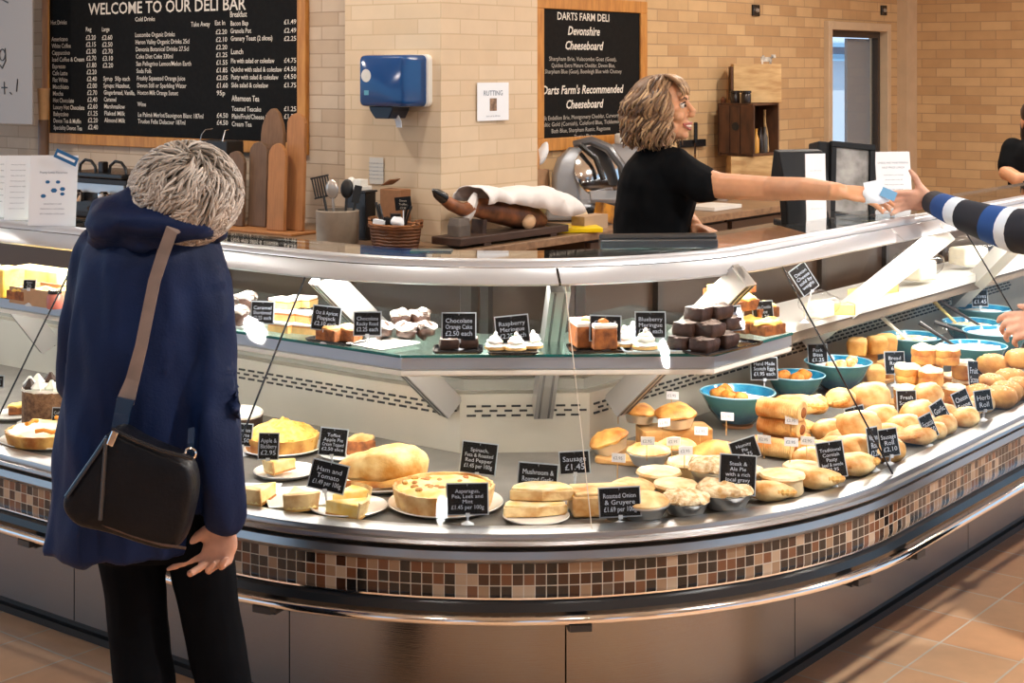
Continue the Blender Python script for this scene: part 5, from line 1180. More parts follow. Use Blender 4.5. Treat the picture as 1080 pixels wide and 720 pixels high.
obj('pastry_block', MB().box((0, .04, .026), (.148, .10, .05)).rough(.003, 30), M_PASTRY, sb_, smooth=False, bevel=.005)
obj('browned_top', MB().box((0, .04, .053), (.140, .092, .008)).rough(.004, 40), M_PASTRY, sb_, smooth=False, bevel=.003)
# behind the customer and at the far left
ck_ = thing('iced_cake', 'round white-iced cake with dark sides half behind the navy sleeve', 'cake', lift(248, 458, .008), 0)
obj('sponge', MB().lathe([(0, 0), (.078, 0), (.08, .004), (.08, .05), (0, .05)], 36), M_CHOC, ck_); obj('icing', MB().lathe([(0, .049), (.081, .049), (.083, .056), (.078, .062), (0, .064)], 36).rough(.003, 30), M_CREAM, ck_)
plate('white_plate', 'white plate under the round white-iced cake', 248, 458, .095, h=.008)
ck_ = thing('gateau', 'tall cake with crumb-coated sides and piped cream on top', 'cake', lift(54, 447, .008), 0)
obj('crumb_side', MB().lathe([(0, 0), (.083, 0), (.085, .004), (.085, .10), (0, .10)], 40).rough(.003, 90), mat('nut_coat', srgb(150, 112, 80), .8, col2=srgb(96, 66, 46), vscale=70, bump=.8, bscale=120), ck_)
obj('cream_top', MB().lathe([(0, .098), (.085, .099), (.084, .106), (0, .108)], 36), M_CREAM, ck_)
for k in range(10):
    a = 2*PI*k/10; obj('cream_rosette', MB().lathe([(0, .106), (.018, .106), (.02, .114), (.012, .124), (.004, .136), (0, .137)], 12, (.064*math.cos(a), .064*math.sin(a), 0), wob=lambda k_, i: 1+.12*math.cos(k_*PI)), M_CREAM if k % 3 else M_CHOC, ck_)
plate('white_plate', 'white plate under the tall crumb-coated cake', 54, 447, .10, h=.008)
place('crumble_slice', lift(21, 438, .007), 'yellow sponge slice beside the tall crumb-coated cake', 'cake slice', .3, .8)
plate('white_plate', 'white plate with a yellow sponge slice beside the tall cake', 16, 440, .075)
plate('white_platter', 'white platter under the cream-topped flan at the photo edge', 22, 474, .15, .75, cat='platter', rz=-.3)
fl_ = thing('cream_flan', 'pale cream-topped flan with orange edges nearest the left glass', 'flan', lift(24, 474, .010), .2, )
obj('flan_base', flutedring(.118, .03), M_PASTRYD, fl_, ang=70); obj('cream_top', MB().lathe([(0, .026), (.112, .028), (.108, .036), (.06, .042), (0, .043)], 36).rough(.008, 24), mat('custard_cream', srgb(252, 246, 226), .5, col2=srgb(250, 226, 150), vscale=12), fl_)
for a, r_ in ((.4, .07), (2.2, .06), (4.4, .09), (5.2, .085)): obj('orange_peel', MB().tube([(r_*math.cos(a+k*.25), r_*math.sin(a+k*.25), .046+.004*math.sin(k*2)) for k in range(5)], .006, 8), mat('peel_orange', srgb(214, 132, 30), .4), fl_)

# --- pies on and around the oak board
o = tag(obj('oak_board', MB().prism(rrect(-.16, .17, -.115, .115, .02), 0, .014), M_OAK, smooth=False, bevel=.003), 'oak board under the pile of foil pies', 'board'); o.location = at(694, 482, ZD); o.rotation_euler.z = -.30
o = tag(obj('oak_board_riser', MB().prism(rrect(-.10, .10, -.05, .05, .01), 0, .05), M_OAK, smooth=False, bevel=.003), 'small raised oak block at the back of the foil pies', 'board'); o.location = at(704, 470, ZD+.0145)+V((.02, .02, 0)); o.rotation_euler.z = .15
ob = ZD+.0175
PIES = [('deep_pie', 646, 476, 0, .95, 'orange-gold foil pie tipped at the outer corner of the oak board', .35), ('foil_pie', 684, 489, 0, 1.0, 'golden lidded foil pie at the front edge of the oak board', 0),
 ('deep_pie', 674, 466, .056, .8, 'small brown-gold pie at the back of the oak board beside the riser', .1), ('deep_pie', 713, 469, .052, .98, 'big golden pie topping the back of the pie pile', -.05),
 ('foil_pie', 714, 482, 0, .92, 'golden foil pie half hidden between the pork pie and the front foil pie', 0), ('deep_pie', 756, 487, -.0145, 1.1, 'rough golden pie beside the teal bowl', 0),
 ('pork_pie', 728, 500, -.0145, 1.05, 'pale raised pork pie with a crimped lid in front of the oak board', 0), ('pork_pie', 695, 510, -.0145, 1.0, 'pale raised pie with white flags in front of the oak board', 0),
 ('foil_pie', 672, 523, -.0145, 1.0, 'golden foil pie behind the onion price card', 0), ('foil_pie', 706, 540, -.0145, 1.05, 'foil pie at the glass beside the onion price card', 0),
 ('crumble_pie', 733, 540, -.0145, .95, 'smaller crumble-topped pie at the glass', 0), ('crumble_pie', 768, 536, -.0145, 1.12, 'bigger crumble-topped pie at the glass before the tall price card', 0),
 ('crumble_pie', 750, 520, .02, 1.05, 'crumble-topped pie raised behind the bigger crumble pie', 0), ('pork_pie', 716, 523, -.0145, .95, 'pale pie squeezed between the crumble pies and the pork pie', 0),
 ('pork_pie', 824, 512, -.0145, 1.0, 'pale straight-sided pie in the front row beside the tall price card', 0), ('pork_pie', 848, 505, -.0145, .9, 'pale pie in the front row under the wavy price card', 0),
 ('pasty', 830, 524, -.0145, .9, 'flat golden pasty lying at the glass beside the tall price card', 0), ('pasty', 868, 513, -.0145, .95, 'pale pasty lying at the glass in front of the leaning price card', 0),
 ('crumble_pie', 798, 508, -.0145, .9, 'crumbly pie half hidden behind the tall price card', 0)]
for k, u, v, dz, s, lb, tl in PIES:
    p = at(u, v, ob); p.z += dz
    place(k, p, lb, 'pie' if k != 'pasty' else 'pasty', random.random()*6 if k != 'pasty' else random.uniform(-.5, .2), s, None, 0, tl)
FL = [(708, 469, .088, 'white price flag stuck in the topmost golden pie'), (652, 473, .07, 'white price flag on the tipped orange-gold pie'), (699, 487, .055, 'white price flag on the front foil pie of the oak board'), (766, 482, .06, 'white price flag on the rough golden pie'), (738, 495, .05, 'white price flag on the crimped pork pie'),
 (682, 506, .05, 'white price flag on the pale raised pie, the nearer to the onion card'), (708, 505, .05, 'white price flag on the pale raised pie, the nearer to the pork pie'), (722, 518, .05, 'white price flag on the squeezed pale pie'), (833, 508, .05, 'white price flag on the straight-sided pie'), (851, 503, .045, 'white price flag on the pale pie under the wavy card'), (806, 503, .05, 'white price flag beside the top corner of the tall card'), (651, 517, .03, 'small white price flag alone behind the tray bake'), (834, 482, .05, 'white price flag before the ridged sausage rolls'), (787, 442, .02, 'white price flag at the foot of the first teal bowl')]
for u, v, dz, lb in FL:
    place('price_flag', lift(u, v, dz), lb, 'price flag', random.uniform(-.5, .4), 1.0, 'white price flags in the pastries', tx=random.uniform(-.2, .2))

# --- ridged sausage rolls and pasties
for u, v, dz, rz, s, lb in [(822, 482, 0, -.55, 1, 'ridged sausage roll at the bottom of the stack, nearest the flag'), (830, 474, .0, -.6, 1, 'ridged sausage roll at the back of the stack'), (824, 477, .048, -.58, 1, 'ridged sausage roll in the middle of the stack'), (824, 478, .096, -.55, 1.04, 'topmost ridged sausage roll of the stack')]:
    place('sausage_roll', lift(u, v, dz), lb, 'sausage roll', rz, s)
PAS = [('pasty', 846, 462, 0, .1, 1.05, 'golden pasty under the topmost pasty behind the sausage rolls'), ('pasty', 842, 455, .052, -.35, 1.1, 'plump golden pasty lying above the ridged sausage rolls'), ('bread_roll', 866, 462, 0, .4, 1, 'small golden roll between the plump pasty and the brown card'), ('bread_roll', 872, 452, .045, .9, .9, 'golden roll lying behind the plump pasty'),
 ('pasty', 892, 455, .0, .8, 1.1, 'golden pasty upright behind the dark seam beside the brown card'), ('pasty', 886, 450, .05, 1.2, 1.1, 'golden pasty on top beside the dark glass seam'), ('bread_roll', 915, 447, .04, .2, 1.35, 'large pale roll crossed by the dark glass seam'), ('bread_roll', 918, 452, 0, .2, 1.25, 'large pale roll below the one crossed by the seam'),
 ('pasty', 862, 484, 0, -.2, 1, 'golden pasty lying before the sausage roll ends'), ('bread_roll', 852, 492, 0, .3, .9, 'small golden roll in front of the sausage rolls'), ('pasty', 888, 480, 0, -.5, 1.05, 'golden pasty behind the leaning dark price card'), ('pasty', 905, 474, .0, .5, 1.1, 'golden pasty beside the little slanting card'), ('bread_roll', 905, 492, 0, -.2, 1.45, 'big pale floury roll beside the leaning dark card'), ('bread_roll', 907, 482, .05, -.2, 1.3, 'big pale floury roll on top beside the dark seam'),
 ('pasty', 912, 500, 0, .5, 1.1, 'rough pale pasty at the glass by the leaning card'), ('seeded_roll', 940, 486, 0, .4, 1.0, 'brown roll at the glass behind the navy price card'), ('pasty', 930, 468, 0, .3, 1, 'flat pale pasty lying behind the navy price card'), ('bread_roll', 955, 462, 0, .2, 1.1, 'golden roll behind the navy price card'),
 ('pasty', 968, 466, 0, .6, 1.05, 'golden pasty at the glass right beside the navy card'), ('bread_roll', 972, 450, .0, .7, 1.35, 'big golden loaf below the scone board'), ('bread_roll', 978, 444, .05, .6, 1.1, 'golden roll on top of the big golden loaf'), ('bread_roll', 990, 458, 0, .3, 1.0, 'golden roll at the glass below the slanting cards'),
 ('pasty', 1000, 446, 0, .7, 1, 'golden pasty between two slanting cards near the glass'), ('bread_roll', 1012, 448, 0, .4, .95, 'pale floury roll at the glass under the slanting cards'), ('bread_roll', 985, 462, .0, .0, .8, 'little golden roll touching the glass lip'), ('pasty', 1022, 440, 0, .9, .9, 'little golden pasty at the glass end of the row'), ('bread_roll', 1035, 434, 0, .4, .95, 'golden roll behind the last slanting card')]
for k, u, v, dz, rz, s, lb in PAS:
    place(k, lift(u, v, dz), lb, 'roll' if 'roll' in k else 'pasty', rz, s)
# --- scones on their board
def obd(label, u, v, a, b, rz): o = tag(obj('oak_board', MB().prism(rrect(-a, a, -b, b, .02), 0, .012), M_OAK, smooth=False, bevel=.003), label, 'board'); o.location = at(u, v, ZD); o.rotation_euler.z = rz
obd('oak board under the pile of floury scones', 982, 424, .15, .10, .9)
zs_ = ZD+.0125
SC = [(958, 424, 0, 'scone at the near front corner of the scone pile'), (983, 430, 0, 'scone in the front of the pile, nearest the slanting cards'), (972, 415, 0, 'scone hidden low at the back of the scone pile'), (1002, 424, 0, 'scone low at the front beside the dark leaning card'), (1000, 412, 0, 'scone low at the back beside the white bowl'), (1016, 416, 0, 'scone at the far end of the scone pile'),
 (964, 421, .054, 'scone on the second layer nearest the oak cubes'), (988, 424, .054, 'scone on the second layer at the front of the pile'), (1010, 417, .054, 'scone on the second layer behind the dark leaning card'), (982, 413, .054, 'scone on the second layer at the back of the pile'), (975, 419, .108, 'scone on the third layer of the pile'), (998, 418, .108, 'topmost scone standing on the scone pile')]
for i, (u, v, dz, lb) in enumerate(SC): place('scone', V(at(u, v, zs_))+V((0, 0, dz)), lb, 'scone', random.random()*6, random.uniform(1.0, 1.12))
# --- square rolls on small boards
obd('small oak board under the square rolls behind the wide black card', 928, 398, .13, .075, .8)
for u, v, dz, lb in [(902, 396, .0, 'square roll low beside the third blue bowl'), (922, 403, 0, 'square roll at the front of its small oak board'), (936, 397, 0, 'square roll behind the wide black card'), (915, 389, 0, 'square roll at the back of its small oak board'), (904, 393, .064, 'square roll stacked nearest the white spoon handle'), (926, 391, .064, 'square roll stacked behind the wide black card'), (934, 389, .064, 'square roll stacked at the far end of its board')]:
    place('rock_cake', V(at(u, v, zs_))+V((0, 0, dz)), lb, 'roll', random.uniform(-.4, .8), .95)
for u, v, dz, lb in [(1046, 416, 0, 'seeded roll at the near end of the seeded roll heap'), (1066, 410, 0, 'seeded roll at the back of the seeded roll heap'), (1078, 420, 0, 'seeded roll at the photo edge in the heap'), (1052, 404, .03, 'seeded roll higher up before the blue bowls'), (1072, 405, .052, 'seeded roll on top of the heap at the photo edge'), (1040, 428, 0, 'seeded roll lying lowest before the slanting cards'), (1060, 426, .0, 'seeded roll at the front of the heap by the glass'), (1078, 432, .0, 'brown seeded roll nearest the glass lip')]:
    place('seeded_roll', lift(u, v, dz), lb, 'roll', random.random()*3, 1.1)

# --- glazed bowls
def glaze(name):
    m = bpy.data.materials.new(name); m.use_nodes = True; nt = m.node_tree; N = nt.nodes; L = nt.links; b = N['Principled BSDF']; b.inputs['Roughness'].default_value = .12; b.inputs['Coat Weight'].default_value = .4
    tc = N.new('ShaderNodeTexCoord'); sp = N.new('ShaderNodeSeparateXYZ'); L.new(tc.outputs['Object'], sp.inputs[0]); n = N.new('ShaderNodeTexNoise'); n.inputs['Scale'].default_value = 30; L.new(tc.outputs['Object'], n.inputs['Vector'])
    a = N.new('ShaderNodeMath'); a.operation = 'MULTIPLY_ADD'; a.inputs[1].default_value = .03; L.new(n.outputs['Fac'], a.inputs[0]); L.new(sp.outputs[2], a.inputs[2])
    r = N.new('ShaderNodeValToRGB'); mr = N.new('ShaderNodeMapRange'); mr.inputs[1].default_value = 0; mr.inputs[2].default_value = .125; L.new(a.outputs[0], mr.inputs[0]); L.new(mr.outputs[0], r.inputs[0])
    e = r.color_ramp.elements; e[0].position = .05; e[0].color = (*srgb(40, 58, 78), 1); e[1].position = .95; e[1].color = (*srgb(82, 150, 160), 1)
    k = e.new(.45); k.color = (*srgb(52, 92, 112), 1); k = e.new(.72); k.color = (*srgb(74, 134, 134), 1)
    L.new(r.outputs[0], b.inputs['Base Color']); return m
M_GLZ = glaze('teal_glaze'); M_GIN = mat('blue_glaze_inside', srgb(46, 142, 178), .12, col2=srgb(24, 104, 150), vscale=20, coat=.4); M_FOOT = mat('bowl_foot', srgb(150, 104, 70), .6)
def bowl_mesh(t):
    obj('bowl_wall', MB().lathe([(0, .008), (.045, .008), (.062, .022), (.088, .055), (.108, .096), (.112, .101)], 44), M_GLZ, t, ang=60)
    obj('rim', MB().tube([(.1115*math.cos(2*PI*k/44), .1115*math.sin(2*PI*k/44), .1025) for k in range(45)], .0026, 8), mat('rim_pale_blue', srgb(140, 190, 204), .2), t)
    obj('inner_glaze', MB().lathe([(.1105, .104), (.104, .094), (.083, .055), (.056, .026), (.035, .016), (0, .015)], 44), M_GIN, t, ang=60)
    obj('foot_ring', MB().lathe([(0, 0), (.045, 0), (.047, .004), (.046, .010), (0, .010)], 32), M_FOOT, t)
@kind
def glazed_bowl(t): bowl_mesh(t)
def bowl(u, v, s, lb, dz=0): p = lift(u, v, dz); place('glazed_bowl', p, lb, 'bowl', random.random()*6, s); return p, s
def fillc(p, s, name, label, cat, m, lvl=.088, rough_=.003, sc=50):
    r = s*(.083+(lvl-.055)*.53)*.95
    mb = MB().lathe([(0, s*lvl*.80), (r*.86, s*lvl*.82), (r, s*lvl), (r*.6, s*(lvl+.006)), (0, s*(lvl+.008))], 30).rough(rough_, sc)
    o = tag(obj(name, mb, m, ang=70), label, cat); o.location = p; o['kind'] = 'stuff'
M_DIP = mat('white_dressing', srgb(250, 246, 238), .35, vary=.03)
M_SLAW = mat('slaw', srgb(252, 244, 224), .5, col2=srgb(236, 196, 120), vscale=60, bump=.6, bscale=60)
p, s = bowl(778, 449, 1.0, 'large teal glazed bowl nearest the pies with fried pieces in it')
fillc(p, s, 'white_dressing', 'white creamy dressing in the teal bowl nearest the pies', 'dressing', M_DIP, .080, .003)
for k, (x, y, z) in enumerate(((-.058, -.005, .088), (-.035, .02, .092), (-.03, -.035, .086), (.0, -.045, .083))): place('scotch_egg', p+V((x, y, z-.012)), ['fried nugget at the rim of the nearest teal bowl', 'fried nugget farthest back in the nearest teal bowl', 'fried nugget in the middle of the nearest teal bowl', 'flat fried nugget deepest in the dressing of the nearest teal bowl'][k], 'fried nugget', k*1.3, .85)
p, s = bowl(839, 423, .84, 'grey-green glazed bowl, second from the pies')
fillc(p, s, 'white_dressing', 'white dressing in the second glazed bowl from the pies', 'dressing', M_DIP, .078, .003)
for k, (x, y, z) in enumerate(((-.04, .0, .07), (.0, -.03, .068), (.03, .01, .07))): place('scotch_egg', p+V((x, y, z-.008)), ['fried nugget nearest the rim in the second bowl from the pies', 'fried nugget at the front of the second bowl from the pies', 'fried nugget farthest from the pies in the second bowl'][k], 'fried nugget', k*1.1, .8)
p, s = bowl(884, 413, .98, 'deep teal glazed bowl crossed by the dark glass seam')
fillc(p, s, 'white_dressing', 'white dressing in the bowl crossed by the dark seam', 'dressing', M_DIP, .084, .003)
for k, (x, y, z) in enumerate(((.0, -.03, .085), (.035, -.02, .086), (.05, .02, .088), (-.03, -.045, .082))): place('bread_roll', p+V((x, y, z)), ['little sausage bun at the front of the bowl crossed by the seam', 'little sausage bun in the middle of the bowl crossed by the seam', 'little sausage bun at the far rim of the bowl crossed by the seam', 'little sausage bun at the near rim of the bowl crossed by the seam'][k], 'roll', k, .45)
p, s = bowl(961, 384, 1.0, 'dark glazed bowl of cubed salad with a white spoon')
fillc(p, s, 'cubed_salad', 'white and yellow cubed salad in the dark bowl with the white spoon', 'salad', mat('cube_salad', srgb(252, 248, 236), .45, col2=srgb(246, 206, 90), vscale=46, detail=1, bump=.6, bscale=50), .088, .008, 60)
sp1 = p
p, s = bowl(1028, 394, .98, 'wide glazed bowl of white slaw behind the topmost scone')
fillc(p, s, 'white_slaw', 'white slaw with crumbs in the wide bowl behind the scones', 'salad', M_SLAW, .090, .008, 60); sp2 = p
p, s = bowl(1050, 380, 1.05, 'dark blue glazed bowl of white salad, second row from the scones')
fillc(p, s, 'white_salad', 'smooth white salad in the dark blue bowl of the second row', 'salad', M_DIP, .092, .004); sp3 = p
p, s = bowl(1024, 366, .95, 'pale blue rimmed bowl under the yellow-handled spoon')
fillc(p, s, 'pale_salad', 'pale salad under the yellow-handled spoon', 'salad', M_SLAW, .085, .006); sp4 = p
p, s = bowl(1036, 350, .95, 'farthest blue rimmed bowl before the small clear price card')
fillc(p, s, 'pale_salad', 'pale salad in the farthest blue rimmed bowl', 'salad', M_DIP, .085, .006)
p, s = bowl(1090, 366, 1.0, 'blue glazed bowl at the photo edge below the pointing hand')
fillc(p, s, 'pale_salad', 'pale salad in the bowl below the pointing hand', 'salad', M_SLAW, .085, .006)
def spoon(p, d, ln, m, lb, name='salad_spoon'):
    d = V(d).normalized(); b = p+V((0, 0, .085)); t = thing(name, lb, 'spoon', b)
    obj('spoon_handle', MB().tube([d*.01, d*ln*.5, d*ln], [.005, .006, .0085], 8), m, t); obj('spoon_bowl', MB().ball(d*-.01, (.03, .022, .009), nu=12, nv=8), m, t)
M_WSP = mat('spoon_cream', srgb(236, 228, 214), .35); M_DSP = mat('spoon_dark', srgb(44, 36, 32), .35)
spoon(sp1+V((-.01, -.02, 0)), (-.75, -.1, .65), .15, M_WSP, 'cream plastic spoon leaning out of the cubed salad')
spoon(sp2+V((-.05, .02, 0)), (-.85, .15, .55), .16, M_DSP, 'dark spoon handle between the cubed salad and the white slaw')
spoon(sp3+V((-.06, -.01, 0)), (-.9, .15, .30), .17, M_DSP, 'dark spoon lying over the second row bowl rim')
spoon(sp3+V((.06, -.0, 0)), (.8, -.25, .35), .16, M_DSP, 'dark spoon at the far side of the dark blue bowl')
spoon(sp4+V((-.05, .0, 0)), (-.7, .1, .7), .14, mat('spoon_beech', srgb(238, 206, 130), .5), 'yellow wooden spoon handle in the pale blue rimmed bowl')
spoon(sp4+V((.03, -.04, 0)), (-.7, -.1, .42), .2, M_DSP, 'long dark spoon across the pale blue rimmed bowl')

fb_ = thing('film_bundle', 'crumpled clear film left behind the dark bowl of cubed salad', 'film', lift(996, 376, .0))
obj('film', MB().ball((0, 0, .07), (.035, .025, .06), nu=20, nv=14).rough(.014, 30), glass('film', (1, 1, 1)), fb_)
# --- the glass shelf
zs = ZS+.001
def onS(u, v, dz=0): p = at(u, v, zs); p.z += dz; return p
def tray(name, label, u, v, wx, wy, m, rz=0, h=.008):
    o = tag(obj(name, MB().loft([[V((x*s, y*s, z)) for x, y in rrect(-wx/2, wx/2, -wy/2, wy/2, .012, 3)] for s, z in ((.94, 0), (1, h*.6), (1, h), (.95, h), (.93, h*.4))]), m, smooth=False), label, 'tray'); o.location = onS(u, v); o.rotation_euler.z = rz; return o
M_GTRAY = mat('slate_tray', (.03, .032, .034), .2)
o = tray('white_tray', 'white tray under the white chip cake beside the navy coat', 254, 343, .15, .1, M_PLATE, AL)
for u, v, dz, lb in ((252, 343, .004, 'white chip cake block beside the navy coat, lower'), (253, 342, .034, 'white chip cake block beside the navy coat, upper')): place('rocky_road', onS(u, v, dz), lb, 'cake', .4, 1.15)
place('meringue', onS(238, 341, .006), 'white meringue half hidden by the navy coat', 'meringue', 0, .9)
for u, v, dz, rz, lb in ((300, 349, 0, AL, 'caramel slice low in the stack, nearest the dark glass seam'), (326, 351, 0, AL+.2, 'caramel slice low in the stack, nearest the strut'), (314, 343, 0, AL, 'caramel slice low at the back of the stack'), (303, 348, .028, AL+.15, 'caramel slice on the second layer over the seam side'), (324, 350, .028, AL-.1, 'caramel slice on the second layer on the strut side'), (318, 344, .056, AL+.3, 'caramel slice on top of the stack tilted to the strut'), (300, 346, .056, AL, 'caramel slice on top of the stack beside the small card')):
    place('caramel_slice', onS(u, v, dz), lb, 'cake slice', rz, 1.0)
tray('slate_tray', 'dark slate tray under the oat flapjacks', 356, 360, .16, .09, M_GTRAY, AL)
place('flapjack', onS(349, 361, .006), 'orange oat flapjack behind the first tilted shelf card', 'flapjack', AL, .85); place('flapjack', onS(366, 361, .006), 'orange oat flapjack between the two shelf cards beside the strut', 'flapjack', AL+.2, .85)
plate('square_plate', 'square white plate on the glass shelf under the rocky road', onS(404, 364), None, .07, sq=True, rz=AL-.1, h=.008)
for u, v, dz, lb in ((411, 358, 0.004, 'rocky road piece at the near end of the white-drizzled heap'), (428, 359, 0.004, 'rocky road piece in the front middle of the heap'), (446, 358, 0.004, 'rocky road piece at the far end of the heap'), (436, 351, .004, 'rocky road piece at the back of the heap'), (422, 357, .030, 'rocky road piece on top of the heap, the nearer'), (440, 356, .030, 'rocky road piece on top of the heap, the farther')): place('rocky_road', onS(u, v, dz), lb, 'rocky road', random.random()*6, 1.0)
tray('slate_tray', 'black tray under the chocolate cakes behind the third shelf card', 483, 370, .125, .10, M_BLACKTRAY, .02)
for u, v, lb in ((474, 369, 'dark chocolate cake on the black tray, nearer the rocky road'), (494, 368, 'dark chocolate cake on the black tray, nearer the middle strut'), (484, 362, 'dark chocolate cake at the back of the black tray')): place('brownie', onS(u, v, .006), lb, 'chocolate cake', .1, .75)
place('carrot_cake', onS(487, 366, .03), 'cream-topped cake piece rising behind the third shelf card', 'cake slice', .1, .62)
tray('slate_tray', 'dark tray under the meringue squares behind the leaning shelf card', 541, 371, .125, .10, M_BLACKTRAY, 0)
for u, v, lb in ((527, 370, 'white meringue on the dark tray, nearer the middle strut foot'), (545, 370, 'white meringue in the middle of the dark tray'), (556, 369, 'white meringue at the far end of the dark tray')): place('meringue', onS(u, v, .006), lb, 'meringue', 0, .8)
tray('slate_tray', 'dark tray under the carrot cake', 632, 369, .16, .11, M_BLACKTRAY, .06)
for u, v, lb in ((616, 366, 'carrot cake slice at the outer end of its dark tray'), (634, 368, 'carrot cake slice behind the shelf card on the dark tray')): place('carrot_cake', onS(u, v, .006), lb, 'cake slice', .2, 1.1)
tray('glass_tray', 'flat glass tray under the pale blue meringues', 690, 369, .17, .11, mat('glass_plate', srgb(176, 198, 206), .08), .08)
for u, v, lb in ((660, 367, 'pale meringue beside the carrot cake card'), (678, 369, 'pale meringue behind the blue-edged card'), (667, 362, 'pale meringue at the back of the glass tray')): place('meringue', onS(u, v, .006), lb, 'meringue', 0, .95)
tray('slate_tray', 'long dark tray under the stacked brownies at the shelf end', 758, 367, .25, .11, M_BLACKTRAY, AR-.1)
BR = [(722, 369, 0), (742, 371, 0), (764, 366, 0), (738, 362, 0), (758, 357, 0), (727, 368, .034), (748, 369, .034), (744, 361, .034), (766, 362, .034), (738, 366, .068), (757, 364, .068)]
BL = ['low brownie at the near corner of the brownie stack', 'low brownie at the front of the stack beside the tray corner', 'low brownie under the tilted brownie card', 'low brownie at the back near corner of the stack', 'low brownie at the back far corner of the stack', 'brownie in the second layer at the near corner', 'brownie in the second layer at the front', 'brownie in the second layer at the back', 'brownie in the second layer behind the brownie card', 'topmost brownie nearer the meringues', 'topmost brownie under the crumble slices']
for (u, v, dz), lb in zip(BR, BL): place('brownie', onS(u, v, dz+.004), lb, 'brownie', AR+random.uniform(-.2, .2), 1.0)
for (u, v, dz), lb in zip([(806, 353, .004), (796, 350, .004), (797, 349, .034), (782, 349, .06), (768, 349, .088), (779, 345, .095)], ['golden crumble slice lowest at the shelf end', 'golden crumble slice low behind the brownie card', 'golden crumble slice stacked behind the far shelf card', 'golden crumble slice in the upper stack, nearest the far card', 'topmost golden crumble slice nearest the strut', 'topmost golden crumble slice at the back']): place('crumble_slice', onS(u, v, dz), lb, 'cake slice', AR-.2, 1.0)
# far left of the shelf
bxk = thing('kraft_tray', 'brown kraft paper tray with cake on the shelf beyond the customer', 'tray', onS(50, 320), AL)
obj('tray_floor', MB().box((0, 0, .003), (.22, .11, .006)), mat('kraft', (0, 0, 0)), bxk, smooth=False)
for y in (-.055, .055): obj('tray_side', MB().box((0, y, .025), (.22, .004, .05)), mat('kraft', (0, 0, 0)), bxk, smooth=False)
for x in (-.11, .11): obj('tray_end', MB().box((x, 0, .025), (.004, .106, .05)), mat('kraft', (0, 0, 0)), bxk, smooth=False)
for u, v, dz, s, lb in ((30, 319, .03, 1.0, 'yellow lemon cake slice at the near end of the kraft tray'), (44, 320, .03, 1.0, 'yellow lemon cake slice in the middle of the kraft tray'), (58, 321, .03, 1.0, 'yellow lemon cake slice at the far end of the kraft tray')): place('crumble_slice', onS(u, v, dz-.02), lb, 'cake slice', AL, s)
ys = tag(obj('lemon_cake', MB().box((0, 0, .045), (.09, .08, .09)).rough(.002, 50), M_YELLOW, smooth=False, bevel=.006), 'tall yellow lemon cake with white icing at the photo edge', 'cake'); ys.location = onS(6, 312); ys.rotation_euler.z = AL
ys = tag(obj('icing_slab', MB().box((0, 0, .045), (.22, .06, .085)).rough(.002, 50), mat('lemon_iced', srgb(250, 236, 180), .5, col2=srgb(246, 206, 110), vscale=14), smooth=False, bevel=.008), 'long pale iced loaf cake behind the kraft tray', 'cake'); ys.location = onS(46, 311); ys.rotation_euler.z = AL
jr = thing('jam_jar', 'small pink jam jar with a dark lid beside the kraft tray', 'jar', onS(60, 324, 0)+V((-.0, -.02, 0)))
obj('glass_body', MB().lathe([(0, 0), (.022, 0), (.024, .006), (.024, .036), (.018, .044), (0, .044)], 18), mat('jam_pink', srgb(186, 106, 92), .15), jr); obj('lid', MB().lathe([(0, .044), (.02, .044), (.02, .054), (0, .055)], 18), M_BLK, jr)
# second white shelf: cheese
def on2(u, v, dz=0): p = at(u, v, ZW+.001); p.z += dz; return p
for u, v, rz, s, lb in ((902, 318, .5, .8, 'yellow cheese wedge on the white shelf before the tall white strut'), (938, 311, 1.0, .7, 'yellow cheese wedge behind the tall white strut'), (880, 333, .2, .7, 'small cheese wedge on the white shelf behind the dark seam')): place('cheese_wedge', on2(u, v)-V((NR.x, NR.y, 0))*.03, lb, 'cheese', rz, s)
place('cheese_wrap', on2(968, 299), 'pile of film-wrapped pale cheese on the white shelf', 'wrapped cheese', .8, 1.0); place('cheese_wrap', on2(1022, 283), 'film-wrapped cheese at the far end of the white shelf', 'wrapped cheese', .5, 1.0); place('cheese_wrap', on2(864, 338), 'film-wrapped cheese at the near end of the white shelf', 'wrapped cheese', .9, .7)

# keep everything on the deck between the front glass and the riser
bpy.context.view_layer.update()
def off(p):
    q = V((p.x, p.y))
    if (q-PA).dot(LD) > 0: return (q-PA).dot(NL), NL
    if (q-PB).dot(RD) > 0: return (q-PB).dot(NR), NR
    d = q-CC; return d.length-RAD, d.normalized()
def circles(o, ms):
    """plan discs and height span of a piece of food"""
    pts = [c.matrix_world @ v.co for c in ms for v in list(c.data.vertices)[::4]]
    inv = o.matrix_world.inverted(); lo = [inv @ p for p in pts]; sc = o.scale[0]
    x0, x1 = min(p.x for p in lo), max(p.x for p in lo); y0, y1 = min(p.y for p in lo), max(p.y for p in lo)
    hx, hy = (x1-x0)/2, (y1-y0)/2; r = min(hx, hy); c = V(((x0+x1)/2, (y0+y1)/2, 0)); ax = V((1, 0, 0)) if hx > hy else V((0, 1, 0)); e = max(hx, hy)-r
    ds = [c] if e < r*.2 else [c-ax*e*.8, c, c+ax*e*.8]
    return [((o.matrix_world @ d)-o.matrix_world.translation, r*sc*(.95 if d is c or len(ds) == 1 else .75)) for d in ds], min(p.z for p in pts), max(p.z for p in pts)
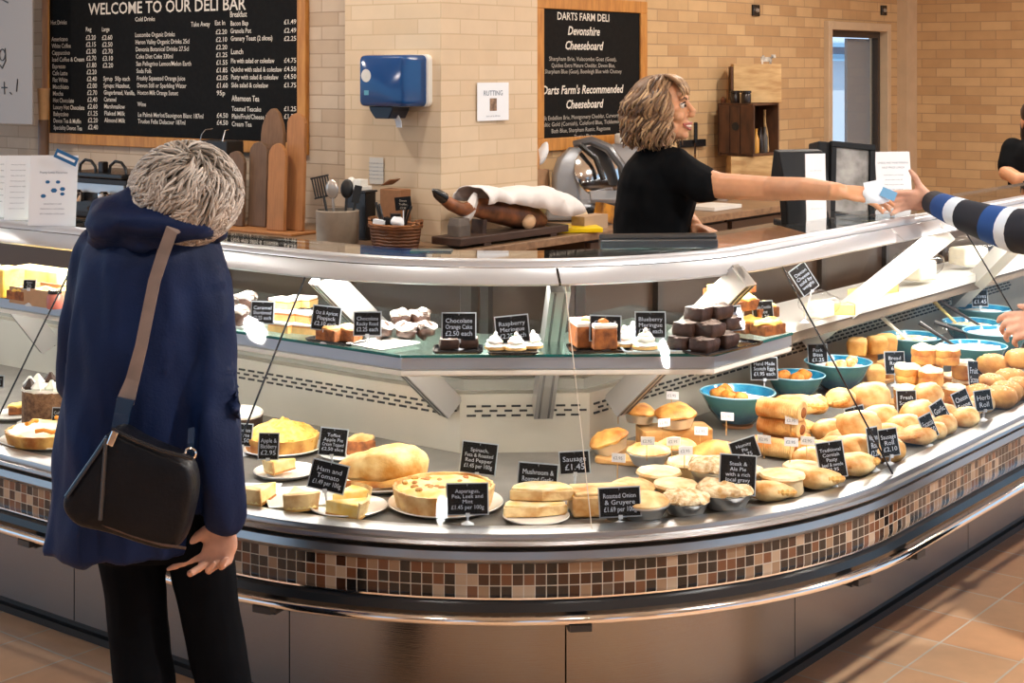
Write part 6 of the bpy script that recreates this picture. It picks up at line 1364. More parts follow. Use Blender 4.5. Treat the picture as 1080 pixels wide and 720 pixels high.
def settle(cats, zlo, zhi, lim=.085):
    bpy.context.view_layer.update(); F_ = []
    for o in S.objects:
        if o.parent is None and o.get('category') in cats and o.scale[0] > .6 and zlo < o.location.z < zhi:
            ms = [c for c in ([o]+list(o.children)) if c.type == 'MESH']; ds, z0, z1 = circles(o, ms); F_.append([o, ds, z0, z1, o.location.copy()])
    for it in range(140):
        for i, a in enumerate(F_):
            for b in F_[i+1:]:
                if a[2] > b[3]-.006 or b[2] > a[3]-.006: continue
                d0 = a[0].location-b[0].location
                if d0.x*d0.x+d0.y*d0.y > .09: continue
                for pa, ra in a[1]:
                    for pb, rb in b[1]:
                        d = (a[0].location+pa)-(b[0].location+pb); d.z = 0; l = d.length
                        if 1e-6 < l < ra+rb+.002:
                            m = d/l*(ra+rb+.002-l)*.5; fa, fb = a[0]['category'] == 'bowl', b[0]['category'] == 'bowl'
                            if not fa: a[0].location += m*(.5 if not fb else 1)
                            if not fb: b[0].location -= m*(.5 if not fa else 1)
        for f in F_:
            if f[0]['category'] == 'bowl': continue
            d = f[0].location-f[4]; d.z = 0
            if d.length > lim: f[0].location = f[4]+d.normalized()*lim
def tidy(n=2):
    settle(('pie', 'pasty', 'roll', 'scone', 'sausage roll', 'bowl'), ZD-.01, .95)
    settle(('brownie', 'cake slice', 'rocky road', 'meringue', 'slice', 'chocolate cake', 'cake'), .98, 1.2, .03)
    for o in S.objects:
        if o.parent is not None or not o.get('category'): continue
        if o.get('category') in ('display counter', 'person'): continue
        z = o.location.z
        if not (ZD-.01 < z < .98): continue
        ms = [c for c in ([o]+list(o.children)) if c.type == 'MESH']
        for it in range(2):
            bpy.context.view_layer.update()
            pts = [c.matrix_world @ v.co for c in ms for v in list(c.data.vertices)[::3]]
            if not pts or off(o.location)[0] > .5 or off(o.location)[0] < -.8: break
            worst = max(((off(p)[0]-(.300 if p.z < .650 else .355-.63*(p.z-.645)-.024), p) for p in pts), key=lambda a: a[0])
            bk_ = min((max(((V((p.x, p.y))-P1).dot(NL), NL), ((V((p.x, p.y))-P1).dot(NC), NC), ((V((p.x, p.y))-P2).dot(NR), NR), key=lambda a: a[0]) for p in pts), key=lambda a: a[0])
            if worst[0] > 0: n = off(worst[1])[1]; o.location -= V((n.x, n.y, 0))*worst[0]
            elif bk_[0] < .006: o.location += V((bk_[1].x, bk_[1].y, 0))*(.008-bk_[0])
            else: break

# ------------------------------------------------------------------ price cards
M_CARD = mat('card_black', (.006, .006, .007), .5, spec=.2); M_CARDW = mat('card_writing', srgb(186, 196, 212), .6); M_CLIP = mat('clear_clip', srgb(206, 212, 220), .15, spec=.8); M_EDGE = mat('card_edge', srgb(176, 184, 192), .3)
def card(u0, v0, u1, v1, vb, zs_, lines, label, roll=0, yaw=0, lean=.18, where=None, foot=True, m=None):
    base = at((u0+u1)/2, vb, zs_) if where is None else where
    Y = base.y; k = Y/F; wd = (u1-u0)*k/max(.5, math.cos(yaw)); ht = (v1-v0)*k/math.cos(lean); zc = H-((v0+v1)/2-Y0)*k-base.z
    t = thing('price_card', label, 'price card', base, yaw)
    R_ = M.Translation((0, 0, zc)) @ M.Rotation(roll, 4, 'Y') @ M.Rotation(-lean, 4, 'X')
    mb = MB().box((0, 0, 0), (wd-.004, .0018, ht-.004)); mb.xf(R_); obj('card_face', mb, m or M_CARD, t, smooth=False)
    mb = MB().box((0, .0018, 0), (wd+.002, .0016, ht+.002)); mb.xf(R_); obj('card_holder', mb, M_EDGE, t, smooth=False)
    mk = MB(); n = len(lines); tot = sum(h for _, h in lines)*1.45; y = ht*.36
    sc = ht*.70/tot
    write(mk, 'i', .10*ht, R_ @ M(((1, 0, 0, 0), (0, 0, 1, -.0012), (0, 1, 0, ht*.41), (0, 0, 0, 1))), 'CENTER', .02)
    for body_, h in lines:
        y -= h*sc*1.4; size = h*sc/.70
        vv, ff = text_polys(body_, size, 'CENTER', .0); w0 = max(p.x for p in vv)-min(p.x for p in vv); sx = min(1.1, wd*.78/w0)
        write(mk, body_, size, R_ @ M(((1, 0, 0, 0), (0, 0, 1, -.0012), (0, 1, 0, y), (0, 0, 0, 1))), 'CENTER', .0, sx)
    obj('lettering', mk, M_CARDW, t, smooth=False)
    b0 = R_ @ V((0, .004, -ht*.50)); st_ = MB().tube([(0, b0.y+.002, .002), b0], .0028, 8)
    if foot: st_.lathe([(0, 0), (.016, 0), (.015, .003), (.005, .008), (0, .012)], 14, (0, b0.y+.002, 0))
    st_.box(b0+V((0, -.003, .001)), (.010, .009, .009)); obj('card_clip', st_, M_CLIP, t)
    return t
def L3(a, b, p): return [(a, 1), (b, 1), (p, 1.1)]
zs = ZS+.001
C = card
C(264.5, 318, 289, 341, 350, zs, L3('Caramel', 'Shortbread', '£2.25 each'), 'black price card before the caramel slices beside the dark seam', .02, -.05)
C(329, 323, 359, 348, 361.5, zs, L3('Oat & Apricot', 'Flapjack', '£2.10 each'), 'black price card before the oat flapjacks, tilted to the strut', .10, -.05)
C(373, 329, 402, 353.5, 366.5, zs, L3('Chocolate', 'Rocky Road', '£2.25 each'), 'black price card on the square white shelf plate', .0, 0, m=None)
C(466, 330, 502, 359, 369, zs, L3('Chocolate', 'Orange Cake', '£2.50 each'), 'black price card on the black tray of chocolate cakes', 0, 0)
C(522.5, 333, 558, 361, 370, zs, L3('Raspberry', 'Meringue', '£2.25 each'), 'black price card leaning over on the dark tray of white meringues', -.10, 0)
C(622, 333, 655, 359.5, 370, zs, L3('Carrot &', 'Walnut Cake', '£2.75 a slice'), 'black price card before the carrot cake slices', .03, 0)
C(670, 329, 702, 356, 368.5, zs, L3('Blueberry', 'Meringue', '£2.25 each'), 'black price card before the pale meringues on the glass tray', .0, .0)
C(754.5, 323.5, 783, 349, 361, zs, L3('Chocolate', 'Brownie', '£2.10 each'), 'tilted black price card before the brownie stack', -.10, .12)
C(793.5, 317.5, 816, 340, 350, zs, L3('Apple Crumble', 'Slice', '£2.25'), 'black price card at the far end of the glass shelf', -.03, .25)
C(-6, 282, 15.5, 299, 311, zs, L3('Lemon', 'Drizzle', '£2.25'), 'wide black price card by the lemon cake at the photo edge', 0, -.2)
C(24, 295, 38, 305, 322, zs, L3('Gluten', 'Free', '£2.25'), 'little black price card before the kraft tray', 0, -.2)
C(54.5, 430, 72, 449, 458, ZD, L3('Coffee &', 'Walnut', '£3.25'), 'black price card before the tall crumb-coated cake', .0, -.1)
C(-8, 396, 4, 408, 436, ZD, L3('Lemon', 'Tart', '£3.25'), 'black price card cut by the photo edge behind the sponge slice', .0, -.1)
C(247, 447, 266, 470, 480, ZD, L3('Chocolate', 'Torte', '£3.50'), 'bluish price card half behind the navy sleeve', .06, 0)
C(272.5, 457, 294, 484, 504, ZD, L3('Apple &', 'Blackberry', '£2.95'), 'black price card on a stem before the crumble-topped tart', .02, 0)
C(337, 452, 366, 480, 497, ZD, [('Toffee', 1), ('Apple Pie', 1), ('Cream Topped', 1), ('£2.50 slice', 1)], 'black price card at the far side of the crumble-topped tart', .10, 0)
C(306, 497, 346, 527, 552, ZD, [('Ham and', 1.2), ('Tomato', 1.2), ('£1.49 per 100g', 1.2)], 'black ham and tomato price card leaning over the square plate', .22, -.05)
C(486, 467, 524, 499, 520, ZD, [('Spinach,', 1), ('Feta & Roasted', 1), ('Red Pepper', 1), ('£1.45 per 100g', 1.1)], 'black price card behind the biggest quiche', .12, 0)
C(546, 489, 588, 521, 541, ZD, [('Mushroom &', 1.15), ('Roasted Garlic', 1.15), ('£1.69 per 100g', 1.2)], 'black mushroom price card behind the half pies', .08, 0, where=lift(567, 536, 0))
C(590, 476, 622, 499, 515, ZD, [('Sausage', 1), ('£1.45', 1.2)], 'black price card behind the pale glass seam', -.06, 0)
C(471, 510, 515, 542, 553, ZD, [('Asparagus,', 1), ('Pea, Leek and', 1), ('Mint', 1), ('£1.45 per 100g', 1.1)], 'black asparagus price card in front of the biggest quiche', -.02, 0)
C(632, 514.5, 676, 544.5, 553, ZD, [('Roasted Onion', 1.1), ('& Gruyere', 1.1), ('£1.69 per 100g', 1.2)], 'black onion price card in front of the golden tray bake', -.05, 0)
C(772, 485, 811, 526, 541, ZD, [('Steak &', 1), ('Ale Pie', 1), ('with a rich', 1), ('local gravy', 1), ('£2.95 each', 1.1)], 'tall black price card at the glass between the crumble pie and the pasties', .08, .05)
C(771, 463, 800, 485, 499, ZD, [('Homity', 1), ('Pie', 1), ('£2.75', 1.1)], 'black price card sloping upwards behind the tall card', -.32, 0)
C(867, 467, 896, 504, 513, ZD, [('Traditional', 1), ('Cornish', 1), ('Pasty', 1), ('beef & swede', 1), ('£2.95', 1)], 'leaning dark price card at the glass before the floury rolls', -.12, .1, m=None)
C(780, 377, 808.5, 400, 436, ZD, [('Hand Made', 1), ('Scotch Eggs', 1), ('£1.95 each', 1.1)], 'black price card on a tall stem behind the first teal bowl', 0, .05, where=lift(806, 434, 0))
C(852, 363, 873, 385, 410, ZD, [('Pork', 1), ('Bites', 1), ('£1.25', 1.1)], 'black price card on a tall stem behind the seam-crossed bowl', 0, .1)
C(893, 429, 914, 455, 470, ZD, [('Cheese', 1), ('Pasty', 1), ('£2.50', 1)], 'little slanting price card among the pasties at the dark seam', -.2, .15)
C(920, 452, 936, 488, 497, ZD, [('Vegan', 1), ('Roll', 1), ('£2.25', 1)], 'price card seen nearly edge-on at the dark glass seam', .1, .9)
C(937, 454, 958, 482, 491, ZD, [('Sausage', 1), ('Roll', 1), ('£2.10', 1)], 'navy price card standing beside the dark glass seam', -.10, .2)
C(933, 371, 954.5, 394, 407, ZD, [('Bread', 1), ('Rolls', 1), ('60p', 1)], 'wide black price card before the square rolls', 0, .1)
C(946, 412, 967, 437, 449, ZD, [('Fresh', 1), ('Scones', 1), ('£1.10', 1)], 'square black price card before the scone board', 0, .1)
C(1020, 381, 1034, 408, 425, ZD, [('Fruit', 1), ('Scone', 1)], 'price card leaning steeply beside the topmost scones', .15, .7)
C(1006, 412, 1024, 434, 447, ZD, [('Cheese', 1), ('Scone', 1)], 'slanting price card at the foot of the scone pile', -.35, .3)
C(1030, 412, 1050, 433, 444, ZD, [('Herb', 1), ('Roll', 1)], 'slanting price card beside the seeded rolls', -.05, .35)
C(984, 423, 1000, 447, 458, ZD, [('Garlic', 1), ('Bread', 1)], 'grey slanting price card over the big golden loaf', -.45, .35)
C(972, 437, 987, 462, 470, ZD, [('Focaccia', 1), ('£2.50', 1)], 'slanting price card at the glass below the big golden loaf', -.35, .35)
C(1025, 306, 1042, 323, 352, ZD, [('Olives', 1), ('£1.45', 1)], 'small clear price card before the farthest bowl', 0, .1)
# long black sign slanting inside the case beside the dark seam
sg = card(838, 279, 858, 309, 340, ZW+.001, [('Devon', 1), ('Cheese', 1), ('sold by', 1), ('weight', 1)], 'black sign slanting on the white shelf beside the dark glass seam', -.55, .35)

tidy()
tidy()

# ------------------------------------------------------------------ people
M_SKIN = mat('skin_warm', srgb(222, 168, 136), .5, vary=.05, vscale=20, bump=.1, bscale=90, sss=.15)
M_SKINA = mat('skin_arm', srgb(206, 150, 112), .5, vary=.06, vscale=24, bump=.12, bscale=80, sss=.15)
M_SKINO = mat('skin_aged', srgb(206, 158, 134), .55, vary=.10, vscale=30, bump=.25, bscale=80, sss=.12)
M_COAT = mat('navy_coat', srgb(10, 29, 66), .6, vary=.18, vscale=7, bump=.2, bscale=160, spec=.2)
M_TROU = mat('black_trousers', (.0035, .004, .0055), .85, vary=.15, vscale=12, spec=.06)
M_LEATH = mat('black_leather', (.005, .0055, .008), .38, bump=.25, bscale=120, vary=.2, vscale=14, spec=.2)
M_STRAP = mat('grey_strap', srgb(128, 112, 104), .45, vary=.12, vscale=20)
M_TEE = mat('black_tee', (.005, .0055, .0065), .85, vary=.15, vscale=16, spec=.08)
def hairmat(name, c0, c1, c2):
    m = bpy.data.materials.new(name); m.use_nodes = True; nt = m.node_tree; N = nt.nodes; L = nt.links; b = N['Principled BSDF']; b.inputs['Roughness'].default_value = .45
    a = N.new('ShaderNodeAttribute'); a.attribute_name = 'tone'; r = N.new('ShaderNodeValToRGB'); e = r.color_ramp.elements
    e[0].color = (*c0, 1); e[1].color = (*c2, 1); k = e.new(.5); k.color = (*c1, 1)
    L.new(a.outputs['Fac'], r.inputs[0]); L.new(r.outputs[0], b.inputs['Base Color']); return m
def hand(mb, mx, side, curls, thumb=(.6, .5), s=1.0, splay=(.10, .03, -.03, -.10)):
    """palm and five fingers; fingers run +y, the palm looks -z, the thumb sits on side*x"""
    q = MB(); xs_ = [.031, .011, -.010, -.029]; ys_ = [.086, .091, .087, .078]
    q.tube([(0, -.03, 0), (0, 0, 0), (.0, .02, 0)], [.022, .023, .024], 12, flat=1)
    q.ball((0, .05, 0), (.041, .046, .0145))
    lens = [(.040, .024, .020), (.044, .028, .022), (.041, .026, .021), (.032, .020, .018)]
    for k in range(4):
        q.tube([(xs_[k]*.55, .012, 0), (xs_[k]*.8, .05, .001), (xs_[k], ys_[k], 0)], [.013, .0125, .0105], 8)
        p = V((xs_[k], ys_[k], 0)); ang = 0; pts = [p]; d0 = V((math.sin(splay[k]), math.cos(splay[k]), 0))
        for j in range(3):
            ang += curls[k][j]; d = d0*math.cos(ang)+V((0, 0, -1))*math.sin(ang); pts.append(pts[-1]+d*lens[k][j])
        q.tube(pts, [.0098, .0092, .0084, .0060], 10); q.ball(pts[-1], .0062, nu=8, nv=6)
        for j in (1, 2): q.ball(pts[j], .0094-.0006*j, nu=8, nv=6)
    a, c = thumb; p0 = V((.022, .020, -.002)); d1 = V((math.cos(.75)*math.cos(c), math.sin(.75)*math.cos(c), -math.sin(c))); p1 = p0+d1*.040
    d2 = V((math.cos(.75+a)*math.cos(c*1.2), math.sin(.75+a)*math.cos(c*1.2), -math.sin(c*1.2))); p2 = p1+d2*.032; p3 = p2+(d2+V((0, .2, -.1))).normalized()*.024
    q.tube([p0, p1, p2, p3], [.016, .0125, .0108, .007], 10); q.ball(p3, .0072, nu=8, nv=6); q.ball((.018, .03, -.004), (.016, .024, .012))
    q.v = [mx @ (V((p.x*side, p.y, p.z))*s) for p in q.v]; mb.add(q.v, q.f)
def frame(o, y, z):
    y = V(y).normalized(); z = V(z); z = (z-y*y.dot(z)).normalized(); x = y.cross(z)
    return M.Translation(o) @ M((x, y, z)).transposed().to_4x4()
def head_shape(mb, mx, s=1.0, smile=True, neck=True):
    """skull and face; looks along +x, z up, about the middle of the head"""
    q = MB()
    q.ball((-.012, 0, .028), (.096, .076, .086)); q.ball((.028, 0, -.028), (.062, .060, .080)); q.ball((.030, 0, -.075), (.052, .046, .040)); q.ball((.070, 0, -.098), (.020, .022, .018))
    q.tube([(.086, 0, .022), (.100, 0, -.002), (.114, 0, -.022)], [.008, .010, .0125], 10); q.ball((.103, 0, -.028), (.014, .017, .009))
    q.ball((.076, 0, .034), (.018, .050, .013))
    for y in (-1, 1):
        q.ball((.058, y*.040, -.028), (.028, .026, .024)); q.ball((-.008, y*.076, -.012), (.020, .009, .031)); q.ball((.030, y*.044, -.07), (.03, .018, .03))
    q.ball((.088, 0, -.056), (.012, .026, .0065)); q.ball((.084, 0, -.076 if smile else -.068), (.012, .022, .007))
    if neck: q.tube([(-.022, 0, -.05), (-.036, 0, -.12), (-.05, 0, -.19)], [.052, .052, .060], 16)
    q.v = [mx @ (p*s) for p in q.v]; mb.add(q.v, q.f)
def limb(mb, pts, rad, n=14): mb.tube(pts, rad, n); [mb.ball(p, r*.98, nu=12, nv=8) for p, r in zip(pts, rad)]
def ring_(u0, u1, v, Y, dep, n=28, sq=2.5, wave=0, seed=0):
    a, b = atd(u0, v, Y), atd(u1, v, Y); c = (a+b)/2; rx = (b-a).length/2; out = []
    for k in range(n):
        t = 2*PI*k/n; cx, sx = math.cos(t), math.sin(t); f = (abs(cx)**sq+abs(sx)**sq)**(-1/sq); w = 1+wave*math.sin(5*t+seed)
        out.append(V((c.x+rx*cx*f*w, c.y+dep*sx*f*w, c.z)))
    return out

# --- the customer in the navy coat (seen from behind)
cu = thing('person', 'grey-haired person from behind in a navy hooded coat and black trousers looking into the case', 'person', V((atd(160, 700, 3.3).x, 3.3, 0)))
A = lambda u, v, Y: atd(u, v, Y)
hx = frame(A(197, 206, 3.24), (.0, 0, 1), (0, 1, 0))
body_ = MB()
HM = M.Translation(A(197, 206, 3.25)) @ M.Rotation(PI/2-.42, 4, 'Z') @ M.Rotation(.42, 4, 'Y')
head_shape(body_, HM, .86, neck=False)
limb(body_, [A(190, 222, 3.25), A(176, 250, 3.27), A(160, 290, 3.29), A(140, 400, 3.30), A(140, 500, 3.30), A(142, 540, 3.30)], [.05, .052, .075, .085, .08, .05])
limb(body_, [A(205, 270, 3.27), A(222, 400, 3.24), A(237, 530, 3.21), A(238, 549, 3.205)], [.045, .034, .026, .024])
limb(body_, [A(98, 275, 3.32), A(86, 400, 3.36), A(110, 440, 3.55)], [.045, .034, .028])
for P_ in ([A(140, 545, 3.30), A(138, 590, 3.30), A(147, 665, 3.29), A(153, 740, 3.29), A(157, 880, 3.31)], [A(150, 540, 3.30), A(212, 590, 3.30), A(225, 665, 3.29), A(236, 740, 3.29), A(242, 880, 3.31)]): limb(body_, P_, [.05, .045, .045, .04, .03])
rh = frame(A(238, 549, 3.205), (-.22, -.02, -.97), (.25, 1, 0))
hand(body_, rh, -1, [(.15, .30, .2), (.75, .9, .6), (1.1, 1.1, .7), (1.2, 1.1, .7)], (.10, .12), .95, (.98, .75, .55, .45))
lh = frame(A(112, 441, 3.56), (.5, 1, .1), (0, 0, 1)); hand(body_, lh, 1, [(.3, .3, .2)]*4, s=.95)
bo = obj('body', body_, M_SKINO, cu, world=True, remesh=.005, smoothit=4)
# coat
ct_ = MB()
ct_.loft([ring_(*r) for r in ((122, 212, 228, 3.28, .07), (100, 222, 246, 3.29, .115), (88, 227, 268, 3.29, .14), (80, 229, 300, 3.30, .155), (75, 229, 345, 3.30, .165), (70, 226, 400, 3.30, .168), (64, 222, 460, 3.30, .17), (57, 219, 520, 3.30, .175), (50, 216, 572, 3.30, .18))])
limb(ct_, [A(206, 262, 3.28), A(219, 320, 3.26), A(224, 400, 3.22), A(232, 470, 3.20), A(238, 543, 3.21)], [.062, .062, .056, .054, .049])
limb(ct_, [A(104, 268, 3.32), A(90, 340, 3.34), A(84, 405, 3.36), A(108, 442, 3.54)], [.06, .058, .054, .045])
obj('coat', ct_, M_COAT, cu, world=True, remesh=.011, smoothit=6, fold=(.020, 9, (1.7, 1.2, .45)))
hd_ = MB()
hd_.ball(A(160, 232, 3.19), (.128, .085, .042), M.Rotation(.10, 3, 'Y')); hd_.ball(A(118, 236, 3.19), (.055, .07, .05)); hd_.ball(A(205, 232, 3.21), (.06, .075, .036), M.Rotation(.5, 3, 'Y'))
limb(hd_, [A(108, 222, 3.21), A(140, 212, 3.19), A(180, 218, 3.19), A(212, 232, 3.22), A(231, 246, 3.27)], [.03, .034, .032, .03, .024])
limb(hd_, [A(104, 250, 3.20), A(150, 256, 3.165), A(190, 244, 3.18)], [.028, .026, .02])
obj('hood', hd_, M_COAT, cu, world=True, remesh=.008, smoothit=5, fold=(.008, 16, (.6, 1, 1.8)))
# trousers and shoes
tr_ = MB()
tr_.loft([ring_(*r) for r in ((88, 222, 520, 3.30, .12), (98, 248, 565, 3.30, .115), (100, 249, 583, 3.30, .10))])
limb(tr_, [A(137, 585, 3.30), A(142, 625, 3.295), A(147, 665, 3.29), A(152, 715, 3.28), A(154, 770, 3.29), A(158, 880, 3.31)], [.072, .068, .064, .068, .071, .075])
limb(tr_, [A(213, 585, 3.30), A(218, 625, 3.295), A(225, 665, 3.29), A(235, 715, 3.28), A(239, 770, 3.29), A(243, 880, 3.31)], [.073, .068, .064, .062, .066, .072])
obj('trousers', tr_, M_TROU, cu, world=True, remesh=.007, smoothit=5, fold=(.007, 10, (1.5, 1.5, .7)))
for u in (158, 243):
    c = A(u, 880, 3.31); sh = MB().ball((c.x, c.y+.05, .035), (.045, .13, .036)).ball((c.x, c.y-.01, .06), (.042, .06, .05)); sh.v = [V((p.x, p.y, max(p.z, .002))) for p in sh.v]
    obj('shoe', sh, mat('shoe_black', (.01, .01, .011), .4), cu, world=True)
# short swirling grey hair
def curl_hair(mb, c, R, n, ln, skip, lift=.012, wid=.0055, start=None, rot=M.Identity(3)):
    for i in range(n):
        z = 1-2*(i+.5)/n; a = i*2.399963; d = V((math.sqrt(1-z*z)*math.cos(a), math.sqrt(1-z*z)*math.sin(a), z))
        if skip(d): continue
        tdir = d.cross(V((.25, -.3, .92))).normalized()*(.35+1.6*noise.noise(d*2.6)) + (d*d.z-V((0, 0, 1)))*(.7+.9*noise.noise(d*3.4+V((9, 0, 0))))+V((random.gauss(0, .13), random.gauss(0, .13), random.gauss(0, .13)))
        tdir = (tdir-d*tdir.dot(d)).normalized(); L_ = ln*random.uniform(.7, 1.25); pts = []; mb.c = max(0, min(1, random.gauss(.5, .30)))
        for k in range(5):
            f = k/4; e = (d+tdir*(f*L_/R[0])).normalized(); w = 1+lift/R[0]*math.sin(f*2.6)+random.uniform(-.012, .012)
            pts.append(c+rot @ V((e.x*R[0]*w, e.y*R[1]*w, e.z*R[2]*w)))
        mb.tube(pts, [wid*.8, wid*1.2, wid*1.1, wid*.8, wid*.25], 5)
hr = MB(); hr.c = .35; hc = A(196, 204, 3.245)
hr.ball(hc, (.105, .112, .097), nu=24, nv=16)
curl_hair(hr, hc, (.105, .113, .098), 2300, .085, lambda d: False, .015, .0025)
obj('hair', hr, hairmat('grey_hair', srgb(112, 102, 92), srgb(168, 157, 146), srgb(212, 204, 194)), cu, world=True, ang=180)

# --- her bag
BY = 3.06
bag = thing('shoulder_bag', 'black leather shoulder bag with a grey strap on the back of the navy coat', 'bag', A(140, 500, BY))
outl = [(66, 526), (78, 508), (98, 480), (116, 454), (128, 446), (140, 455), (165, 466), (190, 476), (206, 482), (212, 510), (204, 545), (196, 578), (170, 575), (140, 566), (110, 554), (88, 552), (74, 542)]
def slab(outl, Y, th, bul, n=7):
    P = [A(u, v, Y) for u, v in outl]; c = sum(P, V((0, 0, 0)))/len(P); rings = []
    for i in range(n+1):
        f = i/n; w = math.sin(PI*f)**.45 if 0 < f < 1 else .35
        rings.append([V((c.x+(p.x-c.x)*(.86+.14*w), Y-th/2+th*f, c.z+(p.z-c.z)*(.86+.14*w))) for p in P])
    return MB().loft(rings)
obj('bag_body', slab(outl, BY-.01, .105, 0).rough(.006, 12), M_LEATH, bag, world=True, sub=2, ang=180)
def onbag(pts, Y, r): return MB().tube([A(u, v, Y) for u, v in pts], r, 8)
obj('side_zip', onbag([(112, 462), (110, 490), (108, 520), (106, 548)], BY-.062, .0045), mat('zip_grey', srgb(86, 84, 84), .3, .7), bag, world=True)
obj('gusset_piping', onbag([(70, 524), (84, 504), (102, 478), (114, 460)], BY-.060, .005), mat('piping_blue_black', srgb(30, 40, 56), .2), bag, world=True)
obj('zip_pull', MB().box(A(119, 462, BY-.075), (.014, .008, .03), M.Rotation(.4, 3, 'Y')), M_CHROME, bag, smooth=False, world=True, bevel=.002)
obj('top_zip', onbag([(118, 452), (142, 464), (170, 475), (204, 484)], BY-.060, .004), M_SEAL, bag, world=True)
obj('bottom_seam', onbag([(108, 553), (140, 565), (170, 574), (196, 578)], BY-.055, .003), mat('seam_brown', srgb(70, 50, 40), .5), bag, world=True)
def ribbon(pts, wd, th):
    P = [A(*p) for p in pts]; rings = []
    for i, p in enumerate(P):
        d = (P[min(i+1, len(P)-1)]-P[max(i-1, 0)]).normalized(); n = V((0, -1, 0)); n = (n-d*d.dot(n)).normalized(); s = d.cross(n); w = wd[i] if hasattr(wd, '__len__') else wd
        rings.append([p+s*w/2+n*th/2, p-s*w/2+n*th/2, p-s*w/2-n*th/2, p+s*w/2-n*th/2])
    return MB().loft(rings)
obj('strap', ribbon([(196, 236, 3.17), (181, 243, 3.115), (172, 268, 3.115), (163, 296, 3.11), (156, 330, 3.105), (149, 365, 3.10), (140, 400, 3.10), (132, 424, 3.095)], [.026, .026, .025, .024, .024, .024, .027, .036], .006), M_STRAP, bag, world=True, smooth=False)
obj('strap_tab', ribbon([(133, 420, 3.088), (129, 436, 3.085), (126, 452, 3.075)], [.034, .030, .03], .012), mat('tab_blue_black', srgb(22, 44, 70), .25), bag, world=True, smooth=False)
obj('far_strap', ribbon([(200, 484, 3.07), (201, 468, 3.07), (202, 452, 3.10)], .012, .006), mat('tab_blue_black', (0, 0, 0)), bag, world=True, smooth=False)
obj('strap_ring', MB().lathe([(.010, 0), (.013, .002), (.010, .004), (.008, .002), (.010, 0)], 14).xf(M.Translation(A(201, 478, 3.062)) @ M.Rotation(PI/2, 4, 'X')), M_CHROME, bag, world=True)
# ring on the finger
# --- the server
se = thing('person', 'smiling server with wavy blonde hair in a black t-shirt reaching across the counter', 'person', V((atd(690, 300, 5.55).x, 5.55, 0)))
B = MB()
HS = M.Translation(A(699, 114, 5.50)) @ M.Rotation(-.30, 4, 'Z') @ M.Rotation(-.04, 4, 'Y')
head_shape(B, HS, 1.0)
limb(B, [A(688, 158, 5.52), A(688, 185, 5.53), A(687, 260, 5.55), A(684, 320, 5.56)], [.055, .09, .09, .10])
limb(B, [A(722, 186, 5.36), A(760, 196, 5.30), A(812, 199, 5.22), A(850, 199, 5.06), A(884, 202, 4.96)], [.052, .046, .042, .038, .029])
limb(B, [A(700, 190, 5.70), A(722, 228, 5.70), A(732, 238, 5.56)], [.045, .038, .028])
for dy in (-.09, .09): limb(B, [V((.5, 5.56+dy, .85)), V((.5, 5.56+dy, .45)), V((.5, 5.56+dy, .06))], [.07, .05, .04])
r_h = frame(A(884, 202, 4.96), (1, -.02, -.12), (.22, -.45, .85)); hand(B, r_h, -1, [(.12, .25, .15), (.2, .25, .15), (.25, .3, .2), (.3, .3, .2)], (.15, .5), 1.06)
l_h = frame(A(731, 238, 5.57), (.8, -.85, -.25), (.1, .1, 1)); hand(B, l_h, 1, [(.35, .4, .3)]*4, (.3, .4), 1.05)
obj('body', B, M_SKINA, se, world=True, remesh=.0048, smoothit=3)
T = MB()
T.loft([ring_(*r) for r in ((676, 712, 153, 5.53, .075), (668, 722, 162, 5.53, .13), (658, 732, 175, 5.53, .18), (652, 736, 192, 5.53, .195), (649, 734, 212, 5.54, .185), (647, 728, 235, 5.55, .175), (645, 724, 262, 5.55, .17), (643, 726, 300, 5.56, .175))])
limb(T, [A(708, 176, 5.40), A(728, 187, 5.345), A(744, 196, 5.32)], [.075, .068, .066]); limb(T, [A(696, 178, 5.68), A(710, 205, 5.72)], [.07, .062])
obj('t_shirt', T, M_TEE, se, world=True, remesh=.010, smoothit=4, fold=(.010, 12, (1.2, 1, .8)))
tl = MB(); tl.loft([ring_(*r) for r in ((642, 726, 292, 5.56, .17), (642, 726, 330, 5.56, .165))])
for dy in (-.09, .09): limb(tl, [V((.5, 5.56+dy, .86)), V((.5, 5.56+dy, .45)), V((.5, 5.56+dy, .06))], [.095, .07, .065])
obj('trousers', tl, M_TROU, se, world=True, remesh=.014, smoothit=4)
for dy in (-.09, .09):
    sh = MB().ball((.55, 5.56+dy, .035), (.13, .045, .036)); sh.v = [V((p.x, p.y, max(p.z, .002))) for p in sh.v]; obj('shoe', sh, mat('shoe_black', (0, 0, 0)), se, world=True)
M_EYE = mat('eye_white', srgb(228, 222, 214), .2); M_IRIS = mat('eye_iris', srgb(42, 32, 26), .15)
for y in (-1, 1):
    obj('eye', MB().ball(HS @ V((.0765, y*.031, .008)), .0112, nu=12, nv=8), M_EYE, se, world=True); obj('iris', MB().ball(HS @ V((.0865, y*.033, .007)), (.006, .006, .006), nu=10, nv=6), M_IRIS, se, world=True)
    obj('eyebrow', MB().tube([HS @ V((.090, y*.014, .030)), HS @ V((.087, y*.034, .035)), HS @ V((.070, y*.052, .028))], [.004, .0045, .002], 6), mat('brow_brown', srgb(112, 80, 56), .7), se, world=True)
    obj('eyelash', MB().tube([HS @ V((.087, y*.018, .016)), HS @ V((.088, y*.033, .0195)), HS @ V((.074, y*.046, .012))], [.002, .0028, .0016], 6), M_IRIS, se, world=True)
obj('teeth', MB().ball(HS @ V((.090, 0, -.066)), (.012, .024, .0058), M.Rotation(-.3, 3, 'Z'), 14, 8), mat('teeth_white', srgb(246, 240, 230), .25), se, world=True)
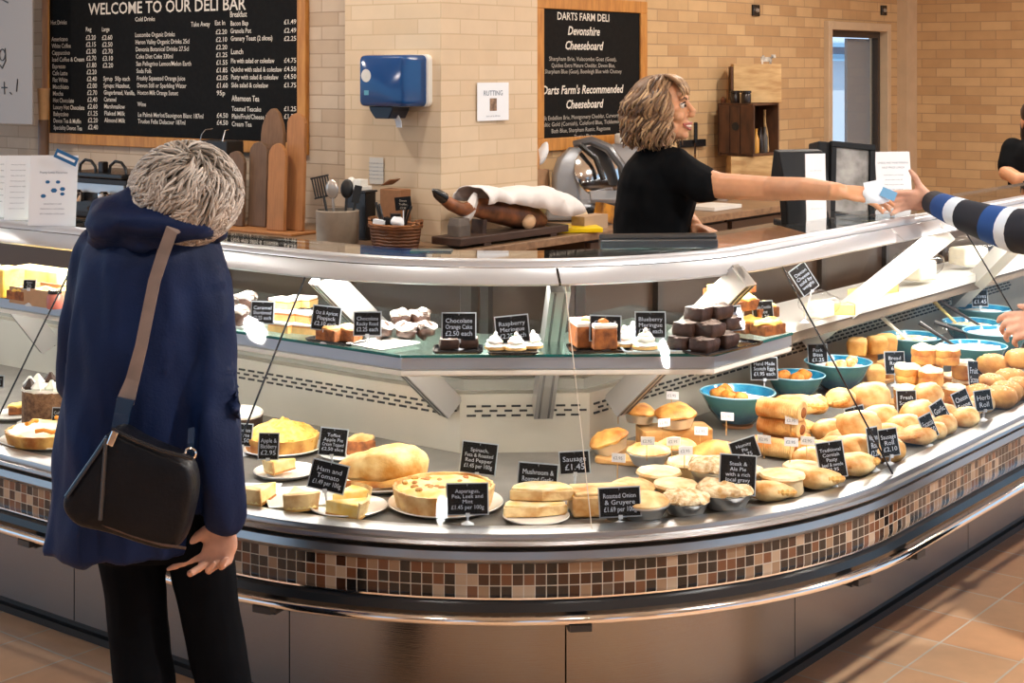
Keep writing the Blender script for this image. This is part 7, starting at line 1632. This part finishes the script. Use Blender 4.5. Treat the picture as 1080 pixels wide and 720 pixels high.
obj('lips', MB().tube([HS @ V((.078, -.030, -.058)), HS @ V((.096, -.014, -.0575)), HS @ V((.101, 0, -.056)), HS @ V((.096, .014, -.0575)), HS @ V((.078, .030, -.058))], [.003, .0045, .005, .0045, .003], 8).tube([HS @ V((.078, -.029, -.060)), HS @ V((.092, -.014, -.075)), HS @ V((.096, 0, -.078)), HS @ V((.092, .014, -.075)), HS @ V((.078, .029, -.060))], [.003, .0045, .005, .0045, .003], 8), mat('lips_rose', srgb(176, 96, 86), .4), se, world=True)
hw = MB(); hw.c = .3
R0 = HS.to_3x3()
q = MB(); q.ball((-.026, 0, .034), (.094, .084, .086), nu=24, nv=16); q.ball((-.056, 0, -.02), (.062, .074, .075), nu=20, nv=12); hw.add([HS @ p for p in q.v], q.f)
for i in range(520):
    side = random.choice((-1, 1)); th = random.uniform(.95, 3.2)        # about the head: front 0, nape PI
    x0 = random.uniform(-.06, .055); top = V((x0, side*random.uniform(.0, .03), .118-abs(x0)*.35)); ang = th; wd_ = random.uniform(.94, 1.14)
    hxp = -.022+.104*math.cos(ang)*wd_; hyp = side*.094*math.sin(ang)*wd_
    end = -.075-.055*random.random()-.02*math.sin(ang); ph = random.uniform(0, 6.3); am = random.uniform(.009, .019); pts = []; hw.c = max(0, min(1, random.gauss(.5, .27)))
    for k in range(16):
        f = k/15; b_up = max(0, 1-f*2.1)
        g = min(1, f*2.1); x = top.x*(1-g)+hxp*g; y = top.y*(1-g)+hyp*g*(1.04+.06*math.sin(ph)); z = top.z*math.cos(g*PI/2)+(.02)*(1-math.cos(g*PI/2)) if f < .476 else .02+(end-.02)*((f-.476)/.524)
        wv = am*min(1, f*1.6)*math.sin(ph+f*17); pts.append(HS @ V((x+wv, y+am*math.cos(ph+f*16)*min(1, f*1.6), z)))
    hw.tube(pts, [.004]+[.0055]*9+[.005, .005, .0045, .004, .003, .0015], 5)
for i in range(26):    # loose fringe over the brow
    y = random.uniform(-.055, .05); pts = []; ph = random.random()*6; hw.c = max(0, min(1, random.gauss(.6, .2)))
    for k in range(6):
        f = k/5; pts.append(HS @ V((.02+.068*math.sin(f*1.5)+.004*math.sin(ph+f*8), y*(1+.25*f)+.006*math.sin(ph+f*6), .118-.075*f**1.6)))
    hw.tube(pts, [.005, .006, .006, .0055, .004, .0015], 5)
obj('hair', hw, hairmat('blonde_hair', srgb(72, 50, 36), srgb(138, 104, 74), srgb(206, 172, 130)), se, world=True, ang=180)
# --- the second customer: striped sleeve reaching in from beyond the photo's edge
c2 = thing('person', 'person in a navy, blue and white striped jumper taking the white paper', 'person', V((1.78, 4.30, 0)))
B = MB(); tc_ = V((1.78, 4.30, 0))
head_shape(B, M.Translation(tc_+V((0, 0, 1.50))) @ M.Rotation(2.4, 4, 'Z'), 1.0)
limb(B, [tc_+V((0, 0, 1.36)), tc_+V((0, 0, 1.1)), tc_+V((0, 0, .8))], [.06, .1, .1])
limb(B, [tc_+V((.0, .10, 1.24)), A(1100, 246, 4.62), A(1040, 232, 4.80), A(990, 216, 4.99), A(983, 211, 5.07)], [.05, .045, .04, .028, .026])
limb(B, [tc_+V((-.06, -.09, 1.22)), A(1160, 335, 4.30), A(1116, 345, 4.50)], [.05, .04, .028])
for dx in (-.08, .08): limb(B, [tc_+V((dx, 0, .8)), tc_+V((dx, 0, .45)), tc_+V((dx, 0, .06))], [.07, .05, .04])
h2 = frame(A(983, 211, 5.07), (-1, .02, .0), (-.1, .8, .45)); hand(B, h2, -1, [(.2, .25, .2), (.25, .25, .2), (.3, .3, .2), (.35, .3, .2)], (-.25, -.35), 1.02)
h3 = frame(A(1117, 345, 4.50), (-1, .2, .05), (0, -.75, .65)); hand(B, h3, 1, [(.35, .6, .4), (.5, .9, .5), (.55, .9, .5), (.6, .9, .5)], (.2, .3), 1.15)
obj('body', B, M_SKINO, c2, world=True, remesh=.0052, smoothit=3)
def stripes(name, axis, per, uv=True):
    m = bpy.data.materials.new(name); m.use_nodes = True; nt = m.node_tree; N = nt.nodes; L = nt.links; b = N['Principled BSDF']; b.inputs['Roughness'].default_value = .85
    u = N.new('ShaderNodeUVMap'); sp = N.new('ShaderNodeSeparateXYZ'); L.new(u.outputs[0], sp.inputs[0])
    a = N.new('ShaderNodeMath'); a.operation = 'MULTIPLY'; a.inputs[1].default_value = per; L.new(sp.outputs[0], a.inputs[0]); f = N.new('ShaderNodeMath'); f.operation = 'FRACT'; L.new(a.outputs[0], f.inputs[0])
    r = N.new('ShaderNodeValToRGB'); r.color_ramp.interpolation = 'CONSTANT'; e = r.color_ramp.elements
    e[0].position = 0; e[0].color = (*srgb(20, 26, 40), 1); e[1].position = .30; e[1].color = (*srgb(18, 66, 132), 1); k = e.new(.62); k.color = (*srgb(206, 220, 236), 1); k = e.new(.82); k.color = (*srgb(20, 26, 40), 1)
    L.new(f.outputs[0], r.inputs[0]); L.new(r.outputs[0], b.inputs['Base Color']); return m
sl_pts = [A(984, 213, 5.03), A(997, 219, 4.94), A(1020, 228, 4.85), A(1045, 236, 4.78), A(1070, 243, 4.71), A(1100, 246, 4.63), A(1130, 236, 4.55), tc_+V((.0, .16, 1.28))]
obj('sleeve', MB().tube(sl_pts, [.040, .043, .052, .060, .068, .074, .074, .085], 20).rough(.004, 14), stripes('sleeve_stripes', 0, 3.1), c2, world=True, ang=180)
obj('sleeve', MB().tube([A(1122, 345, 4.48), A(1140, 342, 4.40), A(1170, 330, 4.28), tc_+V((-.1, -.15, 1.27))], [.042, .05, .06, .085], 20).rough(.004, 14), stripes('sleeve_stripes_near', 0, 2.2), c2, world=True, ang=180)
rr = [[V((tc_.x+rx*math.cos(2*PI*k/24), tc_.y+ry*math.sin(2*PI*k/24), z)) for k in range(24)] for rx, ry, z in ((.17, .16, .74), (.165, .15, .9), (.16, .15, 1.05), (.165, .17, 1.2), (.15, .18, 1.3), (.07, .09, 1.38))]
obj('jumper', MB().loft(rr).rough(.006, 10), stripes('jumper_stripes', 0, 4), c2, world=True, ang=180)
lg = MB(); [limb(lg, [tc_+V((dx, 0, .82)), tc_+V((dx, 0, .45)), tc_+V((dx, 0, .06))], [.10, .075, .07]) for dx in (-.08, .08)]
obj('trousers', lg, M_TROU, c2, world=True, remesh=.014, smoothit=3)
for dx in (-.08, .08):
    sh = MB().ball((tc_.x+dx-.03, tc_.y+.05, .035), (.06, .12, .036)); sh.v = [V((p.x, p.y, max(p.z, .002))) for p in sh.v]; obj('shoe', sh, mat('shoe_black', (0, 0, 0)), c2, world=True)
hr2 = MB(); hr2.c = .4; q = MB().ball((-.03, 0, .035), (.098, .086, .09)).ball((-.06, 0, -.03), (.06, .08, .08)); HH = M.Translation(tc_+V((0, 0, 1.50))) @ M.Rotation(2.4, 4, 'Z'); hr2.add([HH @ p for p in q.v], q.f)
obj('hair', hr2, hairmat('brown_hair', srgb(50, 36, 26), srgb(90, 64, 46), srgb(130, 96, 70)), c2, world=True)
# the white paper passed between the two hands
pb = MB().ball((0, 0, 0), (.046, .024, .022), nu=18, nv=12).rough(.014, 26).rough(.006, 70)
o = tag(obj('paper_napkin', pb, mat('napkin', srgb(226, 234, 244), .6), ang=50), 'crumpled white paper with a blue corner passed between the two hands', 'paper'); o.location = A(924, 206, 4.94)
pb = MB().box((0, 0, 0), (.05, .0015, .03), M.Rotation(.4, 3, 'Y')); po = obj('blue_corner', pb, mat('napkin_blue', srgb(112, 166, 206), .5), o, smooth=False); po.location = (.035, -.02, .006)
pb = MB().box((0, 0, 0), (.06, .0015, .035), M.Rotation(-.2, 3, 'Y')); po = obj('receipt', pb, M_PAPER, o, smooth=False); po.location = (-.005, .015, .028)
# --- person far behind at the photo edge
c3 = thing('person', 'dark-haired person in a black t-shirt with folded arms far behind at the photo edge', 'person', V((A(1096, 200, 8.3).x, 8.3, 0)))
tc_ = V((A(1096, 200, 8.3).x, 8.3, 0)); B = MB()
head_shape(B, M.Translation(A(1094, 128, 8.3)) @ M.Rotation(-1.9, 4, 'Z'), 1.0)
limb(B, [tc_+V((0, .02, 1.28)), tc_+V((0, 0, 1.1)), tc_+V((0, 0, .8))], [.05, .1, .1])
limb(B, [A(1068, 160, 8.3), A(1062, 182, 8.25), A(1075, 190, 8.12), A(1092, 188, 8.06)], [.045, .045, .040, .03]); limb(B, [A(1124, 160, 8.3), A(1130, 182, 8.25), A(1112, 192, 8.14)], [.045, .042, .034])
for dx in (-.08, .08): limb(B, [tc_+V((dx, 0, .8)), tc_+V((dx, 0, .45)), tc_+V((dx, 0, .06))], [.07, .05, .04])
hand(B, frame(A(1094, 188, 8.06), (1, -.1, .05), (0, -1, .2)), 1, [(.3, .3, .2)]*4); hand(B, frame(A(1110, 192, 8.13), (-1, -.1, .05), (0, -1, .2)), 1, [(.3, .3, .2)]*4)
obj('body', B, M_SKINA, c3, world=True, remesh=.006, smoothit=3)
T = MB(); T.loft([ring_(*r) for r in ((1082, 1108, 146, 8.3, .07), (1068, 1124, 152, 8.3, .12), (1060, 1132, 164, 8.3, .13), (1064, 1128, 185, 8.3, .13), (1066, 1126, 215, 8.3, .13), (1062, 1130, 245, 8.3, .14))])
limb(T, [A(1068, 156, 8.3), A(1063, 176, 8.27)], [.06, .058]); limb(T, [A(1124, 156, 8.3), A(1129, 176, 8.27)], [.06, .058])
obj('t_shirt', T, M_TEE, c3, world=True, remesh=.012, smoothit=4)
lg = MB(); lg.loft([ring_(*r) for r in ((1062, 1130, 240, 8.3, .13), (1064, 1128, 262, 8.3, .12))]); [limb(lg, [tc_+V((dx, 0, .82)), tc_+V((dx, 0, .45)), tc_+V((dx, 0, .06))], [.10, .075, .07]) for dx in (-.08, .08)]
obj('trousers', lg, M_TROU, c3, world=True, remesh=.014, smoothit=3)
for dx in (-.08, .08):
    sh = MB().ball((tc_.x+dx, tc_.y-.05, .035), (.045, .12, .036)); sh.v = [V((p.x, p.y, max(p.z, .002))) for p in sh.v]; obj('shoe', sh, mat('shoe_black', (0, 0, 0)), c3, world=True)
obj('wristband', MB().tube([A(1082, 193, 8.10), A(1088, 193, 8.08)], .04, 12), M_BLK, c3, world=True)
hw = MB(); hw.c = .4; HH = M.Translation(A(1094, 128, 8.3)) @ M.Rotation(-1.9, 4, 'Z'); q = MB().ball((-.03, 0, .036), (.1, .088, .09)).ball((-.05, .05, -.05), (.05, .04, .10)).ball((-.05, -.05, -.05), (.05, .04, .10)).ball((-.07, 0, -.05), (.05, .07, .1)); hw.add([HH @ p for p in q.v], q.f)
obj('hair', hw.rough(.006, 30), hairmat('dark_hair', srgb(24, 16, 14), srgb(40, 26, 22), srgb(70, 46, 38)), c3, world=True)
